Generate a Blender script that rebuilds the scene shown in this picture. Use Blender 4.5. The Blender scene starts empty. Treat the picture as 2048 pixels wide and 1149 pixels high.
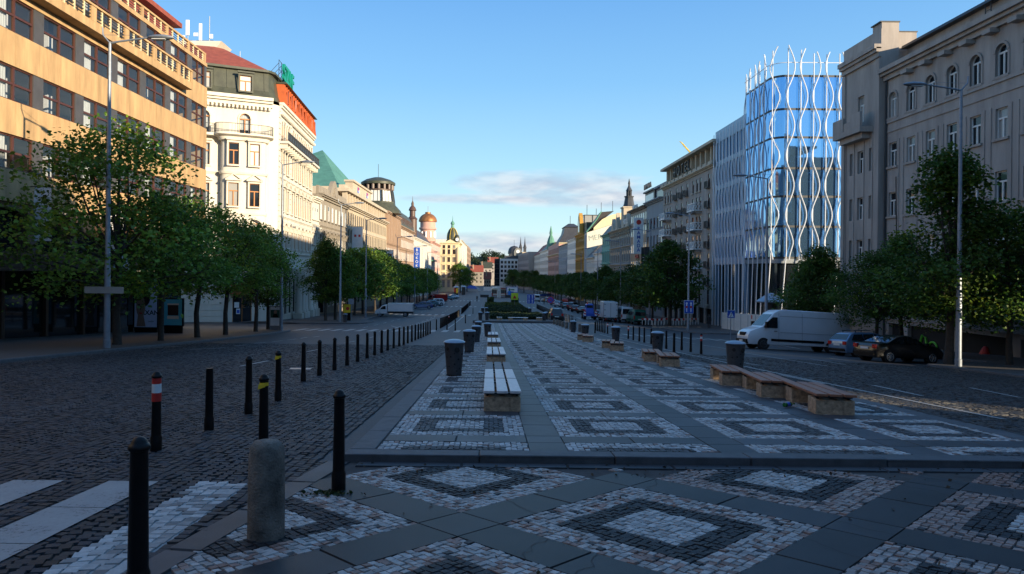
import bpy, math, random
import numpy as np
from mathutils import Vector, Matrix
R = math.radians
rng = random.Random(7)
nr = np.random.RandomState(5)
SC = bpy.context.scene
COL = SC.collection

# ------------------------------------------------------------------ camera geometry
FPX, CX, CY, HOR = 1365.0, 980.0, 574.5, 543.5      # focal length and principal point in photo pixels
YAW, ROLL = 0.0, 0.0105
CAM = Vector((0, 0, 1.75))
_fw = Vector((math.sin(YAW), math.cos(YAW), 0)); _rt = Vector((math.cos(YAW), -math.sin(YAW), 0)); _up = Vector((0, 0, 1))
RT = _rt*math.cos(ROLL) + _up*math.sin(ROLL)
UP = _up*math.cos(ROLL) - _rt*math.sin(ROLL)
FW = _fw

# ------------------------------------------------------------------ terrain
_KY = np.array([-80., -40, 0, 30, 46, 79, 114, 153, 230, 500, 700, 2500])
_KZ = np.array([4.2, 2.35, 0, -1.85, -2.78, -4.25, -5.35, -6.15, -7.25, -10.6, -12, -14])
_m = np.gradient(_KZ, _KY)
_YY = np.arange(-80, 2500, 1.0)
def _herm(y):
    i = np.clip(np.searchsorted(_KY, y, side='right')-1, 0, len(_KY)-2)
    h = _KY[i+1]-_KY[i]; t = (y-_KY[i])/h
    return ((2*t**3-3*t*t+1)*_KZ[i] + (t**3-2*t*t+t)*h*_m[i] + (-2*t**3+3*t*t)*_KZ[i+1] + (t**3-t*t)*h*_m[i+1])
_ZZ = _herm(_YY)
def GA(x, y):                                   # ground height, arrays
    x = np.asarray(x, float); y = np.asarray(y, float)
    return np.interp(y, _YY, _ZZ) - 0.045*np.clip(x-8.0, 0, 14)*np.clip((y-4)/10, 0, 1)
def G(x, y): return float(GA(x, y))
def gp(u, v, off=0.0):                          # where the sight line through a photo point meets the ground
    d = FW + RT*((u-CX)/FPX) + UP*(-(v-HOR)/FPX)
    lo, hi = 1.0, 900.0
    for _ in range(60):
        t = (lo+hi)/2; p = CAM + d*t
        if p.z - G(p.x, p.y) - off > 0: lo = t
        else: hi = t
    p = CAM + d*lo
    return p.x, p.y
def ru(u, v, y):                                # X and Z of a photo point for a known distance Y
    d = FW + RT*((u-CX)/FPX) + UP*(-(v-HOR)/FPX)
    t = y/d.y; p = CAM + d*t
    return p.x, p.z
def atx(u, x):                                  # Y along the line X=x under photo column u
    d = FW + RT*((u-CX)/FPX)
    return x/d.x*d.y

# ------------------------------------------------------------------ objects
def tag(o, label=None, cat=None, group=None, kind=None):
    if label: o['label'] = label
    if cat: o['category'] = cat
    if group: o['group'] = group
    if kind: o['kind'] = kind
    return o
def thing(name, label, cat, loc=(0, 0, 0), rz=0.0, group=None):
    o = bpy.data.objects.new(name, None); COL.objects.link(o)
    o.location = loc; o.rotation_euler = (0, 0, rz); o.empty_display_size = .2
    return tag(o, label, cat, group)
def put(name, me, parent=None, loc=(0, 0, 0), rz=0.0, rot=None):
    o = bpy.data.objects.new(name, me); COL.objects.link(o)
    if parent: o.parent = parent
    o.location = loc; o.rotation_euler = rot if rot else (0, 0, rz)
    return o
def kids(o, _c={}):
    return list(o.children)
def dup(o, loc=None, rz=None, label=None, group=None, parent=None, scale=None):
    c = o.copy(); COL.objects.link(c)
    if parent: c.parent = parent
    if loc is not None: c.location = loc
    if rz is not None: c.rotation_euler = (0, 0, rz)
    if scale is not None: c.scale = (scale,)*3 if isinstance(scale, (int, float)) else scale
    if label: c['label'] = label
    if group: c['group'] = group
    for ch in list(o.children): dup(ch, parent=c)
    return c

class MB:
    """collects faces; build() links ONE mesh object"""
    def __init__(s, off=(0, 0, 0)):
        s.v = []; s.f = []; s.m = []; s.mats = []; s.cur = 0; s.off = Vector(off); s.sm = []; s.smooth = False
    def mat(s, m):
        if m not in s.mats: s.mats.append(m)
        s.cur = s.mats.index(m); return s
    def face(s, idx):
        s.f.append(idx); s.m.append(s.cur); s.sm.append(s.smooth)
    def poly(s, pts):
        n = len(s.v); s.v += [tuple(p) for p in pts]; s.face(list(range(n, n+len(pts))))
    def hexa(s, P):                                # 8 corners: bottom ring then top ring
        n = len(s.v); s.v += [tuple(p) for p in P]
        for q in ((3, 2, 1, 0), (4, 5, 6, 7), (0, 1, 5, 4), (1, 2, 6, 5), (2, 3, 7, 6), (3, 0, 4, 7)):
            s.face([n+i for i in q])
    def box(s, x0, x1, y0, y1, z0, z1):
        s.hexa([(x0, y0, z0), (x1, y0, z0), (x1, y1, z0), (x0, y1, z0), (x0, y0, z1), (x1, y0, z1), (x1, y1, z1), (x0, y1, z1)])
    def lathe(s, prof, c=(0, 0, 0), n=16, cap=True, sm=True):
        k = len(s.v); old = s.smooth; s.smooth = sm
        for r, z in prof:
            for i in range(n):
                a = 2*math.pi*(i+.5)/n
                s.v.append((c[0]+r*math.cos(a), c[1]+r*math.sin(a), c[2]+z))
        for j in range(len(prof)-1):
            for i in range(n):
                a = k+j*n+i; b = k+j*n+(i+1) % n
                s.face([a, b, b+n, a+n])
        s.smooth = False
        if cap:
            s.face([k+i for i in range(n)][::-1]); s.face([k+(len(prof)-1)*n+i for i in range(n)])
        s.smooth = old
    def tube(s, pts, r, n=8, sm=True, cap=True):
        pts = [Vector(p) for p in pts]; rs = r if isinstance(r, (list, tuple)) else [r]*len(pts)
        k = len(s.v); old = s.smooth; s.smooth = sm; ref = None
        for i, p in enumerate(pts):
            d = (pts[min(i+1, len(pts)-1)]-pts[max(i-1, 0)]).normalized()
            if ref is None:
                ref = Vector((0, 0, 1)) if abs(d.z) < .9 else Vector((1, 0, 0))
            a = d.cross(ref)
            if a.length < 1e-4: a = d.cross(Vector((0, 1, 0)))
            a.normalize(); b = a.cross(d).normalized(); ref = b
            for j in range(n):
                t = 2*math.pi*j/n
                q = p + a*(rs[i]*math.cos(t)) + b*(rs[i]*math.sin(t)); s.v.append(tuple(q))
        for i in range(len(pts)-1):
            for j in range(n):
                a = k+i*n+j; b = k+i*n+(j+1) % n
                s.face([a, b, b+n, a+n])
        s.smooth = False
        if cap:
            s.face([k+j for j in range(n)][::-1]); s.face([k+(len(pts)-1)*n+j for j in range(n)])
        s.smooth = old
    def loft(s, rings, close=True, cap=True, sm=True):
        k = len(s.v); n = len(rings[0]); old = s.smooth; s.smooth = sm
        for r in rings: s.v += [tuple(p) for p in r]
        for i in range(len(rings)-1):
            for j in range(n if close else n-1):
                a = k+i*n+j; b = k+i*n+(j+1) % n
                s.face([a, b, b+n, a+n])
        s.smooth = old
        if cap:
            s.face([k+j for j in range(n)][::-1]); s.face([k+(len(rings)-1)*n+j for j in range(n)])
    def prism(s, poly, ax, a0, a1):                # polygon in the plane across axis ax ('x','y','z'), extruded a0..a1
        def P(p, a):
            return (a, p[0], p[1]) if ax == 'x' else ((p[0], a, p[1]) if ax == 'y' else (p[0], p[1], a))
        n = len(poly); k = len(s.v)
        s.v += [P(p, a0) for p in poly] + [P(p, a1) for p in poly]
        s.face([k+i for i in range(n)][::-1]); s.face([k+n+i for i in range(n)])
        for i in range(n):
            j = (i+1) % n
            s.face([k+i, k+j, k+n+j, k+n+i])
    def mesh(s, name='mesh'):
        me = bpy.data.meshes.new(name)
        o = s.off
        vv = s.v if o.length == 0 else [(a-o.x, b-o.y, c-o.z) for a, b, c in s.v]
        me.from_pydata(vv, [], s.f)
        for m in s.mats: me.materials.append(m)
        if len(s.mats) > 1: me.polygons.foreach_set('material_index', s.m)
        if any(s.sm):
            me.polygons.foreach_set('use_smooth', s.sm)
            me.set_sharp_from_angle(angle=R(40))
        me.update()
        return me
    def build(s, name, parent=None, m=None, bevel=0):
        if m is not None and not s.mats: s.mats = [m]
        o = put(name, s.mesh(name), parent)
        if bevel:
            b = o.modifiers.new('Bevel', 'BEVEL'); b.width = bevel; b.segments = 2; b.limit_method = 'ANGLE'; b.angle_limit = R(50)
        return o

# ------------------------------------------------------------------ materials
def newmat(name):
    m = bpy.data.materials.new(name); m.use_nodes = True
    nt = m.node_tree; b = nt.nodes['Principled BSDF']
    return m, nt, b
def L(nt, a, b): nt.links.new(a, b)
def mat(name, col, rough=.7, metal=0.0, var=.18, scale=2.0, bump=0.0, bscale=60.0, spec=.5, streak=False, coat=0.0, attr=None, dirt=0.0):
    m, nt, b = newmat(name)
    b.inputs['Roughness'].default_value = rough; b.inputs['Metallic'].default_value = metal
    b.inputs['Specular IOR Level'].default_value = spec; b.inputs['Coat Weight'].default_value = coat
    tc = nt.nodes.new('ShaderNodeTexCoord')
    src = None
    if attr:
        a = nt.nodes.new('ShaderNodeVertexColor'); a.layer_name = attr; src = a.outputs['Color']
    if var or src:
        n = nt.nodes.new('ShaderNodeTexNoise'); n.inputs['Scale'].default_value = scale; n.inputs['Detail'].default_value = 6; n.inputs['Roughness'].default_value = .65
        if streak:
            mp = nt.nodes.new('ShaderNodeMapping'); mp.inputs['Scale'].default_value = (1, 1, .18); L(nt, tc.outputs['Object'], mp.inputs['Vector']); L(nt, mp.outputs['Vector'], n.inputs['Vector'])
        else: L(nt, tc.outputs['Object'], n.inputs['Vector'])
        mr = nt.nodes.new('ShaderNodeMapRange'); mr.inputs['From Min'].default_value = .3; mr.inputs['From Max'].default_value = .7
        mr.inputs['To Min'].default_value = 1-var; mr.inputs['To Max'].default_value = 1+var*.7
        L(nt, n.outputs['Fac'], mr.inputs['Value'])
        mx = nt.nodes.new('ShaderNodeVectorMath'); mx.operation = 'SCALE'
        if src: L(nt, src, mx.inputs[0])
        else: mx.inputs[0].default_value = col[:3]
        L(nt, mr.outputs['Result'], mx.inputs['Scale'])
        L(nt, mx.outputs['Vector'], b.inputs['Base Color'])
    else: b.inputs['Base Color'].default_value = (*col[:3], 1)
    if bump:
        n2 = nt.nodes.new('ShaderNodeTexNoise'); n2.inputs['Scale'].default_value = bscale; n2.inputs['Detail'].default_value = 4
        L(nt, tc.outputs['Object'], n2.inputs['Vector'])
        bp = nt.nodes.new('ShaderNodeBump'); bp.inputs['Strength'].default_value = bump; bp.inputs['Distance'].default_value = .02
        L(nt, n2.outputs['Fac'], bp.inputs['Height']); L(nt, bp.outputs['Normal'], b.inputs['Normal'])
    return m
def glassmat(name, tint=(.9, .95, 1), refl=.12, rough=.02):
    """window glass: mirror reflection growing with the viewing angle over a see-through pane"""
    m = bpy.data.materials.new(name); m.use_nodes = True; nt = m.node_tree
    for n in list(nt.nodes): nt.nodes.remove(n)
    out = nt.nodes.new('ShaderNodeOutputMaterial'); mix = nt.nodes.new('ShaderNodeMixShader')
    gl = nt.nodes.new('ShaderNodeBsdfGlossy'); gl.inputs['Roughness'].default_value = rough
    tr = nt.nodes.new('ShaderNodeBsdfTransparent'); tr.inputs['Color'].default_value = (*tint, 1)
    fr = nt.nodes.new('ShaderNodeFresnel'); fr.inputs['IOR'].default_value = 1.5
    ad = nt.nodes.new('ShaderNodeMath'); ad.operation = 'ADD'; ad.use_clamp = True; ad.inputs[1].default_value = refl
    L(nt, fr.outputs['Fac'], ad.inputs[0]); L(nt, ad.outputs[0], mix.inputs['Fac'])
    L(nt, tr.outputs[0], mix.inputs[1]); L(nt, gl.outputs[0], mix.inputs[2]); L(nt, mix.outputs[0], out.inputs['Surface'])
    return m
def panemat(name, dark=(.012, .015, .02), light=(.3, .29, .27), share=.35, refl=.5):
    """glass that hides the room: some panes have pale blinds behind them"""
    m, nt, b = newmat(name)
    b.inputs['Roughness'].default_value = .04; b.inputs['Specular IOR Level'].default_value = refl
    oi = nt.nodes.new('ShaderNodeObjectInfo'); cr = nt.nodes.new('ShaderNodeValToRGB')
    cr.color_ramp.interpolation = 'CONSTANT'
    e = cr.color_ramp.elements; e[0].position = 0; e[0].color = (*dark, 1); e[1].position = 1-share; e[1].color = (*light, 1)
    x = e.new(1-share*.5); x.color = (*[c*.6 for c in light], 1)
    L(nt, oi.outputs['Random'], cr.inputs['Fac']); L(nt, cr.outputs['Color'], b.inputs['Base Color'])
    tc = nt.nodes.new('ShaderNodeTexCoord'); n2 = nt.nodes.new('ShaderNodeTexNoise'); n2.inputs['Scale'].default_value = .7
    L(nt, tc.outputs['Object'], n2.inputs['Vector'])
    bp = nt.nodes.new('ShaderNodeBump'); bp.inputs['Strength'].default_value = .06; bp.inputs['Distance'].default_value = .05
    L(nt, n2.outputs['Fac'], bp.inputs['Height']); L(nt, bp.outputs['Normal'], b.inputs['Normal'])
    return m

M = {}
M['black'] = mat('black_paint', (.004, .004, .005), .38, var=.5, scale=14, bump=.12, spec=.22)
M['iron'] = mat('dark_iron', (.03, .032, .035), .5, var=.3, scale=5, bump=.1)
M['rubber'] = mat('tyre_rubber', (.015, .015, .015), .85, var=.1)
M['alu'] = mat('aluminium', (.5, .5, .52), .35, .9, var=.1)
M['galv'] = mat('galvanised_steel', (.24, .27, .31), .5, .45, var=.2, scale=6)
M['white'] = mat('white_paint', (.75, .75, .74), .45, var=.06)
M['white_f'] = mat('white_frame', (.62, .61, .58), .5, var=.1)
M['wood_f'] = mat('brown_wood_frame', (.07, .022, .014), .5, var=.15)
M['ochre_f'] = mat('ochre_wood_frame', (.42, .16, .035), .5, var=.15)
M['red'] = mat('red_paint', (.5, .025, .02), .5, var=.1)
M['yellow'] = mat('yellow_paint', (.75, .5, .02), .5, var=.1)
M['blue'] = mat('blue_sign', (.02, .08, .42), .4, var=.05)
M['glass_car'] = mat('car_glass', (.012, .016, .02), .04, var=0, spec=.7)
M['pane'] = panemat('window_pane')
M['pane_dark'] = panemat('window_pane_dark', share=.12)
M['pane_bright'] = panemat('window_pane_blinds', light=(.62, .61, .57), share=.75)
M['glass'] = glassmat('clear_glass', refl=.03)
M['room'] = mat('room_walls', (.62, .58, .54), .8, var=.15, scale=.3)
M['dark'] = mat('dark_interior', (.012, .011, .011), .8, var=.3)
M['curtain'] = mat('curtain_cloth', (.5, .48, .44), .8, var=.12, scale=3)
M['concrete'] = mat('bench_stone', (.44, .31, .20), .85, var=.6, scale=11, bump=.9, bscale=55)
M['plank'] = mat('bench_planks', (.60, .56, .55), .42, var=.22, scale=14)  # sky sheen is put into this pale plank colour
M['plank_red'] = mat('bench_planks_brown', (.31, .12, .06), .5, var=.35, scale=10)
M['stone'] = mat('stone_setts', (1, 1, 1), .6, spec=.3, attr='Col', var=.22, scale=18, bump=.25, bscale=90)
M['slab'] = mat('granite_slab', (1, 1, 1), .5, spec=.3, attr='Col', var=.38, scale=1.8, bump=.12, bscale=150)
M['road'] = mat('road_surface', (.034, .036, .041), .62, var=.28, scale=1.3, bump=.5, bscale=26)
M['joint'] = mat('sandy_joints', (.05, .047, .045), .9, var=.4, scale=8)
M['pavement'] = mat('pavement_mosaic', (.085, .074, .068), .7, var=.35, scale=9, bump=.4, bscale=30)
M['kerb'] = mat('granite_kerb', (.075, .078, .085), .65, var=.35, scale=5, bump=.25)
M['earth'] = mat('earth', (.05, .045, .04), .9, var=.3)
M['marking'] = mat('road_marking_paint', (.46, .46, .45), .6, var=.5, scale=5, bump=.2)
M['bark'] = mat('tree_bark', (.05, .04, .032), .9, var=.4, scale=7, bump=.6, bscale=25)
M['cream'] = mat('cream_render', (.62, .57, .48), .8, var=.14, scale=.8, streak=True)
M['cream2'] = mat('pale_yellow_render', (.66, .55, .34), .8, var=.12, scale=.8, streak=True)
M['sand'] = mat('sandstone_panels', (.45, .285, .135), .75, var=.34, scale=1.4, streak=True, bump=.15, bscale=12)
M['greypier'] = mat('dark_grey_panels', (.065, .06, .06), .5, var=.2, scale=2)
M['copper'] = mat('green_copper_roof', (.09, .235, .165), .55, var=.25, scale=.6, streak=True)
M['copper_d'] = mat('dark_copper', (.055, .058, .036), .5, var=.35, scale=1.2)
M['tile'] = mat('red_roof_tiles', (.26, .06, .035), .75, var=.3, scale=1.5)
M['mansard'] = mat('rust_red_mansard', (.46, .095, .022), .6, var=.2, scale=1)
M['slate'] = mat('dark_slate_roof', (.045, .045, .05), .5, var=.3, scale=1)
M['greyr'] = mat('grey_rough_render', (.36, .312, .278), .9, var=.24, scale=1.1, streak=True, bump=.25, bscale=9)
M['grey2'] = mat('cool_grey_render', (.26, .28, .3), .8, var=.12, scale=.7, streak=True)
M['beige'] = mat('beige_stone', (.47, .39, .29), .8, var=.15, scale=.8, streak=True)
M['brownstone'] = mat('brown_stone', (.33, .22, .15), .8, var=.2, scale=.8, streak=True)
M['pink'] = mat('pink_render', (.52, .3, .24), .8, var=.14, scale=.7, streak=True)
M['mint'] = mat('mint_green_render', (.2, .42, .34), .8, var=.12, scale=.7, streak=True)
M['ochre'] = mat('ochre_render', (.5, .27, .05), .8, var=.2, scale=.7, streak=True)
M['gold'] = mat('gilded_copper_dome', (.34, .14, .05), .5, .5, var=.4, scale=.8, streak=True)
M['brown_t'] = mat('brown_cladding', (.09, .05, .035), .5, var=.2, scale=.8)
M['baroque'] = mat('grey_brown_render', (.27, .23, .18), .85, var=.16, scale=.8, streak=True)

def worn(name, col, under):
    m, nt, b = newmat(name); b.inputs['Roughness'].default_value = .6
    tc = nt.nodes.new('ShaderNodeTexCoord'); n1 = nt.nodes.new('ShaderNodeTexNoise'); n1.inputs['Scale'].default_value = 26; n1.inputs['Detail'].default_value = 8; n1.inputs['Roughness'].default_value = .75
    n2 = nt.nodes.new('ShaderNodeTexNoise'); n2.inputs['Scale'].default_value = 2.2; n2.inputs['Detail'].default_value = 3
    for n in (n1, n2): L(nt, tc.outputs['Object'], n.inputs['Vector'])
    ad = nt.nodes.new('ShaderNodeMath'); ad.operation = 'MULTIPLY_ADD'; ad.inputs[1].default_value = .55; L(nt, n2.outputs['Fac'], ad.inputs[0]); L(nt, n1.outputs['Fac'], ad.inputs[2])
    cr = nt.nodes.new('ShaderNodeValToRGB'); e = cr.color_ramp.elements; e[0].position = .0; e[0].color = (*col, 1); e[1].position = .86; e[1].color = (*[c*.62 for c in col], 1)
    x = e.new(.93); x.color = (*under, 1); L(nt, ad.outputs[0], cr.inputs['Fac']); L(nt, cr.outputs['Color'], b.inputs['Base Color'])
    return m
M['marking'] = worn('road_marking_paint', (.44, .44, .43), (.05, .05, .055))
# ================================================================== setting
def sheet(name, xs, ys, off, m, kind='structure'):
    xs = np.asarray(xs, float); ys = np.asarray(ys, float)
    X, Y = np.meshgrid(xs, ys); Z = GA(X, Y)+off
    V = np.stack([X.ravel(), Y.ravel(), Z.ravel()], 1); nx = len(xs)
    F = [(j*nx+i, j*nx+i+1, (j+1)*nx+i+1, (j+1)*nx+i) for j in range(len(ys)-1) for i in range(nx-1)]
    me = bpy.data.meshes.new(name); me.from_pydata(V.tolist(), [], F); me.materials.append(m)
    me.polygons.foreach_set('use_smooth', [True]*len(F)); me.update()
    return tag(put(name, me), kind=kind)
def ysteps(a, b, s=2.0):
    n = max(1, int(round((b-a)/s))); return np.linspace(a, b, n+1)
sheet('ground', np.concatenate([np.arange(-1600, -100, 150), np.arange(-100, 101, 10), np.arange(250, 1700, 150)]),
      np.concatenate([np.arange(-80, 700, 8), np.arange(700, 2490, 90)]), -.30, M['earth'])
sheet('road', np.concatenate([[-90, -50], np.arange(-30, 8, 2.5), [8, 10, 13, 16, 19, 22, 26, 30, 36, 60, 90]]), ysteps(-60, 640, 2.0), 0, M['road'])

def pave(name, ys, xin, xout, h, m, kerb=True):
    """raised pavement between two lines, with a real kerb step along xout"""
    a = MB().mat(m); k = MB().mat(M['kerb'])
    rows = []
    for y in ys:
        xi, xo = xin(y), xout(y); s = 1 if xo > xi else -1
        xs = [xi+(xo-s*.25-xi)*t/8 for t in range(9)]
        rows.append((y, xs, xo))
    n = len(a.v)
    for y, xs, xo in rows:
        for x in xs: a.v.append((x, y, G(x, y)+h))
    for j in range(len(rows)-1):
        for i in range(8): a.face([n+j*9+i, n+j*9+i+1, n+(j+1)*9+i+1, n+(j+1)*9+i])
    o = tag(a.build(name), kind='structure')
    if kerb:
        n = 0
        for y, xs, xo in rows:
            s = 1 if xo > xs[0] else -1
            for x, z in ((xs[-1]+.004*s, h-.03), (xs[-1]+.004*s, h+.005), (xo-.02*s, h+.005), (xo, h-.02), (xo+.01*s, -.1)):
                k.v.append((x, y, G(x, y)+z))
        for j in range(len(rows)-1):
            for i in range(4): k.face([j*5+i, j*5+i+1, (j+1)*5+i+1, (j+1)*5+i])
        k.face([0, 1, 2, 3, 4]); e = (len(rows)-1)*5; k.face([e, e+1, e+2, e+3, e+4])
        tag(k.build('kerb'), kind='structure')
    return o
def lin(pts):
    ys = [p[0] for p in pts]; xs = [p[1] for p in pts]
    return lambda y: float(np.interp(y, ys, xs))
LK = lin([(-30, -15.6), (50, -15.6), (54, -15.8), (57, -16.6), (59.5, -18.5), (61, -22)])
pave('pavement', np.concatenate([ysteps(-30, 50, 2), [52, 54, 55, 56, 57, 58, 59, 60, 61]]), lambda y: -26.5, LK, .12, M['pavement'])
LK2 = lin([(72, -20), (72.6, -15.5), (73.5, -14.0), (75, -13.4), (79, -13.4), (84, -15.2), (90, -15.8), (330, -15.8), (350, -12), (600, -12)])
pave('pavement', np.concatenate([[72, 72.3, 72.6, 73, 73.5, 74, 75, 76, 77, 78], ysteps(79, 600, 4)]), lambda y: -26.5 if y < 335 else -22, LK2, .12, M['pavement'])
RK = lin([(-30, 21.3), (33.2, 21.3), (34.2, 22.5), (36, 26.3), (55, 26.3), (58, 27.5), (60, 31)])
pave('pavement', np.concatenate([ysteps(-30, 32, 2), [33.2, 33.7, 34.2, 34.8, 35.4, 36], ysteps(37, 55, 2), [56.5, 58, 59, 60]]), lambda y: 33.5, RK, .12, M['pavement'])
RK2 = lin([(71, 26), (72, 23), (74, 21.8), (76, 21.6), (600, 21.6)])
pave('pavement', np.concatenate([[71, 71.5, 72, 73, 74, 75], ysteps(76, 600, 4)]), lambda y: 33.5, RK2, .12, M['pavement'])

# ------------------------------------------------------------------ stones: every sett a small block with its own tone
def stones(name, C, ex, ey, col, h, zoff, m, tilt=.0, bev=.09, kind='structure'):
    n = len(C); C = np.asarray(C); ex = np.asarray(ex); ey = np.asarray(ey)
    S = np.array([[-1, -1], [1, -1], [1, 1], [-1, 1]])
    V = np.zeros((n, 8, 3))
    tx = nr.uniform(-tilt, tilt, n); ty = nr.uniform(-tilt, tilt, n); dh = nr.uniform(-.004, .004, n) if tilt else np.zeros(n)
    for k in range(4):
        a, b = S[k]
        jx = nr.uniform(-.12, .12, (n, 1)) if tilt else 0
        jy = nr.uniform(-.12, .12, (n, 1)) if tilt else 0
        p = C + ex*(a*(1+jx*.5)) + ey*(b*(1+jy*.5)); q = C + ex*(a*(1-bev+jx)) + ey*(b*(1-bev+jy))
        V[:, k, :2] = p; V[:, k, 2] = GA(p[:, 0], p[:, 1])+zoff
        V[:, 4+k, :2] = q; V[:, 4+k, 2] = GA(q[:, 0], q[:, 1])+zoff+h+dh+tx*a+ty*b
    F = np.array([[4, 5, 6, 7], [0, 1, 5, 4], [1, 2, 6, 5], [2, 3, 7, 6], [3, 0, 4, 7]])
    FI = (F[None]+(np.arange(n)*8)[:, None, None]).reshape(-1)
    me = bpy.data.meshes.new(name)
    me.vertices.add(n*8); me.vertices.foreach_set('co', V.reshape(-1))
    nf = n*5; me.loops.add(nf*4); me.loops.foreach_set('vertex_index', FI.astype(np.int32))
    me.polygons.add(nf); me.polygons.foreach_set('loop_start', np.arange(0, nf*4, 4, dtype=np.int32))
    me.polygons.foreach_set('loop_total', np.full(nf, 4, dtype=np.int32))
    ca = me.color_attributes.new('Col', 'FLOAT_COLOR', 'POINT')
    cc = np.ones((n, 8, 4)); cc[:, :, :3] = np.asarray(col)[:, None, :]
    ca.data.foreach_set('color', cc.reshape(-1))
    me.polygons.foreach_set('use_smooth', np.zeros(nf, dtype=bool)); me.materials.append(m); me.update(calc_edges=True)
    return tag(put(name, me), kind=kind)

# --- cobbled carriageway: segmental arcs of setts
def arcs(x0, x1, y0, y1, keep, W=1.55, s=.104, amp=.36):
    nx = int((x1-x0)/s); C = []; 
    I, J = np.meshgrid(np.arange(nx), np.arange(-8, int((y1-y0)/s)))
    I = I.ravel(); J = J.ravel()
    x = x0+(I+.5)*s; u = ((x-x0) % W)/W*2-1
    y = y0+(J+.5)*s+amp*(1-u*u)
    sl = -2*u*amp*2/W
    jit = nr.uniform(-.012, .012, (len(x), 2))
    C = np.stack([x, y], 1)+jit
    k = keep(C[:, 0], C[:, 1])
    C = C[k]; sl = np.arctan(sl[k])*.55
    a = s*.5*nr.uniform(.85, .96, len(C)); b = s*.5*nr.uniform(.85, .96, len(C))
    ex = np.stack([np.cos(sl)*a, np.sin(sl)*a], 1); ey = np.stack([-np.sin(sl)*b, np.cos(sl)*b], 1)
    return C, ex, ey
PLX0, PLX1, PLY0, PLY1 = -1.66, 7.55, 7.9, 78.0
def kerbx(y): return -1.53-(7.88-y)*.155-.13
# painted crossing that lies directly on the setts (its stones are white)
def in_cross(x, y): return (np.abs(x+2.62) < .25) & (y < 6.86)
def keepL(x, y): return ((x < PLX0-.32) & (y >= 7.88) & (x > -15.5)) | ((y < 7.88) & (x < kerbx(y)-.17) & (x > -15.5))
C, ex, ey = arcs(-15.6, -1.6, 2.2, 36, keepL)
t = nr.uniform(.7, 1.35, (len(C), 1)); hue = nr.uniform(-1, 1, (len(C), 1))
X_, Y_ = C[:, 0], C[:, 1]
t *= (1+.22*np.sin(X_*.9+1.3*np.sin(Y_*.31))*np.sin(Y_*.43+.8*np.sin(X_*.7))+.16*(np.abs(((X_+8.6) % 1.9)-.95) < .28)*(X_ < -5))[:, None]   # repairs and polished wheel tracks
col = np.array([[.038, .039, .043]])*t + np.array([[.008, .001, -.006]])*hue
w = in_cross(C[:, 0], C[:, 1]); ex[w] *= 1.04; ey[w] *= 1.04; col[w] = np.array([.42, .42, .41])*nr.uniform(.35, 1.15, (w.sum(), 1))
stones('cobblestones', C[~w], ex[~w], ey[~w], col[~w], .018, .004, M['stone'], tilt=.0035)
stones('painted_setts', C[w], ex[w], ey[w], col[w], .016, .008, M['stone'], tilt=.0015, bev=.05)
keepR = lambda x, y: (x > PLX1+.32) & (x < 21.2)
C, ex, ey = arcs(7.6, 21.4, 10.5, 32, keepR)
t = nr.uniform(.75, 1.3, (len(C), 1)); hue = nr.uniform(-1, 1, (len(C), 1))
col = np.array([[.046, .044, .044]])*t + np.array([[.008, .001, -.006]])*hue
stones('cobblestones', C, ex, ey, col, .018, .004, M['stone'], tilt=.004)

# --- patterned pavement: light / dark / light squares of mosaic between granite slabs
WHITE, DARKC = np.array([.42, .41, .395]), np.array([.028, .03, .034])
def mosaic(cells, N, zoff, clip, name, pinkish, slabcol, slabs, h=.014):
    C = []; EX = []; EY = []; CO = []
    for (c, a, b, tint) in cells:
        a = np.array(a); b = np.array(b); c = np.array(c)
        i = (np.arange(N)+.5)/N*2-1
        I, J = np.meshgrid(i, i); I = I.ravel(); J = J.ravel()
        mx = np.maximum(np.abs(I), np.abs(J))
        J2 = J + nr.uniform(-.2, .2, N*N)/N; I2 = I + (nr.uniform(-.25, .25, N*N))/N
        P = c[None]+I2[:, None]*.398*a+J2[:, None]*.398*b
        k = clip(P[:, 0], P[:, 1])
        out = mx > .673; dk = (mx <= .673) & (mx > .372)
        base = np.where(dk[:, None], DARKC, WHITE)
        base = np.where(out[:, None], WHITE*(1-tint)+np.array([.24, .15, .12])*tint, base)
        co = base*nr.uniform(.6, 1.15, (N*N, 1))
        sw = (nr.rand(N*N) < .07*pinkish) & out
        co[sw] = DARKC*1.3
        pk = (nr.rand(N*N) < .22*pinkish) & out
        co[pk] = np.array([.26, .17, .14])*nr.uniform(.7, 1.2, (pk.sum(), 1))
        s = nr.uniform(.86, .97, (2, N*N, 1))
        C.append(P[k]); EX.append((a[None]*.398/N*s[0])[k]); EY.append((b[None]*.398/N*s[1])[k]); CO.append(co[k])
    stones(name, np.concatenate(C), np.concatenate(EX), np.concatenate(EY), np.concatenate(CO), h, zoff, M['stone'], tilt=.0022)
    C, EX, EY = [np.array(v) for v in zip(*slabs)]
    k = clip(C[:, 0], C[:, 1]); C, EX, EY = C[k].copy(), EX[k].copy(), EY[k].copy()
    for i in range(len(C)):                     # slabs cut to fit behind the front kerb
        hy = abs(EX[i, 1])+abs(EY[i, 1]); lo = PLY0+.305
        if clip is clip_up and C[i, 1]-hy < lo:
            top_ = C[i, 1]+hy; f = (top_-lo)/(2*hy); C[i, 1] = (top_+lo)/2; EX[i, 1] *= f; EY[i, 1] *= f
    co = np.array(slabcol)[None]*nr.uniform(.72, 1.22, (len(C), 1))
    stones('granite_slabs', C, EX, EY, co, h+.001, zoff, M['slab'], bev=.012)

def clip_up(x, y): return (y > PLY0+.34) & (x < PLX1-.27) & (y < 77.6)
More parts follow.
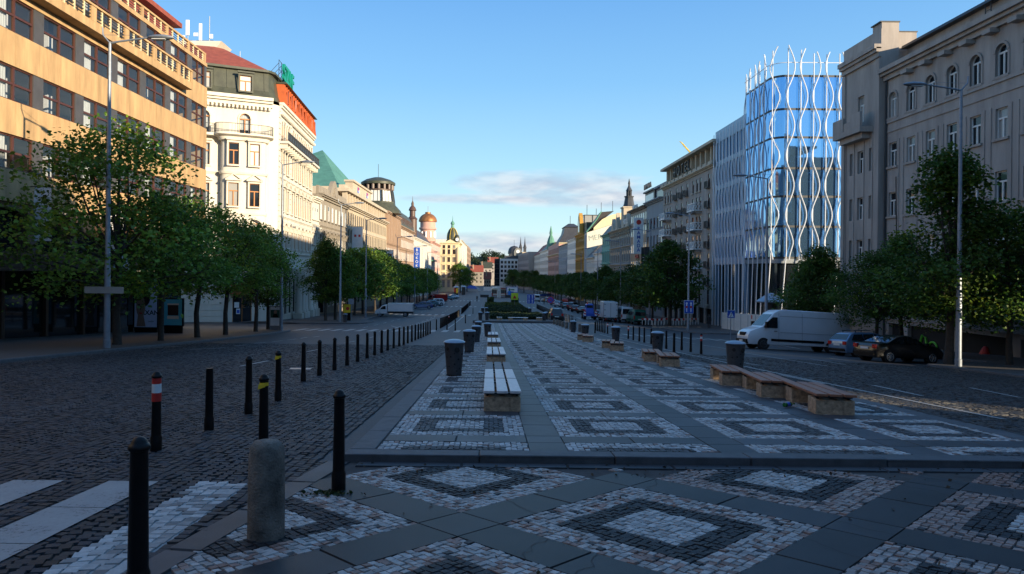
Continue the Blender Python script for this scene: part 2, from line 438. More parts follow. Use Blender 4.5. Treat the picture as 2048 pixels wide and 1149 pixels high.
# lower forecourt: squares turned 45 degrees
A = np.array([-1.66, 1.6]); B = np.array([1.66, 1.6]); C0 = np.array([1.43, 5.6])
cells = []; slabs = []
for i in range(-7, 8):
    for j in range(-7, 8):
        c = C0+i*A+j*B
        if 1.4 < c[1] < 9.6 and -4 < c[0] < 13:
            tint = min(1, max(.12, (c[0]-.8)*.2+rng.uniform(-.08, .12)))
            cells.append((c, A, B, tint))
            for q in (-.2, .2):
                slabs.append((c+.5*A+q*B, A*.100, B*.197)); slabs.append((c+.5*B+q*A, B*.100, A*.197))
            slabs.append((c+.5*A+.5*B, A*.100, B*.100))
def clip_low(x, y): return (x > kerbx(y)+.02) & (y < 7.66) & (y > 1.8) & (x < 13)
sheet('pavement', np.linspace(-3.0, 21.2, 25), ysteps(1.6, 7.86, .8), .004, M['joint']) if False else None
base = MB().mat(M['joint'])
for y0, y1 in zip(ysteps(1.5, 7.9, .8)[:-1], ysteps(1.5, 7.9, .8)[1:]):
    xs0 = np.linspace(kerbx(y0)-.15, 21.0, 30); xs1 = np.linspace(kerbx(y1)-.15, 21.0, 30)
    for i in range(29):
        base.poly([(xs0[i], y0, G(xs0[i], y0)+.010), (xs0[i+1], y0, G(xs0[i+1], y0)+.010), (xs1[i+1], y1, G(xs1[i+1], y1)+.010), (xs1[i], y1, G(xs1[i], y1)+.010)])
tag(base.build('forecourt_pavement'), kind='structure')
mosaic(cells, 29, .008, clip_low, 'mosaic_paving', 1.0, (.026, .0285, .033), slabs)
# hairline cracks across some slabs
crk = MB().mat(M['joint']); rc = random.Random(3)
for (c_, e1, e2) in rc.sample([q for q in slabs if clip_low(q[0][0], q[0][1]) and 3.2 < q[0][1] < 7.3 and -.5 < q[0][0] < 6.5], 16):
    big, sm_ = (e1, e2) if np.linalg.norm(e1) > np.linalg.norm(e2) else (e2, e1); t0 = rc.uniform(-.6, .6); prev = None
    for i in range(7):
        q = c_+sm_*(-.97+1.94*i/6)+big*(t0+rc.uniform(-.10, .10)+.05*i); wv = big/np.linalg.norm(big)*.0032
        if prev is not None: crk.poly([(*(prev-wv), G(*prev)+.0262), (*(prev+wv), G(*prev)+.0262), (*(q+wv), G(*q)+.0262), (*(q-wv), G(*q)+.0262)])
        prev = q
tag(crk.build('pavement_cracks'), kind='structure')
# edge strip of the forecourt (flush stone band) and the slab row under the step
C = []; EX = []; EY = []; CO = []
y = 1.9
while y < 7.8:
    d = np.array([.155, 1.0]); d /= np.linalg.norm(d); n_ = np.array([d[1], -d[0]])
    ym = y+.5; C.append((kerbx(ym)-.06, ym)); EX.append(n_*.125); EY.append(d*.492); CO.append(np.array([.062, .062, .066])*rng.uniform(.8, 1.15)); y += 1.0
x = -1.5
while x < 13:
    C.append((x+.6, 7.76)); EX.append((.595, 0)); EY.append((0, .095)); CO.append(np.array([.045, .048, .055])*rng.uniform(.8, 1.2)); x += 1.2
stones('granite_slabs', C, EX, EY, CO, .02, .008, M['slab'], bev=.02)

# raised promenade
P_H = .105
def pz(x, y): return G(x, y)+P_H
pb = MB().mat(M['joint'])
ysP = np.concatenate([ysteps(PLY0, 40, .8), ysteps(41, PLY1, 2)])
nxp = 8
for j, y in enumerate(ysP):
    for i in range(nxp): x = PLX0+(PLX1-PLX0)*i/(nxp-1); pb.v.append((x, y, pz(x, y)-.016))
for j in range(len(ysP)-1):
    for i in range(nxp-1): pb.face([j*nxp+i, j*nxp+i+1, (j+1)*nxp+i+1, (j+1)*nxp+i])
tag(pb.build('promenade'), kind='structure')
PER = 2.31; X00 = -1.34; Y00 = 9.0-1.85-.235   # first column starts at X00, strips every PER
cells = []; slabs = []
a = np.array([PER, 0.]); b = np.array([0., PER])
for i in range(4):
    for j in range(0, 31):
        c = np.array([X00+.92+i*PER, Y00+.92+j*PER])
        cells.append((c, a, b, 0.0))
        for q in (-.2, .2): slabs.append((c+.5*b+q*a, b*.099, a*.197))
        if i < 3:
            for q in (-.2, .2): slabs.append((c+.5*a+q*b, a*.099, b*.197))
            slabs.append((c+.5*a+.5*b, a*.099, b*.099))
WHITE, DARKC = np.array([.46, .455, .445]), np.array([.075, .078, .083])
mosaic([c for c in cells if c[0][1] < 42], 26, P_H-.018, clip_up, 'mosaic_paving', .25, (.052, .057, .066), slabs)
mosaic([c for c in cells if c[0][1] >= 42], 11, P_H-.018, clip_up, 'mosaic_paving', .0, (.052, .057, .066), [s for s in slabs if s[0][1] > 1e9] or slabs[:1], h=.017)
# kerb stones of the promenade: front step and the two long sides
def kerbrow(p0, p1, w, h0, h1, name='kerb', step=1.25, side=0):
    k = MB().mat(M['kerb']); p0 = Vector(p0); p1 = Vector(p1); d = (p1-p0); n = max(1, int(d.length/step)); d.normalize(); nn = Vector((-d.y, d.x))
    for i in range(n):
        a_ = p0+(p1-p0)*(i/n)+d*.004; b_ = p0+(p1-p0)*((i+1)/n)-d*.004
        jz = rng.uniform(-.004, .004); jo = rng.uniform(-.006, .006)
        A_ = a_+nn*jo; B_ = b_+nn*jo
        c_ = [A_, B_, B_+nn*w, A_+nn*w]
        k.hexa([(p.x, p.y, G(p.x, p.y)+h0) for p in c_]+[(p.x, p.y, G(p.x, p.y)+h1+jz) for p in c_])
    return tag(k.build(name, bevel=.012), kind='structure')
kerbrow((PLX0-.02, PLY0+.002), (12.5, PLY0+.002), .30, -.05, P_H+.004, step=1.45)
kerbrow((PLX0-.001+.30-.30, PLY0+.31), (PLX0, PLY1), -.30, -.10, P_H+.002)
kerbrow((PLX1, PLY0+.31), (PLX1, PLY1), .30, -.6, P_H+.002)
# the promenade carries on to the right of the last strip at its front corner
C, ex, ey = [], [], []

# second raised island with planting
def slabisland(y0, y1, x0, x1, h):
    k = MB().mat(M['kerb']); t_ = MB().mat(M['pavement'])
    ys = ysteps(y0, y1, 3)
    for ya, yb in zip(ys[:-1], ys[1:]):
        t_.poly([(x0, ya, G(x0, ya)+h), (x1, ya, G(x1, ya)+h), (x1, yb, G(x1, yb)+h), (x0, yb, G(x0, yb)+h)])
    k.box(x0-.02, x1+.02, y0-.28, y0-.004, G(0, y0)-.5, G(0, y0)+h+.004)
    tag(t_.build('island_pavement'), kind='structure')
    tag(k.build('kerb'), kind='structure')
    kerbrow((x0, y0), (x0, y1), .28, -.3, h+.004, step=3)
    kerbrow((x1, y0), (x1, y1), -.28, -.6, h+.004, step=3)
slabisland(79.5, 240, PLX0, PLX1, .30)

# ------------------------------------------------------------------ painted markings
mk = MB().mat(M['marking'])
def stripe(x0, x1, y0, y1, off=.004, b=None):
    b = b or mk
    ys = ysteps(y0, y1, 2.0)
    for ya, yb in zip(ys[:-1], ys[1:]):
        b.poly([(x0, ya, G(x0, ya)+off), (x1, ya, G(x1, ya)+off), (x1, yb, G(x1, yb)+off), (x0, yb, G(x0, yb)+off)])
def dash(u0, v0, u1, v1, w=.13):
    x0, y0 = gp(u0, v0); x1, y1 = gp(u1, v1)
    d = Vector((x1-x0, y1-y0)); n = Vector((-d.y, d.x)).normalized()*w/2
    N = max(1, int(d.length/2)); z = .034 if y0 < 38 and -15.5 < (x0+x1)/2 < 21.3 else .006
    for i in range(N):
        a_ = Vector((x0, y0))+d*i/N; b_ = Vector((x0, y0))+d*(i+1)/N
        P = [a_-n, a_+n, b_+n, b_-n]
        mk.poly([(p.x, p.y, G(p.x, p.y)+z) for p in P])
tick = MB().mat(M['marking'])
for xc in (-3.55, -4.5, -5.45, -6.4):        # thick painted bars of the near crossing
    ys = list(np.arange(2.2, 6.86, .93))+[6.86]
    for ya, yb in zip(ys[:-1], ys[1:]):
        stripe(xc-.25, xc+.25, ya+.006, yb-.006, .031, tick)
stripe(-2.87, -2.37, 2.2, 6.86, .014, tick)
for k in range(16):
    x = -16.4+k*1.03; stripe(x, x+.5, 56.5, 60.6, .006)
for seg in [(442.6, 686.7, 455, 686.4), (380, 701, 450.5, 697.4), (467.7, 693.8, 495, 691.4), (509, 688.5, 532, 686.4), (545, 684, 565, 682), (575, 680.5, 593, 678.4),
            (601, 677.4, 615, 675), (626.6, 674.7, 639, 673), (480, 735, 536, 724), (614, 705, 637, 701), (689, 687.7, 708.7, 684), (739.5, 675.8, 748.7, 673.7),
            (0, 717, 120, 709), (150, 707.5, 260, 701), (285, 699, 362, 694), (0, 723, 45, 719),
            (790, 657, 802, 653), (832, 650, 870, 636), (655, 655, 700, 652), (718, 650, 760, 647), (782, 652, 796, 656),
            (1480, 706, 1660, 735), (1700, 711, 1790, 722), (1745, 773, 1845, 795), (1620, 719, 1690, 731), (1830, 730, 1880, 737), (1730, 744, 1760, 748), (1940, 778, 2040, 798),
            (1400, 690, 1475, 701), (1310, 675, 1390, 688), (1395, 713, 1520, 733), (1225, 672, 1300, 686), (1560, 752, 1650, 771), (1660, 718, 1700, 724), (1560, 691, 1600, 698)]:
    dash(*seg)
def crossing(y0, y1, x0, x1):
    x = x0
    while x < x1: stripe(x, x+.5, y0, y1, .006); x += 1.05
crossing(57, 60.6, 10.6, 20.8)
for (y0, y1) in ((106, 110), (150, 154), (196, 201)):
    crossing(y0, y1, -15, -2.6); crossing(y0, y1, 8.6, 20.8)
y = 64
while y < 230:                              # lane dashes down both carriageways
    for x in (-8.2, -11.9, 13.5, 17.2):
        if not any(a_-3 < y < b_+3 for a_, b_ in ((56, 61), (105, 111), (149, 155), (195, 202))): stripe(x, x+.13, y, y+2.6, .006)
    y += 6.0
stripe(-4.0, -3.87, 62, 104, .006); stripe(9.0, 9.13, 12, 56, .034 if False else .03)
tag(mk.build('road_markings'), kind='structure'); tag(tick.build('road_markings'), kind='structure')

# drain grate in the road
gx, gy = gp(600, 740)
dg = thing('drain_grate', 'pale slotted drain grate set flush in the cobbled road left of the bollards', 'drain grate', (gx, gy, G(gx, gy)+.024))
b_ = MB().mat(M['alu'])
for i in range(14): b_.box(-.3+i*.045, -.3+i*.045+.028, -.13, .13, 0, .012)
b_.build('slats', dg)
b_ = MB().mat(M['galv']); b_.box(-.33, .36, -.17, -.135, 0, .014); b_.box(-.33, .36, .135, .17, 0, .014); b_.build('frame', dg)

# ------------------------------------------------------------------ camera, sun, sky
cam = bpy.data.cameras.new('camera'); co = bpy.data.objects.new('camera', cam); COL.objects.link(co)
co.matrix_world = Matrix(((RT.x, UP.x, -FW.x, CAM.x), (RT.y, UP.y, -FW.y, CAM.y), (RT.z, UP.z, -FW.z, CAM.z), (0, 0, 0, 1)))
cam.sensor_width = 36; cam.lens = 36*FPX/2048; cam.shift_y = -(CY-HOR)/2048; cam.shift_x = (1024-CX)/2048; cam.clip_end = 6000; cam.clip_start = .05
SC.camera = co
SUN_EL, SUN_AZ = R(11.0), R(128)            # azimuth clockwise from +Y (view direction): behind the camera on the right
sv = Vector((math.sin(SUN_AZ)*math.cos(SUN_EL), math.cos(SUN_AZ)*math.cos(SUN_EL), math.sin(SUN_EL)))
sl = bpy.data.lights.new('sun', 'SUN'); sl.energy = 4.1; sl.angle = R(.5); sl.color = (1, .84, .60)
so = bpy.data.objects.new('sun', sl); COL.objects.link(so)
so.rotation_euler = (-sv).to_track_quat('-Z', 'Y').to_euler()
w = bpy.data.worlds.new('World'); SC.world = w; w.use_nodes = True; nt = w.node_tree
bg = nt.nodes['Background']; bg.inputs['Strength'].default_value = .13
sky = nt.nodes.new('ShaderNodeTexSky'); sky.sky_type = 'NISHITA'; sky.sun_disc = False
sky.sun_elevation = SUN_EL; sky.sun_rotation = SUN_AZ; sky.air_density = 1.0; sky.dust_density = .35; sky.ozone_density = 2.2; sky.altitude = 200
tc = nt.nodes.new('ShaderNodeTexCoord')
sx = nt.nodes.new('ShaderNodeSeparateXYZ'); L(nt, tc.outputs['Generated'], sx.inputs[0])
def mth(op, a, b=None, c=None):
    n = nt.nodes.new('ShaderNodeMath'); n.operation = op
    for i, v in enumerate((a, b, c)):
        if v is None: continue
        if isinstance(v, (int, float)): n.inputs[i].default_value = v
        else: L(nt, v, n.inputs[i])
    return n.outputs[0]
az = mth('ARCTAN2', sx.outputs['X'], sx.outputs['Y']); el = mth('ARCSINE', sx.outputs['Z'])
cv = nt.nodes.new('ShaderNodeCombineXYZ'); L(nt, mth('MULTIPLY', az, 4.5), cv.inputs[0]); L(nt, mth('MULTIPLY', el, 17), cv.inputs[1])
nz = nt.nodes.new('ShaderNodeTexNoise'); nz.inputs['Scale'].default_value = 1.6; nz.inputs['Detail'].default_value = 7; nz.inputs['Roughness'].default_value = .6
L(nt, cv.outputs[0], nz.inputs['Vector'])
def blob(a0, aw, e0, ew):                   # soft bank of cloud at a bearing and height in the sky
    d = mth('ADD', mth('POWER', mth('DIVIDE', mth('SUBTRACT', az, a0), aw), 2.0), mth('POWER', mth('DIVIDE', mth('SUBTRACT', el, e0), ew), 2.0))
    return mth('SUBTRACT', 1.0, d)
m1 = mth('MAXIMUM', blob(.085, .15, .126, .026), blob(.16, .19, .106, .015))
m1 = mth('MAXIMUM', m1, mth('MAXIMUM', blob(.0, .15, .106, .009), blob(.02, .30, .040, .020)))
dens = mth('MULTIPLY', mth('ADD', mth('MULTIPLY', m1, .8), mth('MULTIPLY', mth('SUBTRACT', nz.outputs['Fac'], .5), 2.0)), 1.15)
cl = nt.nodes.new('ShaderNodeClamp'); L(nt, dens, cl.inputs[0])
fac = mth('MULTIPLY', cl.outputs[0], .85)
nz2 = nt.nodes.new('ShaderNodeTexNoise'); nz2.inputs['Scale'].default_value = 3.4; nz2.inputs['Detail'].default_value = 5; L(nt, cv.outputs[0], nz2.inputs['Vector'])
crp = nt.nodes.new('ShaderNodeValToRGB'); L(nt, nz2.outputs['Fac'], crp.inputs['Fac'])
CLOUD_A, CLOUD_B = (1.65, 1.9, 2.4), (2.9, 2.9, 3.0)
crp.color_ramp.elements[0].position = .4; crp.color_ramp.elements[0].color = (*CLOUD_A, 1); crp.color_ramp.elements[1].position = .62; crp.color_ramp.elements[1].color = (*CLOUD_B, 1)
hs = nt.nodes.new('ShaderNodeHueSaturation'); hs.inputs['Saturation'].default_value = 1.12; L(nt, sky.outputs[0], hs.inputs['Color'])
# paler, clearer morning air away from the sun: the sky model's horizon is too yellow for this place
er = nt.nodes.new('ShaderNodeValToRGB'); L(nt, mth('DIVIDE', mth('MAXIMUM', el, 0.0), math.pi/2), er.inputs['Fac'])
E_ = er.color_ramp.elements; E_[0].position = 0; E_[0].color = (2.5, 3.15, 3.3, 1); E_[1].position = 1; E_[1].color = (.40, .95, 2.1, 1)
for p_, c_ in ((.045, (2.05, 3.0, 3.35)), (.10, (1.45, 2.6, 3.4)), (.17, (.88, 2.0, 3.35)), (.26, (.52, 1.45, 3.05)), (.5, (.5, 1.2, 2.5))): x_ = E_.new(p_); x_.color = (*c_, 1)
sm = nt.nodes.new('ShaderNodeMixRGB'); sm.inputs['Fac'].default_value = .85; L(nt, hs.outputs[0], sm.inputs[1]); L(nt, er.outputs[0], sm.inputs[2])
mixc = nt.nodes.new('ShaderNodeMixRGB'); L(nt, fac, mixc.inputs['Fac']); L(nt, sm.outputs[0], mixc.inputs[1]); L(nt, crp.outputs[0], mixc.inputs[2])
L(nt, mixc.outputs[0], bg.inputs['Color'])
SC.view_settings.view_transform = 'Standard'; SC.view_settings.look = 'None'; SC.view_settings.exposure = 1.18; SC.view_settings.gamma = 1
SC.view_settings.use_curve_mapping = False
SC.cycles.max_bounces = 6; SC.cycles.transparent_max_bounces = 12; SC.cycles.glossy_bounces = 4; SC.cycles.diffuse_bounces = 3
# ================================================================== buildings
class Fr:
    """a facade plane: u along, d outwards, z up"""
    def __init__(s, p0, p1, out):
        s.p = Vector((*p0, 0)); e = Vector((*p1, 0))-s.p; s.len = e.length; s.t = e.normalized()
        n = Vector((s.t.y, -s.t.x, 0)); s.n = n if n.dot(Vector((*out, 0))) > 0 else -n
        s.rz = math.atan2(-s.n.x, s.n.y)             # rotation that takes local +y to the outward normal
    def P(s, u, d, z):
        q = s.p+s.t*u+s.n*d; return (q.x, q.y, z)
def fbox(mb, F, u0, u1, d0, d1, z0, z1):
    mb.hexa([F.P(u0, d0, z0), F.P(u1, d0, z0), F.P(u1, d1, z0), F.P(u0, d1, z0), F.P(u0, d0, z1), F.P(u1, d0, z1), F.P(u1, d1, z1), F.P(u0, d1, z1)])
def wallsheet(mb, F, u0, u1, z0, z1, ops, rev=.22):
    """front of a wall with real openings; ops = (ua, ub, za, zb, arched)"""
    zs = sorted(set([z0, z1]+[v for o in ops for v in (o[2], o[3]) if z0 < v < z1]))
    for za, zb in zip(zs[:-1], zs[1:]):
        row = sorted([o for o in ops if o[2] < zb-1e-6 and o[3] > za+1e-6], key=lambda o: o[0]); u = u0
        for o in row:
            if o[0] > u+1e-5: mb.poly([F.P(u, 0, za), F.P(o[0], 0, za), F.P(o[0], 0, zb), F.P(u, 0, zb)])
            u = o[1]
        if u1 > u+1e-5: mb.poly([F.P(u, 0, za), F.P(u1, 0, za), F.P(u1, 0, zb), F.P(u, 0, zb)])
    for ua, ub, za, zb, arch in ops:
        mb.poly([F.P(ua, 0, za), F.P(ub, 0, za), F.P(ub, -rev, za), F.P(ua, -rev, za)])
        if not arch:
            mb.poly([F.P(ua, 0, zb), F.P(ub, 0, zb), F.P(ub, -rev, zb), F.P(ua, -rev, zb)]); zt = zb
        else:
            r = (ub-ua)/2; zt = zb-r; c = (ua+ub)/2; pr = None
            for i in range(9):
                a = math.pi*i/8; q = (c-r*math.cos(a), zt+r*math.sin(a))
                if pr:
                    mb.poly([F.P(pr[0], 0, pr[1]), F.P(q[0], 0, q[1]), F.P(q[0], -rev, q[1]), F.P(pr[0], -rev, pr[1])])
                    mb.poly([F.P(pr[0], 0, pr[1]), F.P(q[0], 0, q[1]), F.P(q[0], 0, zb), F.P(pr[0], 0, zb)])
                pr = q
        mb.poly([F.P(ua, 0, za), F.P(ua, -rev, za), F.P(ua, -rev, zt), F.P(ua, 0, zt)])
        mb.poly([F.P(ub, 0, za), F.P(ub, -rev, za), F.P(ub, -rev, zt), F.P(ub, 0, zt)])
def shell(mb, F, u0, u1, z0, z1, depth, top=True, d0=0):
    for u in (u0, u1): mb.poly([F.P(u, d0, z0), F.P(u, -depth, z0), F.P(u, -depth, z1), F.P(u, d0, z1)])
    mb.poly([F.P(u0, -depth, z0), F.P(u1, -depth, z0), F.P(u1, -depth, z1), F.P(u0, -depth, z1)])
    if top: mb.poly([F.P(u0, d0, z1), F.P(u1, d0, z1), F.P(u1, -depth, z1), F.P(u0, -depth, z1)])
_wm = {}
def winmesh(w, h, style, fm, pm, trim=None, tm=None, far=False):
    """window frame mesh and pane mesh; origin bottom centre, +y outwards, wall face at y=0"""
    key = (round(w, 3), round(h, 3), style, fm, pm, trim, tm, far)
    if key in _wm: return _wm[key]
    b = MB().mat(M[fm]); arch = style.startswith('arch'); t = min(.07, w*.07)
    y0, y1 = -.20, -.11
    hh = h-w/2 if arch else h
    b.box(-w/2, -w/2+t, y0, y1, 0, hh); b.box(w/2-t, w/2, y0, y1, 0, hh); b.box(-w/2+t, w/2-t, y0, y1, 0, t)
    if not arch: b.box(-w/2+t, w/2-t, y0, y1, h-t, h)
    else:
        pts = [(-w/2*math.cos(math.pi*i/10), hh+w/2*math.sin(math.pi*i/10)) for i in range(11)]
        for (a, c), (a2, c2) in zip(pts[:-1], pts[1:]):
            k = 1-2*t/w; 
            q = lambda x, z: (x*k, hh+(z-hh)*k)
            i1, i2 = q(a, c), q(a2, c2)
            b.hexa([(a, y0, c), (a2, y0, c2), (i2[0], y0, i2[1]), (i1[0], y0, i1[1]), (a, y1, c), (a2, y1, c2), (i2[0], y1, i2[1]), (i1[0], y1, i1[1])])
    s = style.replace('arch', '')
    zt = hh*.66 if not arch else hh-.02
    if 'half' in s: zt = h*.5
    if s != 'plain':
        m = t*.8
        if s != 'three':
            b.box(-m, m, y0-.01, y1+.015, t, (hh if arch else h-t) if 'half' in s or 'cross' in s else zt)
            b.box(-w/2+t, w/2-t, y0, y1+.006, zt-m, zt+m)
        else:
            for x in (-w/6, w/6): b.box(x-m, x+m, y0-.01, y1+.015, t, h-t)
            b.box(-w/2+t, w/2-t, y0, y1+.006, zt-m, zt+m)
    if trim:
        b.mat(M[tm])
        b.box(-w/2-.16, w/2+.16, .002, .16, -.16, -.002)
        if trim != 'sill':
            for sx in (-1, 1): b.box(sx*(w/2+.08)-.08, sx*(w/2+.08)+.08, .002, .08, 0, hh)
        if trim in ('hood', 'ped', 'arch', 'seg'):
            if trim == 'arch' or arch:
                for i in range(8):
                    a, c = math.pi*i/8, math.pi*(i+1)/8; r0, r1 = w/2, w/2+.16
                    z0_ = hh if arch else h-.05
                    b.hexa([(-r0*math.cos(a), .002, z0_+r0*math.sin(a)), (-r1*math.cos(a), .002, z0_+r1*math.sin(a)), (-r1*math.cos(c), .002, z0_+r1*math.sin(c)), (-r0*math.cos(c), .002, z0_+r0*math.sin(c)),
                            (-r0*math.cos(a), .12, z0_+r0*math.sin(a)), (-r1*math.cos(a), .12, z0_+r1*math.sin(a)), (-r1*math.cos(c), .12, z0_+r1*math.sin(c)), (-r0*math.cos(c), .12, z0_+r0*math.sin(c))])
            elif trim == 'hood':
                b.box(-w/2-.25, w/2+.25, .002, .3, h+.25, h+.42); b.box(-w/2-.16, w/2+.16, .002, .1, h, h+.25)
            elif trim == 'ped':
                b.box(-w/2-.16, w/2+.16, .002, .1, h, h+.22); b.box(-w/2-.32, w/2+.32, .002, .34, h+.22, h+.36)
                H = h+.36; W = w/2+.34
                b.prism([(-W, H), (W, H), (0, H+.62)], 'y', .002, .16)
                for sx in (-1, 1):
                    b.hexa([(sx*W, .16, H), (0, .16, H+.62), (0, .16, H+.5), (sx*(W-.2), .16, H+.01), (sx*W, .36, H), (0, .36, H+.62), (0, .36, H+.5), (sx*(W-.2), .36, H+.01)])
            elif trim == 'seg':
                W = w/2+.34; H = h+.1; pr = None
                for i in range(9):
                    a = math.pi*(.12+.76*i/8); q = (-W*1.08*math.cos(a), H-.35+W*.95*math.sin(a))
                    if pr: b.hexa([(pr[0], .002, pr[1]), (q[0], .002, q[1]), (q[0]*.88, .002, q[1]-.18), (pr[0]*.88, .002, pr[1]-.18), (pr[0], .42, pr[1]), (q[0], .42, q[1]), (q[0]*.88, .42, q[1]-.18), (pr[0]*.88, .42, pr[1]-.18)])
                    pr = q
                for sx in (-1, 1): b.box(sx*(w/2+.14)-.12, sx*(w/2+.14)+.12, .09, .3, h-.5, h+.1)
    p = b if far else MB()
    p.mat(M[pm])
    if not arch: p.poly([(-w/2+t, -.17, h-t), (w/2-t, -.17, h-t), (w/2-t, -.17, t), (-w/2+t, -.17, t)])
    else:
        k = 1-t/w*2
        p.poly(([(-w/2*k, -.17, t), (w/2*k, -.17, t)]+[(w/2*k*math.cos(math.pi*i/10), -.17, hh+w/2*k*math.sin(math.pi*i/10)) for i in range(11)])[::-1])
    _wm[key] = (b.mesh('window'), None if far else p.mesh('pane'))
    return _wm[key]
_cm = {}
def curtain_mesh(w, h, kind):
    key = (round(w, 2), round(h, 2), kind)
    if key in _cm: return _cm[key]
    b = MB().mat(M['curtain']); n = 14
    spans = {0: [(-w/2, -w/2+w*.3), (w/2-w*.3, w/2)], 1: [(-w/2, w/2)], 2: [(-w/2, -w*.05)], 3: [(w*.1, w/2)]}[kind]
    z0 = 0 if kind != 1 else h*.3
    for a, c in spans:
        for i in range(n):
            x0 = a+(c-a)*i/n; x1 = a+(c-a)*(i+1)/n; d0 = -.32+.03*(i % 2); d1 = -.32+.03*((i+1) % 2)
            b.poly([(x0, d0, z0), (x1, d1, z0), (x1, d1, h), (x0, d0, h)])
    _cm[key] = b.mesh('curtain'); return _cm[key]
def window(root, F, u, z, w, h, style, fm, pm, trim=None, tm=None, far=False, curtain=None, rec=0.0):
    if far: rec = rec-.10
    fr, pn = winmesh(w, h, style, fm, pm, trim, tm, far)
    o = put('window', fr, root, Vector(F.P(u, -rec, z))-root.location, F.rz)
    if pn: put('pane', pn, o)
    if curtain is not None: put('curtain', curtain_mesh(w, h, curtain), o)
    return o
def cornice(mb, F, u0, u1, z, h, proj, over=.0):
    for k, (a, b_) in enumerate(((.35, .4), (.7, .75), (1, 1))):
        fbox(mb, F, u0-over*a, u1+over*a, .001, proj*a, z+h*(b_-.36 if k else 0), z+h*b_-.001)
def block(name, label, p0, p1, out, zb, zt, rows, wall, fm='white_f', pm='pane', depth=14, trim_mat=None, cornices=(), roof=None, far=False, cat='building', extra_ops=None, minu=0.3, side_rows=None):
    """a street house: rows = (sill, height, width, count, style, trim)"""
    F = Fr(p0, p1, out); g = min(G(*p0), G(*p1))-.8
    root = thing(name, label, cat, (p0[0], p0[1], g))
    mb = MB(root.location).mat(M[wall]); ops = []; wins = []
    for sill, h, w, n, style, trim in rows:
        for i in range(n):
            u = F.len*(i+.5)/n
            ops.append((u-w/2, u+w/2, sill, sill+h, style.startswith('arch'))); wins.append((u, sill, w, h, style, trim))
    wallsheet(mb, F, 0, F.len, g, zt, ops)
    shell(mb, F, 0, F.len, g, zt, depth)
    mb.build('wall', root)
    for u, sill, w, h, style, trim in wins: window(root, F, u, sill, w, h, style, fm, pm, trim, trim_mat or wall, far)
    if cornices:
        cb = MB(root.location).mat(M[trim_mat or wall])
        for z, h, pr in cornices: cornice(cb, F, 0, F.len, z, h, pr)
        cb.build('cornice', root)
    if roof:
        kind, rm, rise = roof[:3]; back = roof[3] if len(roof) > 3 else depth*.5
        rb = MB(root.location).mat(M[rm]); u1 = F.len
        if kind == 'mansard':
            sb = back
            fr0 = [F.P(0, .15, zt+.002), F.P(u1, .15, zt+.002), F.P(u1, -depth, zt+.002), F.P(0, -depth, zt+.002)]
            tp = [F.P(.0, -sb, zt+rise), F.P(u1, -sb, zt+rise), F.P(u1, -depth, zt+rise), F.P(0, -depth, zt+rise)]
            rb.hexa(fr0+tp)
        elif kind == 'curved':
            R_ = []
            for i in range(7):
                a = math.pi/2*i/6; R_.append((.15-back*(1-math.cos(a)), zt+.002+rise*math.sin(a)))
            R_ = [(d, z) for d, z in R_]+[(-depth, zt+rise), (-depth, zt+.002)]
            A_ = [F.P(0, d, z) for d, z in R_]; B_ = [F.P(u1, d, z) for d, z in R_]
            rb.loft([A_, B_], sm=False)
        else:
            A_ = [F.P(0, .3, zt+.002), F.P(0, -back, zt+rise), F.P(0, -2*back, zt+.002)]; B_ = [F.P(u1, .3, zt+.002), F.P(u1, -back, zt+rise), F.P(u1, -2*back, zt+.002)]
            rb.loft([A_, B_], sm=False)
        rb.build('roof', root)
    return root, F
def text(name, s, size, parent, loc, rot, m, depth=.02, align='CENTER', bold=False):
    c = bpy.data.curves.new(name, 'FONT'); c.body = s; c.size = size; c.extrude = depth/2; c.align_x = align; c.align_y = 'CENTER'
    if bold: c.offset = size*.02
    o = bpy.data.objects.new('tmp', c); COL.objects.link(o)
    dg = bpy.context.evaluated_depsgraph_get(); dg.update()
    me = bpy.data.meshes.new_from_object(o.evaluated_get(dg)); bpy.data.objects.remove(o)
    me.materials.clear(); me.materials.append(m)
    x = put(name, me, parent, loc, rot=rot); return x
def ftext(name, s, size, root, F, u, d, z, m, depth=.04, bold=False):
    """lettering that reads from outside along a facade"""
    return text(name, s, size, root, Vector(F.P(u, d, z))-root.location, (R(90), 0, F.rz+math.pi), m, depth, bold=bold)
def railing(mb, F, u0, u1, d, z, h, step=.14, rad=.012):
    fbox(mb, F, u0, u1, d-.025, d+.025, z+h-.05, z+h); fbox(mb, F, u0, u1, d-.015, d+.015, z+.06, z+.09)
    n = max(2, int((u1-u0)/step))
    for i in range(n+1):
        u = u0+.013+(u1-u0-.026)*i/n; fbox(mb, F, u-rad, u+rad, d-rad, d+rad, z+.09, z+h-.05)

# ------------------------------------------------------------------ left: sandstone office block
ob = thing('office_building', 'sandstone office block with dark window piers and long balcony rails at the left edge', 'building', (-24, 40, -4))
F = Fr((-24, 24), (-24, 57.5), (1, 0)); OL = ob.location
piers = [36.2+3.62*k-24 for k in range(-3, 6)]
mb = MB(OL).mat(M['sand'])
edges = [0]+piers+[F.len]
for z0, z1 in ((5.0, 6.6), (8.36, 10.05), (11.81, 13.5), (15.26, 16.95), (18.7, 19.0)):
    for a, b_ in zip(edges[:-1], edges[1:]):
        for q in range(2):
            ua = a+(b_-a)*q/2; ub = a+(b_-a)*(q+1)/2
            fbox(mb, F, ua+.006, ub-.006, -.35, rng.uniform(-.008, .008), z0, z1)
fbox(mb, F, 0, F.len, -.34, -.02, 5.01, 6.58)
fbox(mb, F, F.len-.36, F.len-.012, -14, -.36, 5.0, 19.0)
mb.build('spandrel', ob)
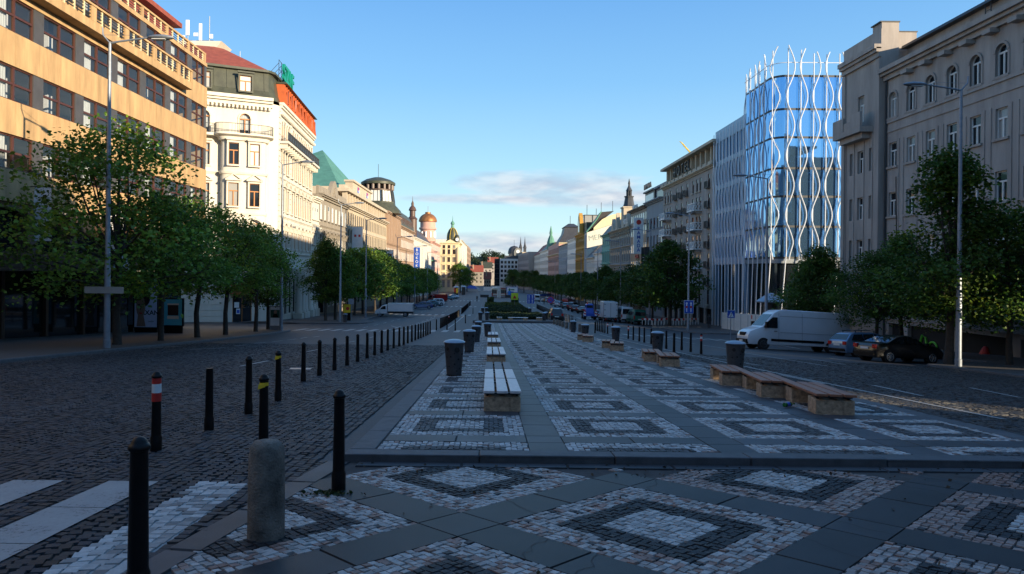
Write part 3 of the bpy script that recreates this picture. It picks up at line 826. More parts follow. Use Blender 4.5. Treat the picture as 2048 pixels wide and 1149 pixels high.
for u in piers+[F.len-.2]:
    w = .4 if u < F.len-.3 else .19
    for z0, z1 in ((6.6, 8.36), (10.05, 11.81), (13.5, 15.26), (16.95, 18.7)): mb = MB(OL).mat(M['greypier']); fbox(mb, F, u-w, u+w, -.34, -.05, z0+.002, z1-.002); mb.build('pier', ob)
mb = MB(OL).mat(M['room'])
for z in (5.4, 8.95, 12.4, 15.85): fbox(mb, F, .1, F.len-.4, -6, -.36, z, z+.3)
fbox(mb, F, .1, F.len-.4, -6.2, -6.01, 5, 19)
fbox(mb, F, .1, F.len-.4, -6, -.36, 18.72, 18.98)
for u in piers:
    for z0 in (5.71, 9.26, 12.71, 16.16): fbox(mb, F, u-1.25, u-.85, -1.5, -1.1, z0, z0+3.1)
mb.build('interior', ob)
for r, sill in enumerate((6.6, 10.05, 13.5, 16.95)):
    for i in range(len(piers)):
        a = piers[i]+.4; b_ = piers[i+1]-.4 if i+1 < len(piers) else F.len-.39
        cu = rng.choice([None, 3, None, 3, None])
        window(ob, F, (a+b_)/2, sill+.004, b_-a-.01, 1.745, 'half', 'wood_f', 'glass', curtain=cu)
mb = MB(OL).mat(M['sand'])                       # projecting balcony band with rails
uE = 53.0-24
fbox(mb, F, 0, uE, .012, .75, 15.6, 16.1); fbox(mb, F, 0, uE, .6, .78, 16.98, 17.1)
for u in [p for p in piers if p < uE]: fbox(mb, F, u-.25, u+.25, .62, .76, 16.1, 16.95)
fbox(mb, F, uE-.3, uE, .62, .76, 16.1, 16.95)
fbox(mb, F, 0, F.len, -.3, -.1, 19.72, 19.86)
for u in piers+[F.len-.15]: fbox(mb, F, u-.15, u+.15, -.28, -.12, 19.002, 19.72)
mb.build('balcony', ob)
mb = MB(OL).mat(M['iron'])
for z in (16.25, 16.45, 16.65, 16.82): fbox(mb, F, 0, uE, .66, .70, z, z+.05)
for z in (19.15, 19.32, 19.5): fbox(mb, F, 0, F.len, -.22, -.18, z, z+.04)
mb.mat(M['cream2'])
for p in piers:
    for k in range(1, 4):
        u = p+3.62*k/4
        if u < uE: fbox(mb, F, u-.04, u+.04, .63, .73, 16.102, 16.948)
        if u < F.len: fbox(mb, F, u-.04, u+.04, -.25, -.15, 19.004, 19.718)
mb.build('railing', ob)
mb = MB(OL).mat(M['tile'])
Fp = Fr((-26.8, 24), (-26.8, 57.0), (1, 0))
ops = [(u-.9, u+.9, 19.8, 21.3, False) for u in [p+1.8 for p in piers[:-1]]]
wallsheet(mb, Fp, 0, Fp.len, 19.0, 21.9, ops); shell(mb, Fp, 0, Fp.len, 19.0, 21.9, 9)
for z in np.arange(19.3, 21.8, .3): fbox(mb, Fp, 0, Fp.len, .002, .02, z, z+.02) if False else None
fbox(mb, Fp, -.3, Fp.len+.4, -9.2, .7, 21.92, 22.3)
mb.build('penthouse', ob)
for o_ in ops: window(ob, Fp, (o_[0]+o_[1])/2, 19.8, 1.8, 1.5, 'half', 'wood_f', 'pane_dark')
mb = MB(OL).mat(M['greyr']); fbox(mb, F, 0, F.len, -14, -6.3, -6, 19); fbox(mb, F, 0, F.len, -6.3, -.4, 4.75, 4.98); mb.build('body', ob)
mb = MB(OL).mat(M['glass_car'])                  # dark glazed mezzanine, canopy and shopfronts below
fbox(mb, F, 0, F.len, -1.2, -1.0, 2.5, 4.74); fbox(mb, F, 0, F.len, -2.2, -2.0, -5.2, 1.5)
mb.build('shopfront', ob)
mb = MB(OL).mat(M['brown_t']); fbox(mb, F, 0, F.len, -2.3, .5, 1.55, 2.5)
for u in piers: fbox(mb, F, u-.35, u+.35, -.99, -.3, 2.502, 4.74)
for u in piers: fbox(mb, F, u-.12, u+.12, -2.0, -1.8, -5.2, 1.5)
for z in (1.75, 1.95, 2.15): fbox(mb, F, 0, F.len, .502, .53, z, z+.05)
mb.build('canopy', ob)

# ------------------------------------------------------------------ left: white corner house
wh = thing('corner_house', 'cream stucco corner house with curved balcony, rust-red mansard and red tiled roof', 'building', (-24.5, 75.5, -7)); WL = wh.location
FS = Fr((-40, 69.2), (-24.7, 76.0), (.4, -.9)); FC = Fr((-24.7, 76.0), (-24.0, 76.9), (1, -1)); FT = Fr((-24, 76.9), (-25.4, 97.0), (1, 0))
def off_face(d): return Fr(FS.P(0, d, 0)[:2], FS.P(FS.len, d, 0)[:2], (.4, -.9))
mb = MB(WL).mat(M['cream'])
us = [FS.len-6.75-5.2, FS.len-6.75-2.6, FS.len-6.75]     # columns left of the bay
rows = [(4.3, 2.4, 1.15), (8.5, 2.5, 1.2), (12.95, 2.35, 1.2), (16.3, 2.5, 1.15)]
ops = []; opsT = []
nT = 8; ut = [1.3+(FT.len-1.6)*(i+.4)/nT for i in range(nT)]
for k, (z, h, w) in enumerate(rows):
    for u in us: ops.append((u-w/2, u+w/2, z, z+h, k == 3))
    if k == 3:
        for u in (FS.len-2.6,): ops.append((u-w/2, u+w/2, z, z+h, True))
    for u in ut: opsT.append((u-.5, u+.5, z, z+h, k == 3))
door_u = FS.len-2.7
gops = [(door_u-1.0, door_u+1.0, -5.0, -.9, False)]
wallsheet(mb, FS, 0, FS.len, -7, 20.2, ops+gops)
wallsheet(mb, FC, 0, FC.len, -7, 20.2, [])
tops = [(u-.85, u+.85, -3.6, .6, False) for u in ut[:4]]
wallsheet(mb, FT, 0, FT.len, -7.5, 20.2, opsT+tops, rev=.3)
fbox(mb, FT, FT.len-.3, FT.len-.01, -14, -.02, -7.5, 20.2)
mb.poly([(-40, 69.2, -7), (-40, 92, -7), (-40, 92, 20.2), (-40, 69.2, 20.2)])
mb.build('wall', wh)
mb = MB(WL).mat(M['dark'])
mb.poly([FS.P(0, -1.5, -7), FS.P(FS.len-.8, -1.5, -7), FS.P(FS.len-.8, -1.5, 20.1), FS.P(0, -1.5, 20.1)])
mb.poly([FT.P(.6, -1.5, -7), FT.P(FT.len, -1.5, -7), FT.P(FT.len, -1.5, 20.1), FT.P(.6, -1.5, 20.1)])
mb.build('interior', wh)
trims = ['seg', 'ped', 'hood', 'arch']
for k, (z, h, w) in enumerate(rows):
    st = 'archT' if k == 3 else 'T'
    cols = list(us)+([FS.len-2.6] if k == 3 else [])
    for u in cols: window(wh, FS, u, z, w, h, st, 'ochre_f', 'glass', trims[k], 'cream', curtain=rng.choice([0, 1, 0, 2]))
    for u in ut: window(wh, FT, u, z, 1.0, h, st, 'ochre_f', 'pane_dark', trims[k], 'cream', rec=-.09)
for u in ut[:4]: window(wh, FT, u, -3.6, 1.7, 4.2, 'plain', 'iron', 'pane_dark', rec=.08)
# round-cornered bay carrying two windows per floor
bc = FS.len-2.7; W2, D2 = 2.35, 1.15
def bayring(z, grow=0.0):
    pts = []
    for i in range(13):
        a = math.pi*i/12; c, s_ = math.cos(a), math.sin(a)
        pts.append(FS.P(bc-(W2+grow)*math.copysign(abs(c)**.45, c), (D2+grow)*abs(s_)**.45+.002, z))
    pts.append(FS.P(bc+W2+grow, -.3, z)); pts.append(FS.P(bc-W2-grow, -.3, z)); return pts
mb = MB(WL).mat(M['cream'])
mb.loft([bayring(2.6, -1.3), bayring(3.0, -.5), bayring(3.5, -.1), bayring(4.1), bayring(15.6)])
for z, g_, h in ((3.5, .12, .3), (7.6, .14, .28), (11.95, .2, .3), (15.6, .35, .55)): mb.loft([bayring(z, g_*.6), bayring(z+h*.6, g_), bayring(z+h, g_)])
mb.build('bay', wh)
FB = off_face(D2+.012)
for k, (z, h, w) in enumerate(rows[:3]):
    for du in (-1.1, 1.05): window(wh, FB, bc+du, z, 1.05, h, 'T', 'ochre_f', 'pane_bright' if k != 1 else 'pane', trims[k], 'cream', rec=-.2)
# balcony: curved at the bay, running on down the street front
mb = MB(WL).mat(M['cream'])
mb.loft([bayring(15.95, .4), bayring(16.12, .75), bayring(16.28, .75)])
fbox(mb, FS, 0, bc-W2-.6, .012, 1.0, 16.0, 16.27); fbox(mb, FT, .2, FT.len-.5, .012, 1.1, 16.0, 16.27)
for u in np.arange(.6, FT.len-.6, 1.25): fbox(mb, FT, u-.14, u+.14, .013, .9, 15.45, 15.99)
for u in np.arange(.5, bc-W2-.8, 1.3): fbox(mb, FS, u-.16, u+.16, .013, .85, 15.5, 15.99)
mb.build('balcony', wh)
mb = MB(WL).mat(M['iron'])
pts = bayring(16.3, .68)[:13]
for zz in (1.0, .15): mb.tube([(x, y, z+zz) for x, y, z in pts], .03, 6)
for a, b_ in zip(pts[:-1], pts[1:]):
    for q in range(5):
        x = a[0]+(b_[0]-a[0])*q/5; y = a[1]+(b_[1]-a[1])*q/5; mb.tube([(x, y, 16.3), (x, y, 17.3)], .014, 4)
railing(mb, FS, 0, bc-W2-.6, .92, 16.28, 1.0); railing(mb, FT, .3, FT.len-.5, 1.02, 16.28, 1.05, step=.2, rad=.018)
for u in np.arange(.5, FT.len-.6, 1.2): fbox(mb, FT, u-.3, u+.3, 1.0, 1.04, 16.5, 17.0)
mb.build('railing', wh)
mb = MB(WL).mat(M['cream'])
cornice(mb, FS, 0, FS.len+.3, 19.65, 1.0, .8); cornice(mb, FT, 0.3, FT.len, 19.65, 1.0, .5, over=.0)
for u in np.arange(.3, FS.len, .42): fbox(mb, FS, u-.1, u+.1, .005, .42, 19.3, 19.62)
for u in np.arange(.5, FT.len, .5): fbox(mb, FT, u-.12, u+.12, .005, .42, 19.3, 19.62)
for z, h, p_ in ((1.5, .5, .35), (3.5, .25, .2), (7.7, .25, .2), (12.0, .28, .22)):
    cornice(mb, FS, 0, bc-W2-.2, z, h, p_); cornice(mb, FT, .2, FT.len, z, h, p_)
for z in np.arange(-4.6, 1.3, .62): fbox(mb, FS, 0, door_u-1.4, .003, .07, z, z+.56)
for z in np.arange(2.2, 19.2, .62):
    for u in (.5, 6.2, FT.len-.7): fbox(mb, FT, u-.36, u+.36, .003, .09, z, z+.52)
mb.build('moulding', wh)
for u in (8.2, 10.4, 12.0, 15.6, 17.4, 19.2):
    mb = MB(WL).mat(M['cream']); c = Vector(FT.P(u, .75, 0)); zg = -6.6
    mb.box(c.x-.55, c.x+.55, c.y-.55, c.y+.55, zg, -3.7)
    mb.lathe([(.46, -3.698), (.46, -3.4), (.38, -3.3), (.36, -1), (.31, .8), (.42, 1.0), (.46, 1.45)], (c.x, c.y, 0), 18); mb.build('column', wh)
# roofs
mb = MB(WL).mat(M['copper_d'])
def ring(z, ins): return [FS.P(0, -ins, z), FS.P(FS.len-.1, -ins, z), (-24.1-ins, 77.1+ins*.3, z), (-24.15-ins, 78.6, z), (-25.0-ins, 92, z), (-40, 92, z)]
mb.loft([ring(20.66, .1), ring(21.6, .45), ring(23.7, .8), ring(23.75, .4), ring(24.0, .4)], sm=False)
for u in np.arange(.6, FS.len-.3, 1.3):
    mb.hexa([FS.P(u-.05, -.4, 21.6), FS.P(u+.05, -.4, 21.6), FS.P(u+.05, -.8, 21.6), FS.P(u-.05, -.8, 21.6), FS.P(u-.05, -.72, 23.65), FS.P(u+.05, -.72, 23.65), FS.P(u+.05, -1.0, 23.65), FS.P(u-.05, -1.0, 23.65)])
mb.build('mansard', wh)
mb = MB(WL).mat(M['mansard'])
rT = lambda z, d: [FT.P(1.8, d, z), FT.P(FT.len, d, z), FT.P(FT.len, -9, z), FT.P(1.8, -9, z)]
mb.loft([rT(20.66, .42), rT(23.1, .1)], sm=False)
for i in range(19):
    u = 2.0+(FT.len-2.4)*i/18; mb.hexa([FT.P(u-.12, .3, 20.66), FT.P(u+.12, .3, 20.66), FT.P(u+.12, .56, 20.66), FT.P(u-.12, .56, 20.66), FT.P(u-.12, 0, 23.1), FT.P(u+.12, 0, 23.1), FT.P(u+.12, .24, 23.1), FT.P(u-.12, .24, 23.1)])
mb.mat(M['copper_d'])
mb.loft([[FT.P(1.7, .6, 23.12), FT.P(FT.len+.3, .6, 23.12), FT.P(FT.len+.3, -9, 23.12), FT.P(1.7, -9, 23.12)], [FT.P(1.7, .4, 23.32), FT.P(FT.len+.3, .4, 23.32), FT.P(FT.len+.3, -9, 23.32), FT.P(1.7, -9, 23.32)]], sm=False)
mb.build('street_mansard', wh)
for i in range(9):
    u = 2.55+(FT.len-3.6)*i/8; window(wh, FT, u, 21.0, .7, 1.5, 'plain', 'mansard', 'pane_dark', rec=-.62)
mb = MB(WL).mat(M['tile'])
r0 = [FS.P(0, -.4, 24.0), FS.P(FS.len-.6, -.4, 24.0), (-24.7, 77.6, 24.0), (-25.2, 88, 24.0), (-40, 88, 24.0)]
r1 = [(-40, 77.5, 27.6), (-32.4, 79.5, 27.6), (-31.6, 80.2, 27.6), (-31.6, 83, 27.6), (-40, 83, 27.6)]
mb.loft([r0, r1], sm=False)
mb.mat(M['cream'])
mb.loft([[(-40, 79.6, 27.602), (-32.2, 79.7, 27.602), (-32.2, 82.8, 27.602), (-40, 82.8, 27.602)], [(-40, 79.6, 28.3), (-31.6, 79.6, 28.3), (-31.6, 82.8, 28.3), (-40, 82.8, 28.3)]], sm=False)
mb.build('roof', wh)
FD = off_face(-.45)
for u in (FS.len-6.75, FS.len-2.55): window(wh, FD, u, 21.3, 1.25, 1.7, 'T', 'ochre_f', 'pane_bright', 'hood', 'copper_d', rec=-.35)
dr = MB(WL).mat(M['ochre_f'])
for x in (-1, -.03, .94): fbox(dr, FS, door_u+x-.0, door_u+x+.06, -.2, -.08, -5.0, -.9)
fbox(dr, FS, door_u-.94, door_u+.94, -.19, -.1, -5, -4.3); fbox(dr, FS, door_u-.94, door_u+.94, -.19, -.1, -1.1, -.9)
do = dr.build('door', wh)
dr = MB(WL).mat(M['glass_car']); fbox(dr, FS, door_u-.94, door_u+.94, -.17, -.15, -4.3, -1.1); dr.build('pane', do)
pp = MB(WL).mat(M['white']); fbox(pp, FS, door_u-.8, door_u-.3, -.095, -.085, -2.5, -1.9); fbox(pp, FS, door_u-.6, door_u-.2, -.095, -.085, -3.2, -2.6); pp.mat(M['blue']); fbox(pp, FS, door_u-.55, door_u-.25, -.083, -.079, -3.1, -2.75); pp.build('notice', do)
aw = MB(WL).mat(M['red'])
aw.hexa([FS.P(door_u-1.3, .02, -.9), FS.P(door_u+1.3, .02, -.9), FS.P(door_u+1.3, 1.0, -.95), FS.P(door_u-1.3, 1.0, -.95), FS.P(door_u-1.3, .02, .2), FS.P(door_u+1.3, .02, .2), FS.P(door_u+1.3, .3, .1), FS.P(door_u-1.3, .3, .1)])
tag(put('awning', aw.mesh(), None, WL), 'red awning over the wooden shop door of the cream corner house', 'awning')
# rooftop letters and their frame
lf = thing('roof_sign', 'green rooftop letters on a steel frame above the rust-red mansard', 'roof sign', FT.P(5.0, -1.2, 23.32))
for i, ch in enumerate('SZIF'):
    tm_ = mat('green_letters', (.0, .22, .16), .5, var=.05) if i == 0 else tm_
    text('letter', ch, 2.7, lf, Vector(FT.P(3.3+i*1.45, -.2, 24.75))-lf.location, (R(90), 0, FT.rz+math.pi), tm_, .25, bold=True)
b_ = MB(lf.location).mat(M['iron'])
for u in np.arange(2.0, 9.2, 1.2):
    b_.tube([FT.P(u, -.5, 23.32), FT.P(u, -.5, 26.0)], .035, 5); b_.tube([FT.P(u, -2.5, 23.32), FT.P(u, -.5, 25.6)], .03, 5)
for z in (23.9, 24.9, 25.95): b_.tube([FT.P(2.0, -.5, z), FT.P(8.0, -.5, z)], .03, 5)
b_.build('frame', lf)
def antenna(name, label, x, y, z, h, panels, group=None):
    o = thing(name, label, 'antenna', (x, y, z), group=group)
    b = MB().mat(M['galv']); b.tube([(0, 0, 0), (0, 0, h)], .05, 6); b.tube([(-.5, 0, .35), (.5, 0, .35)], .03, 5); b.box(-.35, .35, -.3, .3, 0, .12); b.build('mast', o)
    for px_, pz_, pw, ph in panels:
        b = MB().mat(M['white']); b.box(px_-pw/2, px_+pw/2, -.16, -.07, pz_, pz_+ph); b.mat(M['galv']); b.tube([(0, 0, pz_+ph*.4), (px_, -.1, pz_+ph*.4)], .03, 5); b.build('panel', o)
    return o
x, z = ru(376, 66, 80.5); antenna('antenna', 'white panel antenna mast at the left end of the tiled roof ridge', x, 80.5, 28.3, 2.7, [(0, .9, .4, 1.8), (-.45, .3, .3, .6)])
x, z = ru(401, 66, 80.5); antenna('antenna', 'tall white panel antenna in the middle of the tiled roof ridge', x, 80.5, 28.3, 2.3, [(.05, .3, .34, 2.0), (-.5, .8, .5, .4)])
x, z = ru(419, 66, 80.5); antenna('antenna', 'thin mast with a small white box beside the ridge antennas', x, 80.5, 28.3, 3.2, [(.25, .55, .4, .5)])
x, z = ru(480, 120, 82); antenna('antenna', 'cluster of three white panel antennas lower down the tiled roof', x, 82, 25.0, 2.9, [(-.9, .8, .25, 1.0), (.1, .3, .3, 1.7), (.75, .2, .3, 1.4)])
# ------------------------------------------------------------------ left row beyond the side street
XL = -25.4
block('town_house', 'narrow cream town house squeezed between the white corner house and the grey gabled house', (XL, 97.02), (XL, 101.0), (1, 0), 0, 12.0,
      [(-3.4, 3.2, 1.2, 2, 'plain', None), (1.6, 2.1, .8, 3, 'T', 'hood'), (5.4, 2.1, .8, 3, 'T', 'seg'), (9.0, 1.7, .8, 3, 'T', 'sill')], 'cream', 'white_f', 'pane', cornices=((11.5, .7, .7), (4.3, .25, .2), (8.1, .25, .2)), far=True, roof=('gable', 'slate', 1.6))
rt, F = block('gabled_house', 'grey-brown baroque town house with white blinds, balustrade and a curved gable', (XL, 101.03), (XL, 120.8), (1, 0), 0, 13.05,
      [(-4.0, 3.6, 1.5, 7, 'plain', None), (.4, 2.5, 1.05, 8, 'plain', 'sill'), (4.8, 2.4, 1.05, 8, 'T', 'seg'), (9.3, 2.35, 1.05, 8, 'T', 'sill')], 'baroque', 'white_f', 'pane_bright', cornices=((12.4, .8, .8), (8.2, .25, .2), (3.6, .3, .3)), far=True)
b = MB(rt.location).mat(M['baroque'])
fbox(b, F, 0, 7, -.5, -.1, 13.07, 14.3); fbox(b, F, 13.2, F.len, -.5, -.1, 13.07, 14.3)
pr = [(7.0, 13.07)]+[(7.0+6.2*i/16, 13.9+2.3*math.sin(math.pi*i/16)**1.4) for i in range(17)]+[(13.2, 13.07)]
b.loft([[F.P(u, .02, z) for u, z in pr], [F.P(u, -.6, z) for u, z in pr]], sm=False)
for u, z, r_ in ((10.1, 14.3, .8), (8.8, 13.7, .35), (11.4, 13.7, .35)): b.tube([F.P(u, .0, z), F.P(u, .22, z)], r_, 12)
b.build('gable', rt)
b = MB(rt.location).mat(M['cream']); fbox(b, F, -1, 9, -12, -6, 13.1, 18.2); b.mat(M['slate']); fbox(b, F, -1.4, 9.4, -12.4, -5.8, 18.21, 18.5); b.build('rear_attic', rt)
window(rt, Fr((XL-6.01, 101.03), (XL-6.01, 120.8), (1, 0)), 3.0, 14.9, 2.2, 2.0, 'cross', 'wood_f', 'pane_dark', None, None, True, rec=-.2)
rt, F = block('bank_building', 'beige stone bank with window fins, top gallery and green copper pyramid roof', (XL, 120.83), (XL, 166.0), (1, 0), 0, 13.2,
      [(-4.4, 4.0, 2.0, 14, 'plain', None), (.4, 2.2, 1.7, 22, 'cross', None), (3.5, 2.2, 1.55, 22, 'cross', None), (6.7, 2.2, 1.55, 22, 'cross', None), (9.9, 2.2, 1.55, 22, 'cross', None)], 'beige', 'iron', 'pane_dark', cornices=((12.7, .7, .9),), far=True)
b = MB(rt.location).mat(M['beige'])
for i in range(23):
    u = F.len*i/22; fbox(b, F, max(0, u-.2), min(F.len, u+.2), .003, .16, .2, 12.4)
for z in (2.75, 5.9, 9.1): fbox(b, F, .21, F.len-.21, .002, .2, z, z+.5)
b.build('window_fins', rt)
b = MB(rt.location).mat(M['beige'])
fbox(b, F, 0, F.len, -4, -2.2, 13.21, 15.7); fbox(b, F, -.2, F.len+.2, -4, .3, 15.71, 16.3)
for i in range(18):
    u = .8+(F.len-1.6)*i/17; fbox(b, F, u-.35, u+.35, -1.0, -.2, 13.41, 15.70)
b.build('gallery', rt)
b = MB(rt.location).mat(M['beige']); fbox(b, F, 9.5, 30, -2.4, -1.0, 16.31, 18.6); fbox(b, F, 9.2, 30.3, -2.6, -.7, 18.61, 19.0); fbox(b, F, 4, 9.45, -2.4, -1.3, 16.31, 17.4)
for u in (19.0, 21.2): fbox(b, F, u, u+.02, -.99, -.98, 16.9, 18.2)
b.build('attic', rt)
b = MB(rt.location).mat(M['copper'])
ap = (-37.6, 152, 28.4); q = [(-28, 128, 16.6), (-28, 166, 16.6), (-52, 166, 16.6), (-52, 128, 16.6)]
for i in range(4): b.poly([q[i], q[(i+1) % 4], ap])
b.mat(M['beige']); b.box(-52, -28.2, 120.9, 165.8, 13.3, 16.59)
b.build('roof', rt)
for u in (15.0, 24.8):
    lg = MB(rt.location).mat(M['blue']); fbox(lg, F, u-.75, u+.75, -.999, -.9, 16.75, 18.15); lg.mat(M['red']); fbox(lg, F, u-.75, u-.1, -.899, -.86, 17.5, 18.15); lg.mat(M['white']); lg.tube([F.P(u+.25, -.88, 17.35), F.P(u+.25, -.85, 17.35)], .38, 10)
    lg.build('emblem', rt)
rt, F = block('lantern_building', 'brown stone building crowned by an octagonal glazed lantern with a dark belvedere', (XL, 166.03), (XL, 190.5), (1, 0), 0, 16.2,
      [(-5, 4, 2.2, 6, 'plain', None), (1.0, 2.4, 1.3, 9, 'cross', 'sill'), (5.0, 2.4, 1.3, 9, 'cross', 'sill'), (9.0, 2.6, 1.3, 9, 'cross', None), (12.4, 2.4, 1.3, 9, 'cross', None)], 'brownstone', 'white_f', 'pane', cornices=((15.5, .8, .7), (8.1, .4, .4)), far=True)
b = MB(rt.location).mat(M['brownstone'])
for i in range(10):
    u = F.len*i/9; fbox(b, F, max(0, u-.5), min(F.len, u+.5), .003, .5, 8.55, 15.4)
b.build('pilasters', rt)
c = (-28.9, 175, 0)
b = MB(rt.location).mat(M['copper_d']); b.lathe([(6.4, 16.21), (6.0, 17.2), (4.6, 18.6), (4.5, 19.2)], c, 8, sm=False); b.lathe([(4.35, 23.6), (4.4, 24.2), (3.2, 24.9), (1.2, 25.5), (.05, 25.6)], c, 16, sm=False); b.tube([(c[0], c[1], 25.5), (c[0], c[1], 29)], .06, 5); b.build('cupola', rt)
b = MB(rt.location).mat(M['pane_bright']); b.lathe([(4.2, 19.21), (3.75, 22.0)], c, 8, sm=False); b.mat(M['iron'])
for i in range(8):
    a = 2*math.pi*(i+.5)/8; b.tube([(c[0]+4.25*math.cos(a), c[1]+4.25*math.sin(a), 19.2), (c[0]+3.8*math.cos(a), c[1]+3.8*math.sin(a), 22.0)], .28, 5)
    for t_ in (.33, .66):
        r_ = 4.22*math.cos(math.pi/8)/math.cos(math.pi/8); a2 = 2*math.pi*(i+1.5)/8
        p0 = Vector((c[0]+4.24*math.cos(a), c[1]+4.24*math.sin(a), 19.2)); p1 = Vector((c[0]+4.24*math.cos(a2), c[1]+4.24*math.sin(a2), 19.2)); s0 = p0.lerp(p1, t_)
        q0 = Vector((c[0]+3.8*math.cos(a), c[1]+3.8*math.sin(a), 22)); q1 = Vector((c[0]+3.8*math.cos(a2), c[1]+3.8*math.sin(a2), 22)); b.tube([s0, q0.lerp(q1, t_)], .06, 4)
b.build('lantern', rt)
b = MB(rt.location).mat(M['dark']); b.lathe([(3.2, 22.3), (3.2, 23.6)], c, 8, sm=False); b.mat(M['brown_t']); b.lathe([(3.9, 22.01), (3.9, 22.3)], c, 16, sm=False)
for i in range(16):
    a = 2*math.pi*(i+.5)/16; b.tube([(c[0]+3.7*math.cos(a), c[1]+3.7*math.sin(a), 22.3), (c[0]+3.7*math.cos(a), c[1]+3.7*math.sin(a), 23.6)], .42, 6)
b.build('belvedere', rt)
rt, F = block('mansard_house', 'brown stone building under a big curved dark green copper mansard roof', (XL, 190.53), (XL, 226), (1, 0), 0, 14.4,
      [(-5.5, 4, 2.6, 8, 'plain', None), (.5, 2.4, 1.3, 12, 'cross', None), (4.6, 2.4, 1.3, 12, 'cross', 'sill'), (8.4, 2.2, 1.3, 12, 'cross', 'sill'), (11.6, 2.0, 1.3, 12, 'cross', 'sill')], 'brownstone', 'white_f', 'pane_bright', cornices=((13.8, .6, .7), (7.6, .3, .3)), far=True, roof=('curved', 'copper_d', 6.2, 5))
dmr = MB(rt.location).mat(M['brown_t'])
for i in range(10): 
    u = 2.5+i*3.3; fbox(dmr, F, u-.8, u+.8, -2.2, .1, 15.2, 17.2)
dmr.build('dormers', rt)
rt, F = block('cream_house', 'cream building with a dark slate roof between the green mansard and the domed house', (XL, 226.03), (XL, 294.5), (1, 0), 0, 13.0,
      [(-6, 4, 3, 10, 'plain', None), (.2, 2.2, 1.5, 16, 'cross', None), (4.0, 2.2, 1.5, 16, 'cross', None), (7.8, 2.2, 1.5, 16, 'cross', None)], 'cream', 'white_f', 'pane', cornices=((12.3, .7, .7),), far=True, roof=('mansard', 'slate', 5.0, 4))
b = MB(rt.location).mat(M['brown_t']); c = (-27, 236, 0)
b.lathe([(1.6, 13), (1.6, 19.5), (1.9, 19.6), (1.3, 20.2), (1.0, 20.5), (1.0, 22.4), (1.4, 22.6), (1.0, 23.6), (.45, 24.2), (.5, 25), (.1, 26), (.04, 27.5)], c, 10); b.build('turret', rt)
# pink house with gilded dome
rt = thing('domed_house', 'pink corner house with a round tower and gilded copper dome on the left side', 'building', (XL, 295, -9)); PL = rt.location
Fa = Fr((XL-10, 295), (XL, 295), (0, -1)); Fb = Fr((XL, 295.01), (XL, 346), (1, 0))
b = MB(PL).mat(M['pink']); oa = []; ob_ = []
for z in (-5, -.6, 3.4, 7.2, 11.2):
    h = 3.2 if z < -2 else 2.4
    for i in range(4): oa.append((1+2.4*i, 2.2+2.4*i, z, z+h, False))
    for i in range(14): ob_.append((1.2+3.6*i, 2.9+3.6*i, z, z+h, False))
wallsheet(b, Fa, 0, 10, -9, 14.6, oa); wallsheet(b, Fb, 0, 51, -10, 14.6, ob_); shell(b, Fb, .7, 51, -10, 14.6, 10); b.build('wall', rt)
for o_ in oa: window(rt, Fa, (o_[0]+o_[1])/2, o_[2], 1.2, o_[3]-o_[2], 'cross', 'white_f', 'pane', 'sill', 'pink', True)
for o_ in ob_: window(rt, Fb, (o_[0]+o_[1])/2, o_[2], 1.7, o_[3]-o_[2], 'cross', 'white_f', 'pane', None, None, True)
b = MB(PL).mat(M['pink']); cornice(b, Fa, 0, 10, 13.9, .8, .7); cornice(b, Fb, .5, 51, 13.9, .8, .7); b.build('cornice', rt)
c = (-27.4, 298.5, 0)
b = MB(PL).mat(M['pink']); b.lathe([(3.6, 14.61), (3.6, 15.6), (3.2, 15.8), (3.2, 19.6), (3.8, 19.9), (3.8, 20.6), (3.3, 20.7), (3.3, 23.0), (3.9, 23.2)], c, 20, sm=False)
b.mat(M['white'])
for i in range(20):
    a = 2*math.pi*(i+.5)/20; r_ = 3.22
    if i % 2 == 0: b.tube([(c[0]+r_*math.cos(a), c[1]+r_*math.sin(a), 16.3), (c[0]+r_*math.cos(a), c[1]+r_*math.sin(a), 18.8)], .38, 6)
b.build('tower', rt)
b = MB(PL).mat(M['gold']); b.lathe([(3.95, 23.2)]+[(4.0*math.cos(t), 23.3+3.6*math.sin(t)) for t in np.linspace(.05, 1.25, 9)]+[(1.2, 27.0), (1.2, 27.4), (.1, 27.5)], c, 24); b.tube([(c[0], c[1], 27.4), (c[0], c[1], 30)], .06, 5); b.build('dome', rt)
b = MB(PL).mat(M['copper']); fbox(b, Fa, 2, 10.8, .3, 1.4, 5.9, 6.5); fbox(b, Fb, 0, 12, .3, 1.5, 5.9, 6.5); b.build('canopy', rt)
# yellow house with onion cupola
rt = thing('cupola_house', 'yellow stucco corner house with pediment, clock and dark ribbed onion cupola', 'building', (-16, 350, -10)); PL = rt.location
Fa = Fr((-26, 350), (-16.0, 350), (0, -1)); Fb = Fr((-16, 350.01), (-16, 374), (1, 0))
b = MB(PL).mat(M['cream2']); oa = []; ob_ = []
for z in (-6.5, -1.6, 2.4, 6.4, 10.4, 13.4):
    h = 3.6 if z < -4 else (2.5 if z < 13 else 1.7)
    for i in range(3): oa.append((1.5+2.6*i, 2.9+2.6*i, z, z+h, False))
    for i in range(6): ob_.append((1.8+3.6*i, 3.3+3.6*i, z, z+h, False))
wallsheet(b, Fa, 0, 10, -12, 16.4, oa); wallsheet(b, Fb, 0, 24, -12, 16.4, ob_); shell(b, Fb, .7, 24, -12, 16.4, 10); b.build('wall', rt)
for o_ in oa: window(rt, Fa, (o_[0]+o_[1])/2, o_[2], 1.4, o_[3]-o_[2], 'cross', 'wood_f', 'pane', 'hood' if o_[2] < 10 else 'sill', 'cream2', True)
for o_ in ob_: window(rt, Fb, (o_[0]+o_[1])/2, o_[2], 1.5, o_[3]-o_[2], 'cross', 'wood_f', 'pane', None, None, True)
b = MB(PL).mat(M['cream2'])
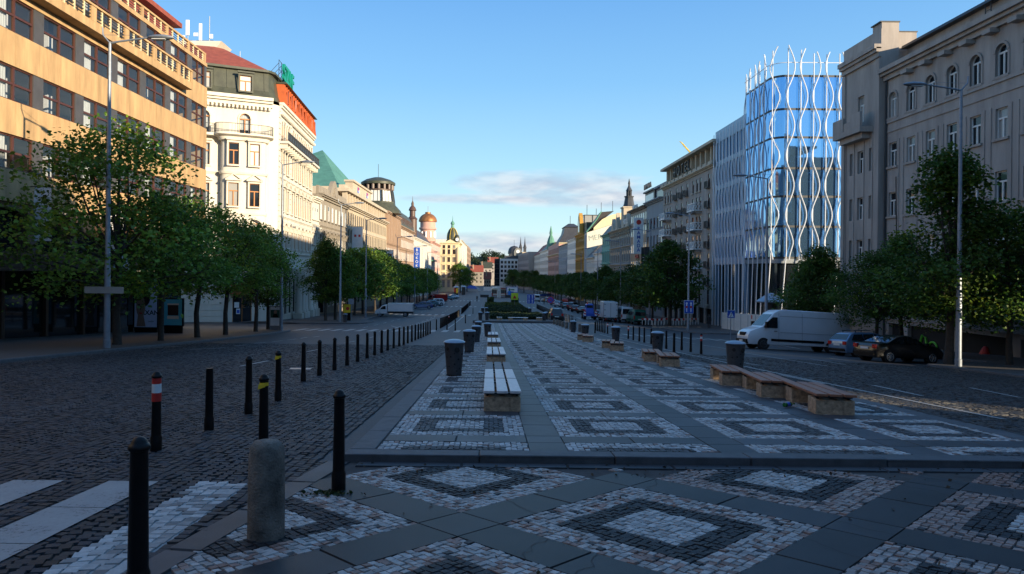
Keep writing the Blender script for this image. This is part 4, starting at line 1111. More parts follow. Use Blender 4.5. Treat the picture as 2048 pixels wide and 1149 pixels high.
for F_, l_ in ((Fa, 10), (Fb, 24)):
    for z, h, p_ in ((-2.6, .5, .6), (5.7, .3, .3), (9.7, .4, .5), (15.6, .8, .9)): cornice(b, F_, 0, l_, z, h, p_)
b.prism([(-23.5, 16.41), (-17.5, 16.41), (-20.5, 18.0)], 'y', 349.2, 350.4); b.build('cornice', rt)
b = MB(PL).mat(M['cream2']); b.lathe([(.6, -1.5), (1.5, -.4), (1.5, 12.6), (1.1, 13.6), (.1, 14.6)], (-16.2, 350.3, 0), 12); b.build('oriel', rt)
c = (-19.6, 353.5, 0)
b = MB(PL).mat(M['copper_d']); b.lathe([(3.4, 16.41), (3.4, 17.6), (2.9, 17.7), (3.0, 19.2), (2.7, 21.2), (1.8, 23.2), (.8, 24.2)], c, 16); b.mat(M['yellow'])
for i in range(8):
    a = 2*math.pi*(i+.5)/8; b.tube([(c[0]+r_*math.cos(a), c[1]+r_*math.sin(a), z) for r_, z in ((2.95, 17.7), (3.05, 19.2), (2.75, 21.2), (1.85, 23.2), (.8, 24.2))], .1, 4)
b.mat(M['copper']); b.lathe([(.8, 24.2), (.7, 25.8), (1.1, 26.2), (.9, 27), (.2, 27.8), (.06, 30.5)], c, 10); b.build('cupola', rt)
b = MB(PL).mat(M['copper_d']); b.lathe([(1.2, 16.41), (1.2, 19.0), (.9, 20), (.1, 20.6)], (-17.0, 350.9, 0), 12); b.mat(M['white']); b.tube([(-17.0, 349.75, 18.0), (-17.0, 349.6, 18.0)], .85, 16); b.mat(M['black']); b.box(-17.03, -16.97, 349.56, 349.6, 18.0, 18.6); b.box(-17.0, -16.6, 349.56, 349.6, 17.97, 18.03); b.build('clock', rt)
block('white_house', 'tall white modernist building with blue window blinds beyond the yellow cupola house', (-16, 374.03), (-16, 470), (1, 0), 0, 19.0, [(z, 2.4, 2.6, 16, 'three', None) for z in (-6, -1.5, 2.5, 6.5, 10.5, 14.5)], 'cream', 'white_f', 'pane', cornices=((18.4, .6, .6),), far=True)
block('end_house', 'dark grey-brown building closing the far end of the sunlit left row', (-16, 470.03), (-16, 560), (1, 0), 0, 20.0, [(z, 2.4, 2.4, 12, 'cross', None) for z in (-4, 0, 4, 8, 12, 16)], 'brownstone', 'iron', 'pane_dark', far=True)

# ------------------------------------------------------------------ right row
XR = 31.0
# grey rendered building (near) with tower bay
gb = thing('grey_building', 'rough grey rendered building with arched top windows and a stepped corner bay', 'building', (31, 45, -6)); GLc = gb.location
YR = 26.2
F = Fr((31, YR), (31, 53.7), (-1, 0)); FRs = Fr((30.6, 53.7), (30.6, 59.4), (-1, 0)); FSd = Fr((30.6, 59.4), (46, 59.4), (0, 1)); FBk = Fr((31, YR), (46, YR), (0, -1))
cols = [52.7-2.24*i for i in range(11)]; opsF = []
mb = MB(GLc).mat(M['greyr']); fl = [(-.9, 1.9), (2.85, 1.85), (6.35, 1.85), (10.2, 1.85), (14.0, 1.95)]
for k, (z, h) in enumerate(fl):
    for y in cols: opsF.append((y-YR-.5, y-YR+.5, z, z+h, k == 4))
shopops = [(a_-7.6, b2, c2, d2, e2) for a_, b2, c2, d2, e2 in [] ]+[(max(.3, o_[0]+20-YR), o_[1]+20-YR)+o_[2:] for o_ in [(1.5, 9.0, -4.2, -1.9, False), (10.5, 13.2, -6, -1.9, False), (14.2, 17.2, -4.2, -1.9, False), (18.0, 19.8, -6, -1.9, False), (20.6, 25.4, -3.9, -1.9, False), (26.2, 30.6, -3.9, -1.9, False), (31.2, 33.0, -6.5, -1.9, False)] if o_[1]+20-YR > 1.5]
wallsheet(mb, F, 0, F.len, -7, 17.35, opsF+shopops, rev=.3)
opsR = []
for k, (z, h) in enumerate([(-.9, 1.9), (2.85, 1.85), (6.35, 1.85), (10.2, 1.85), (14.4, 2.2)]):
    for u, w in ((1.35, .5), (2.85, .95), (4.3, .5)):
        if k == 4 and w < .9: continue
        opsR.append((u-w/2, u+w/2, z, z+h, False))
wallsheet(mb, FRs, 0, FRs.len, -7, 21.2, opsR, rev=.3)
mb.build('wall', gb); mb = MB(GLc).mat(M['brown_t'])  # dark tone stands in for the black reflection in the glass opposite
wallsheet(mb, FSd, 0, FSd.len, -7, 17.35, [(u-.5, u+.5, z, z+1.9, False) for u in (3, 6, 9, 12) for z in (2.85, 6.35, 10.2, 14.0)], rev=.3)
mb.build('side_wall', gb); mb = MB(GLc).mat(M['greyr'])
wallsheet(mb, FBk, 0, FBk.len, -7, 17.35, [])
mb.poly([(46, YR, -7), (46, 59.4, -7), (46, 59.4, 17.35), (46, YR, 17.35)])
mb.poly([(30.6, 53.7, -7), (31.02, 53.7, -7), (31.02, 53.7, 21.2), (30.6, 53.7, 21.2)])
mb.build('rear_wall', gb)
mb = MB(GLc).mat(M['dark']); fbox(mb, F, .1, F.len, -3, -2.6, -7, 17.3); fbox(mb, FRs, .1, FRs.len-.4, -3.5, -3, -7, 17.3); mb.build('interior', gb)
for k, (z, h) in enumerate(fl):
    for y in cols: window(gb, F, y-YR, z, 1.0, h, 'archT' if k == 4 else 'T', 'white_f', 'pane', 'arch' if k == 4 else 'sill', 'greyr', rec=.03)
for o_ in opsR: window(gb, FRs, (o_[0]+o_[1])/2, o_[2], o_[1]-o_[0], o_[3]-o_[2], 'T' if o_[1]-o_[0] > .8 else 'plain', 'white_f', 'pane', None, None, rec=.08)
for u in (3, 6, 9, 12):
    for z in (2.85, 6.35, 10.2, 14.0): window(gb, FSd, u, z, 1.0, 1.9, 'T', 'white_f', 'pane', None, None, rec=.08)
mb = MB(GLc).mat(M['greyr'])
cornice(mb, F, 0, F.len-.01, 17.0, .9, .7)
fbox(mb, F, 0, F.len, .002, .10, 13.62, 13.86); fbox(mb, F, 0, F.len, .002, .07, 12.9, 13.05); fbox(mb, F, 0, F.len, .002, .09, 2.35, 2.6); fbox(mb, F, 0, F.len, .002, .12, -1.6, -1.3)
for i in range(15):
    y = 53.82-2.24*i-YR
    for dy in (-.28, .28):
        if 0 < y+dy < F.len-.1: fbox(mb, F, y+dy-.035, y+dy+.035, .002, .05, 2.62, 12.2)
for i in range(12): fbox(mb, F, 2.1*i+.8, 2.1*i+1.5, .003, .62, 16.72, 16.99)
cornice(mb, FRs, -.01, FRs.len, 19.0, 1.0, .55, .0)
for u in (1.05, 2.3, 3.8, 5.1): fbox(mb, FRs, u-.05, u+.05, .002, .06, -1, 13.2)
fbox(mb, FRs, 0, .5, .002, .15, -7, 18.9); fbox(mb, FRs, 5.2, 5.69, .002, .15, -7, 18.9)
mb.build('cornice', gb)
mb = MB(GLc).mat(M['greyr'])                        # parapet blocks of the tower bay (their near sides catch the sun)
mb.box(30.64, 32.0, 53.72, 55.0, 17.4, 21.7); mb.box(32.01, 33.5, 53.9, 55.0, 17.4, 21.0); mb.box(30.64, 33, 58.4, 59.38, 20.5, 21.2); mb.box(30.7, 40, 55.01, 58.39, 17.4, 20.5)
mb.mat(M['iron']); mb.box(30.5, 32.06, 53.66, 55.06, 21.71, 21.8); mb.box(32.07, 33.56, 53.84, 55.06, 21.01, 21.08)
mb.build('parapet', gb)
mb = MB(GLc).mat(M['greyr'])
Fat = Fr((32.6, YR), (32.6, 53.6), (-1, 0)); oat = [(y-YR-.65, y-YR+.65, 18.35, 19.1, False) for y in cols[::1][0::2]]
wallsheet(mb, Fat, 0, Fat.len, 17.36, 19.55, oat); mb.poly([(31, YR, 17.352), (46, YR, 17.352), (46, 53.7, 17.352), (31, 53.7, 17.352)])
mb.mat(M['iron']); mb.hexa([(32.1, YR, 19.56), (46, YR, 19.56), (46, 53.65, 19.56), (32.1, 53.65, 19.56), (32.2, YR, 19.8), (46, YR, 19.9), (46, 53.65, 19.9), (32.2, 53.65, 19.8)])
mb.build('attic', gb)
for o_ in oat: window(gb, Fat, (o_[0]+o_[1])/2, 18.35, 1.3, .75, 'plain', 'wood_f', 'pane', None, None)
mb = MB(GLc).mat(M['greyr']); fbox(mb, FRs, 1.0, 5.3, .002, 1.1, 13.3, 13.75); fbox(mb, FRs, 1.0, 2.5, .9, 1.1, 13.76, 14.9); fbox(mb, FRs, 3.6, 5.3, .9, 1.1, 13.76, 14.9); fbox(mb, FRs, 2.5, 3.6, .95, 1.05, 13.76, 14.4); fbox(mb, FRs, 1.4, 4.9, .003, .7, 12.85, 13.29); mb.build('balcony', gb)
mb = MB(GLc).mat(M['iron']); mb.tube([F.P(F.len-.25, .12, -6), F.P(F.len-.25, .12, 17.0)], .07, 6); mb.tube([(30.95, 52.0, 4), (30.85, 52.0, 9.3)], .04, 5); mb.build('drainpipe', gb)
mb = MB(GLc).mat(M['dark'])
for o_ in shopops: fbox(mb, F, o_[0]-.0, o_[1], -.6, -.32, o_[2], o_[3])
mb.build('shop_window', gb)
sg = thing('shop_sign', 'small black square hanging sign on a bracket of the grey building', 'sign', F.P(31.4+20-YR, .35, 4.0)); b = MB().mat(M['black']); b.box(-.25, .25, -.04, .04, 0, .6); b.build('panel', sg); b = MB().mat(M['white']); b.box(-.18, .18, -.046, -.042, .1, .22); b.box(-.18, .18, -.046, -.042, .34, .46); b.build('lettering', sg)
b = MB().mat(M['iron']); b.box(.25, .35, -.02, .02, .25, .3); b.build('bracket', sg)
lo = thing('roof_ladder', 'pair of thin hooked steel ladder rails standing above the grey roof edge', 'ladder', (32.3, 44.2, 17.9)); b = MB().mat(M['iron'])
for y in (0, .5): b.tube([(0, y, 0), (-.1, y, 4.2), (-.1, y+.25, 4.35), (-.1, y+.4, 4.2)], .035, 5)
for z in (.4, .8, 1.2, 1.6): b.tube([(-.03, 0, z), (-.03, .5, z)], .02, 4)
b.build('rail', lo)
# shop displays behind the low windows
for lbl, u, m1, kind in (('bright green bicycle-like shop display with a round wheel in the grey building window', 28.6+20-YR, mat('lime_green', (.12, .5, .03), .5, var=.1), 'w'), ('red and green clothes display in the shop window left of the green one', 22.8+20-YR, M['red'], 'c')):
    q = F.P(u, -.26, -3.85); o = thing('shop_display', lbl, 'shop display', q, rz=math.pi/2)
    b = MB().mat(m1)
    if kind == 'w':
        b.tube([(.45*math.cos(a)-.5, 0, .55+.4*math.sin(a)) for a in np.linspace(0, 2*math.pi, 17)], .07, 6); b.tube([(.05, 0, .1), (.3, 0, 1.2), (.7, 0, 1.3), (.95, 0, .6), (.95, 0, .1)], .09, 6); b.box(-.8, -.1, -.08, .08, 0, .14); b.build('frame', o)
    else:
        b.lathe([(.28, .1), (.34, .7), (.2, 1.05), (.1, 1.2)], (.2, 0, 0), 10); b.build('jacket', o); b = MB().mat(mat('lime_green', (.1, .4, .03), .5, var=.1)); b.box(-.7, .05, -.1, .1, 0, .3); b.build('stand', o)
# building further back on the same side (closes the row behind the side street; outside the frame)
# ------------------------------------------------------------------ glass corner building
M['gmirror'] = None
m, nt, bs = newmat('blue_mirror_glass'); bs.inputs['Base Color'].default_value = (.25, .50, .82, 1); bs.inputs['Metallic'].default_value = .9; bs.inputs['Roughness'].default_value = .03
tcn = nt.nodes.new('ShaderNodeTexCoord'); nn = nt.nodes.new('ShaderNodeTexNoise'); nn.inputs['Scale'].default_value = .35; L(nt, tcn.outputs['Object'], nn.inputs['Vector'])
bp = nt.nodes.new('ShaderNodeBump'); bp.inputs['Strength'].default_value = .05; bp.inputs['Distance'].default_value = .1; L(nt, nn.outputs['Fac'], bp.inputs['Height']); L(nt, bp.outputs['Normal'], bs.inputs['Normal'])
M['gmirror'] = m
M['fin'] = mat('white_metal_fin', (.66, .68, .72), .35, var=.05)
gl = thing('glass_building', 'glass corner building wrapped in wavy white metal fins that rise above its roof', 'building', (33, 80, -7)); GL_ = gl.location
RC = 1.5
def path():
    P = [(31, 83.0), (31, 75+RC)]
    for i in range(1, 9):
        a = math.pi+math.pi/2*i/8; P.append((31+RC+RC*math.cos(a), 75+RC+RC*math.sin(a)))
    P += [(46, 75)]
    return P
def along(P, n):
    seg = [math.dist(a, b) for a, b in zip(P[:-1], P[1:])]; tot = sum(seg); out = []
    for k in range(n+1):
        s = tot*k/n; i = 0
        while i < len(seg)-1 and s > seg[i]: s -= seg[i]; i += 1
        t_ = s/seg[i]; a, b = P[i], P[i+1]; d = Vector((b[0]-a[0], b[1]-a[1])).normalized()
        out.append((a[0]+(b[0]-a[0])*t_, a[1]+(b[1]-a[1])*t_, -d.y*-1, d.x*-1, d.x, d.y))
    return out
PG = path(); fl_z = [3.6, 7.05, 10.35, 13.45, 16.85, 19.95, 23.6]
mb = MB(GL_).mat(M['gmirror'])
for i in range(len(PG)-1):
    (x0, y0), (x1, y1) = PG[i], PG[i+1]
    for za, zb in zip(fl_z[:-1], fl_z[1:]):
        n = max(1, int(math.dist(PG[i], PG[i+1])/1.35))
        for k in range(n):
            xa, ya, xb, yb = x0+(x1-x0)*k/n, y0+(y1-y0)*k/n, x0+(x1-x0)*(k+1)/n, y0+(y1-y0)*(k+1)/n
            j = [rng.uniform(-.006, .006) for _ in range(4)]
            mb.poly([(xa+j[0], ya+j[0], za+.12), (xb+j[1], yb+j[1], za+.12), (xb+j[2], yb+j[2], zb-.12), (xa+j[3], ya+j[3], zb-.12)])
mb.build('glazing', gl)
mb = MB(GL_).mat(M['iron'])
for z in fl_z: 
    for o_ in (-.02,):
        ring0 = [(x, y, z-.12) for x, y in PG]; ring1 = [(x, y, z+.12) for x, y in PG]
        for i in range(len(PG)-1): mb.poly([ring0[i], ring0[i+1], ring1[i+1], ring1[i]])
mb.build('floor_band', gl)
mb = MB(GL_).mat(M['glass_car']); mb.prism([(x+(.5 if x < 34 else 0), y+.5) for x, y in PG]+[(46, 90), (31.5, 90)], 'z', -8, 3.4)
mb.prism([(33, 82.9), (33.0, 78.4), (36, 77.2), (45.9, 77), (45.9, 90), (33, 90)], 'z', 3.5, 22.6)
mb.build('core', gl)
# wavy and straight fins
pts = along(PG, 120); 
def offp(s, d):
    s = max(0, min(119.999, s)); i = int(s); t_ = s-i; a, b_ = pts[i], pts[i+1]
    x = a[0]+(b_[0]-a[0])*t_; y = a[1]+(b_[1]-a[1])*t_
    dx, dy = a[4], a[5]; nx, ny = dy, -dx
    if nx*(38-x)+ny*(84-y) > 0: nx, ny = -nx, -ny
    return x+nx*d, y+ny*d
tot = sum(math.dist(a, b) for a, b in zip(PG[:-1], PG[1:])); upm = 120/tot
s = .4; k = 0
while s < tot-.2:
    top = 26.0+rng.uniform(-.3, 1.0)
    b = MB(GL_).mat(M['fin']); fl_ = []
    for z in np.arange(3.4, top, .35):
        w = .42*math.sin((z-3.4)/6.5*2*math.pi+(math.pi if k % 2 else 0))*min(1, (z-3.3)/2)
        x, y = offp((s+.25+w)*upm, .38); fl_.append((x, y, z))
    b.tube(fl_, .062, 6); b.build('fin', gl)
    b = MB(GL_).mat(M['fin']); x, y = offp((s)*upm, .25); xb, yb = offp((s-.5)*upm, .3)
    zg = G(xb, yb)+.1
    b.tube([(xb, yb, zg), (x, y, 4.2), (x, y, top-.4)], .06, 6); b.build('fin', gl)
    s += 1.40; k += 1
b = MB(GL_).mat(M['fin'])
for z in (25.0,): b.tube([(*offp(q, .25), z) for q in range(0, 121, 4)], .045, 5)
b.build('fin_ring', gl)
mb = MB(GL_).mat(M['grey2']); 
for i in range(len(PG)-1):
    (x0, y0), (x1, y1) = PG[i], PG[i+1]
    mb.poly([(x0, y0, 3.0), (x1, y1, 3.0), (x1, y1, 3.48), (x0, y0, 3.48)])
mb.build('canopy', gl)
Fw = Fr((31.0, 83.0), (31.0, 94.4), (-1, 0))
M['pale_blue'] = mat('pale_blue_metal', (.20, .32, .46), .35, var=.08)
mb = MB(GL_).mat(M['pale_blue']); wops = []
wz = [(3.9, 2.7), (7.2, 2.7), (10.5, 2.7), (13.8, 2.7), (17.1, 2.6)]
for z, h in wz:
    for i in range(9): u = .25+Fw.len*(i)/9.2; wops.append((u, u+.95, z, z+h, False))
wallsheet(mb, Fw, 0, Fw.len, 3.0, 21.3, wops); shell(mb, Fw, 0, Fw.len, 3.0, 21.3, 10)
for u in (.2, 3.5, 7.2, 11.0): fbox(mb, Fw, u-.2, u+.3, -.6, -.1, -8, 3.0)
mb.build('wing', gl)
mb = MB(GL_).mat(M['glass_car']); fbox(mb, Fw, 0, Fw.len, -1.2, -1.0, -8, 3.0); mb.build('shopfront', gl)
for o_ in wops: window(gl, Fw, (o_[0]+o_[1])/2, o_[2], .95, o_[3]-o_[2], 'plain', 'iron', 'gmirror', None, None)
for i in range(10):
    b = MB(GL_).mat(M['fin']); u0 = .12+Fw.len*i/9.2
    for sg_ in (-1, 1):
        b.tube([Fw.P(u0+sg_*(.06+.26*abs(math.sin((z-3.4)/3.3*math.pi))), .25, z) for z in np.arange(3.4, 17, .4)]+[Fw.P(u0, .25, 20.9)], .05, 5)
    b.tube([Fw.P(u0, .25, -6.2), Fw.P(u0, .25, 3.6)], .08, 6)
    b.build('fin', gl)
# ------------------------------------------------------------------ hotel with lattice balconies
ht = thing('hotel', 'grey stone hotel with white lattice balconies and a letter-topped gallery under its roof', 'building', (XR, 94.5, -7)); HL = ht.location
F = Fr((XR, 94.45), (XR, 122.7), (-1, 0))
hz = [(-2.6, 2.1), (.2, 2.0), (2.65, 2.0), (5.5, 2.0), (8.35, 2.0), (11.2, 2.0), (14.0, 2.0)]
uy = [97.0-94.45, 101.0-94.45, 102.6-94.45, 104.6-94.45, 107.7-94.45, 110.8-94.45, 114-94.45, 117.6-94.45, 119.3-94.45, 121.2-94.45]
mb = MB(HL).mat(M['greyr']); ops = [(u-.42, u+.42, z, z+h, False) for z, h in hz for u in uy]+[(1+3.4*i, 3.6+3.4*i, -6, -3.2, False) for i in range(8)]
wallsheet(mb, F, 0, F.len, -8, 17.0, ops); shell(mb, F, 0, F.len, -8, 17.0, 13); mb.build('wall', ht)
mb = MB(HL).mat(M['dark']); fbox(mb, F, .1, F.len-.1, -.8, -.5, -8, 16.9); mb.build('interior', ht)
for z, h in hz:
    for u in uy: window(ht, F, u, z, .84, h, 'T', 'wood_f', 'pane_dark', 'sill', 'beige', True)
mb = MB(HL).mat(M['beige'])
cornice(mb, F, 0, F.len, 16.6, .5, .6); fbox(mb, F, 0, F.len, -12, -1.3, 17.01, 20.0); fbox(mb, F, -.3, F.len+.3, -12.5, .5, 20.01, 20.4)
for i in range(12): u = .8+(F.len-1.6)*i/11; fbox(mb, F, u-.25, u+.25, -1.0, -.4, 17.11, 20.0); fbox(mb, F, u-.9, u+.9, -.1, .5, 17.12, 17.5)
mb.build('gallery', ht)
bal = MB().mat(M['white']); Lb = 1.75
bal.box(-Lb, Lb, .004, 1.25, -.16, 0); bal.box(-Lb, Lb, 1.17, 1.25, .92, 1.0)
for x in (-Lb+.04, 0, Lb-.04): bal.box(x-.04, x+.04, 1.17, 1.25, .002, .918)
for sx in (-1, 1): bal.box(sx*Lb-.04, sx*Lb+.04, .01, 1.16, .92, 1.0)
for k in range(7):
    x0 = -Lb+.1+k*.48
    if k in (3,): continue
    for (xa, za, xb, zb) in ((x0, .03, x0+.45, .9), (x0, .9, x0+.45, .03)): bal.tube([(xa, 1.2, za), (xb, 1.2, zb)], .028, 4)
for sx in (-1, 1):
    for k in range(2): bal.tube([(sx*Lb, .1+k*.5, .03), (sx*Lb, .6+k*.5, .9)], .028, 4); bal.tube([(sx*Lb, .6+k*.5, .03), (sx*Lb, .1+k*.5, .9)], .028, 4)
bal.mat(M['greyr']); bal.box(-Lb+.2, -Lb+.5, .006, .8, -.5, -.17); bal.box(Lb-.5, Lb-.2, .006, .8, -.5, -.17)
bm_ = bal.mesh('balcony')
dark_b = MB().mat(M['iron'])
dark_b.box(-.6, .6, .003, .55, -.08, 0)
for k in range(9): x = -.58+1.16*k/8; dark_b.box(x-.02, x+.02, .5, .54, .01, .9)
for sx in (-.58, .58):
    for k in range(4): dark_b.box(sx-.02, sx+.02, .06+.12*k, .1+.12*k, .01, .9)
dark_b.box(-.6, .6, .49, .55, .901, .95); db_ = dark_b.mesh('balconet')
for z, h in hz[1:-1]:
    for u in (101.8-94.45, 118.7-94.45): put('balcony', bm_, ht, Vector(F.P(u, 0, z-.05))-HL, F.rz)
for z, h in hz[1:]:
    for u in (uy[0], uy[4], uy[5], uy[6]): put('balconet', db_, ht, Vector(F.P(u, .003, z-.05))-HL, F.rz)
M['letter_d'] = mat('dark_letters', (.05, .05, .055), .5, var=.05); M['letter_w'] = mat('pale_letters', (.6, .58, .55), .5, var=.05)
ftext('lettering', 'H O T E L', 2.3, ht, F, 17.5, -.2, 18.8, M['letter_d'], .2)
# grey and brown hotel pair with the vertical blade sign
rt, F = block('grey_hotel', 'plain blue-grey hotel wing with a set-back attic beside the lattice balcony hotel', (XR, 122.75), (XR, 135.6), (-1, 0), 0, 15.6,
      [(-5, 3, 2.6, 4, 'plain', None), (0, 2.1, 1.3, 5, 'plain', 'sill'), (3.4, 2.1, 1.3, 5, 'plain', 'sill'), (6.8, 2.1, 1.3, 5, 'plain', 'sill'), (10.2, 2.1, 1.3, 5, 'plain', 'sill')], 'grey2', 'wood_f', 'pane_dark', cornices=((15.0, .6, .8),), far=True)
b = MB(rt.location).mat(M['grey2']); fbox(b, F, .3, F.len, -10, -1.8, 15.62, 18.3); fbox(b, F, 0, F.len+.3, -10, -1.2, 18.31, 18.7)
b.mat(M['pane_dark']); fbox(b, F, 1, F.len-1, -1.78, -1.75, 16.4, 17.8); b.build('attic', rt)
rt, F = block('brown_hotel', 'brown clad hotel with long bright ribbon windows and a rooftop name sign', (XR, 135.65), (XR, 151.0), (-1, 0), 0, 15.2,
      [(-5, 3, 3, 4, 'plain', None)]+[(z, 1.9, 1.75, 8, 'plain', None) for z in (-1.2, 2.4, 6.0, 9.6)]+[(12.6, 1.5, 1.7, 8, 'plain', None)], 'brown_t', 'white_f', 'pane_bright', cornices=((14.8, .5, .9),), far=True)
b = MB(rt.location).mat(M['slate']); fbox(b, F, -.3, 8, -9, -1.5, 15.22, 18.4); b.mat(M['pane_bright']); fbox(b, F, .5, 7.5, -1.49, -1.46, 16.5, 17.9); b.mat(M['slate']); fbox(b, F, -.4, 8.3, -9.2, -1.1, 18.41, 18.7); b.build('attic', rt)
ftext('lettering', 'RAMADA', 1.5, rt, F, 4.6, -1.2, 19.6, M['letter_d'], .2, True)
ftext('lettering', 'RAMADA', 1.2, rt, F, 12.3, -.3, 16.0, M['letter_w'], .2, True)
ftext('lettering', 'CASA', 1.1, rt, F, 8.0, .15, 5.2, M['red'], .15, True)
bs_ = thing('blade_sign', 'tall pale vertical hotel blade sign with lettering on the brown hotel front', 'sign', (29.6, 136.4, 5.6)); b = MB().mat(M['white']); b.box(-.95, .95, -.15, .15, 0, 7.2); b.build('panel', bs_)
for i, ch in enumerate('RAMADA'): text('letter', ch, .95, bs_, (0, -.17, 5.0-i*.85), (R(90), 0, 0), M['blue'], .03, bold=True)
b = MB().mat(M['red']); b.tube([(0, -.155, 6.3), (0, -.17, 6.3)], .5, 14); b.build('emblem', bs_); b = MB().mat(M['iron']); b.box(.95, 1.42, -.05, .05, 1, 1.15); b.box(.95, 1.42, -.05, .05, 6, 6.15); b.build('bracket', bs_)
for k, y in enumerate((133.8, 131.2)):
    o = thing('banner_sign', ('left' if k == 0 else 'right')+' one of the pair of dark vertical banners with white lettering on the blue-grey hotel', 'sign', (30.2, y, .6))
    b = MB().mat(M['iron']); b.box(-.6, .6, -.06, .06, 0, 6.2); b.build('panel', o); text('lettering', 'YVAN', 1.0, o, (0, -.08, 3.2), (R(90), R(90), 0), M['letter_w'], .03, bold=True)
    b = MB().mat(M['iron']); b.box(.6, .81, -.03, .03, .5, .6); b.box(.6, .81, -.03, .03, 5.6, 5.7); b.build('bracket', o)
# ornate house with spire
rt, F = block('ornate_house', 'pale ornate house with gables and a tall dark slate spire over its stone tower', (XR, 151.05), (XR, 176.5), (-1, 0), 0, 12.2,
      [(-5.5, 3.4, 1.8, 7, 'plain', None), (.2, 2.5, 1.0, 10, 'T', 'hood'), (4.4, 2.5, 1.0, 10, 'T', 'arch'), (8.4, 2.2, 1.0, 10, 'T', 'ped')], 'grey2', 'wood_f', 'pane_dark', trim_mat='beige', cornices=((11.6, .6, .8), (3.4, .4, .5), (7.6, .3, .4)), far=True, roof=('mansard', 'slate', 3.8, 3))
b = MB(rt.location).mat(M['beige']); c = (32.6, 161, 0)
b.box(31.1, 34.1, 159.5, 162.5, 12.21, 17.0); b.box(30.9, 34.3, 159.3, 162.7, 17.01, 17.3)
for (u, w, h) in ((3, 1.8, 3.0), (15.5, 1.4, 4.2), (21, 1.8, 3.2)): b.prism([(F.p.y+u-w, 12.21), (F.p.y+u+w, 12.21), (F.p.y+u+w*.5, 12.2+h*.6), (F.p.y+u, 12.2+h), (F.p.y+u-w*.5, 12.2+h*.6)], 'x', 30.7, 31.5)
b.build('tower', rt)
b = MB(rt.location).mat(M['slate']); b.lathe([(1.5, 17.31), (1.2, 18.1), (.95, 19.6)], c, 8, sm=False); b.lathe([(1.15, 19.61), (1.15, 19.85)], c, 8, sm=False)
for i in range(8):
    a = 2*math.pi*(i+.5)/8; b.tube([(c[0]+.55*math.cos(a), c[1]+.55*math.sin(a), 19.85), (c[0]+.55*math.cos(a), c[1]+.55*math.sin(a), 21.1)], .12, 5)
b.lathe([(.8, 21.1), (.6, 21.5), (.25, 22.2), (.2, 22.6), (.28, 22.8), (.04, 24.0)], c, 8, sm=False); b.build('spire', rt)
b = MB(rt.location).mat(M['dark']); b.box(31.9, 33.2, 159.45, 159.498, 13.2, 15.9); b.build('tower_opening', rt)
ftext('lettering', 'HOTEL', 1.6, rt, F, 4.2, .25, 13.4, M['letter_w'], .2, True)
rt, F = block('mint_house', 'narrow mint green house with curved gable between the spired house and low white houses', (XR, 176.55), (XR, 189), (-1, 0), 0, 12.0, [(-5.5, 3.4, 1.8, 3, 'plain', None), (.6, 2.5, 1.1, 4, 'T', 'sill'), (4.6, 2.8, 1.1, 4, 'archT', 'arch'), (9, 2, 1.0, 4, 'T', 'sill')], 'mint', 'wood_f', 'pane_dark', cornices=((11.4, .6, .7), (3.8, .4, .6)), far=True, roof=('mansard', 'copper_d', 2.6, 2))
for nm, lbl, y0, y1, z, roofm in (('low_house', 'low white house with a steep dark tiled roof nearest the mint green house', 189.05, 203, 7.4, 'slate'), ('low_house', 'low cream house with a dark brown roof in front of the tall lettered fire wall', 203.05, 218.8, 6.4, 'slate')):
    block(nm, lbl, (XR, y0), (XR, y1), (-1, 0), 0, z, [(-6, 3.2, 1.6, 4, 'plain', None), (-.6, 1.9, 1.1, 6, 'T', 'sill'), (3.4, 1.9, 1.1, 6, 'T', 'sill')], 'cream' if z < 7 else 'white_f', 'white_f', 'pane_dark', cornices=((z-.5, .5, .6),), far=True, roof=('gable', roofm, 4.2, 4), depth=8)
# tall house whose bare side wall carries lettering
rt = thing('fire_wall_house', 'tall house whose bare pale side wall carries big faded letters, with green-edged dark roof', 'building', (31, 219, -8)); PL = rt.location
b = MB(PL).mat(M['cream']); b.hexa([(31, 219, -9), (46, 219, -9), (46, 224.9, -9), (31, 224.9, -9), (31, 219, 14.6), (46, 219, 19.5), (46, 224.9, 19.5), (31, 224.9, 14.6)]); b.build('wall', rt)
b = MB(PL).mat(M['cream2']); b.prism([(33.2, 15.4), (46, 19.6), (46, 22), (38.8, 20.4), (36, 19.0), (33.2, 16.2)], 'y', 219.6, 224.9); b.build('upper_gable', rt)
b = MB(PL).mat(M['slate']); b.loft([[(30.8, 219.3, 14.62), (34, 219.8, 18.6), (35.8, 221, 21.4), (40, 221, 21.8), (40, 224.9, 21.6)], [(30.8, 225, 14.62), (34, 225, 18.8), (35.8, 225, 21.4), (40, 225, 21.8), (40, 225, 21.6)]], sm=False); b.mat(M['copper']); b.tube([(30.8, 219.2, 14.7), (34, 219.7, 18.7), (35.8, 220.9, 21.5)], .2, 5); b.mat(M['iron']); b.tube([(35.8, 221, 21.4), (35.8, 221, 24.5)], .08, 5); b.tube([(39.5, 221, 21.8), (39.5, 221, 25)], .08, 5); b.build('roof', rt)
text('lettering', 'MERAN', 2.4, rt, Vector((35.4, 218.97, 13.2))-PL, (R(90), R(-8), 0), mat('faded_letters', (.28, .33, .28), .8, var=.1), .05)
b = MB(PL).mat(M['grey2']); b.box(30.99-.02, 30.985, 219.5, 224.5, -8, 14); b.build('street_front', rt)
rt, F = block('gilded_house', 'ochre art nouveau house with a pointed arched gable and dark green wings', (XR, 225.0), (XR, 247), (-1, 0), 0, 15.0, [(-6.5, 3.4, 1.8, 6, 'plain', None)]+[(z, 2.4, 1.2, 8, 'T', 'arch') for z in (-1.2, 2.8, 6.8, 10.8)], 'ochre', 'wood_f', 'pane_dark', cornices=((14.3, .6, .7), (2, .3, .5), (6, .3, .5)), far=True)
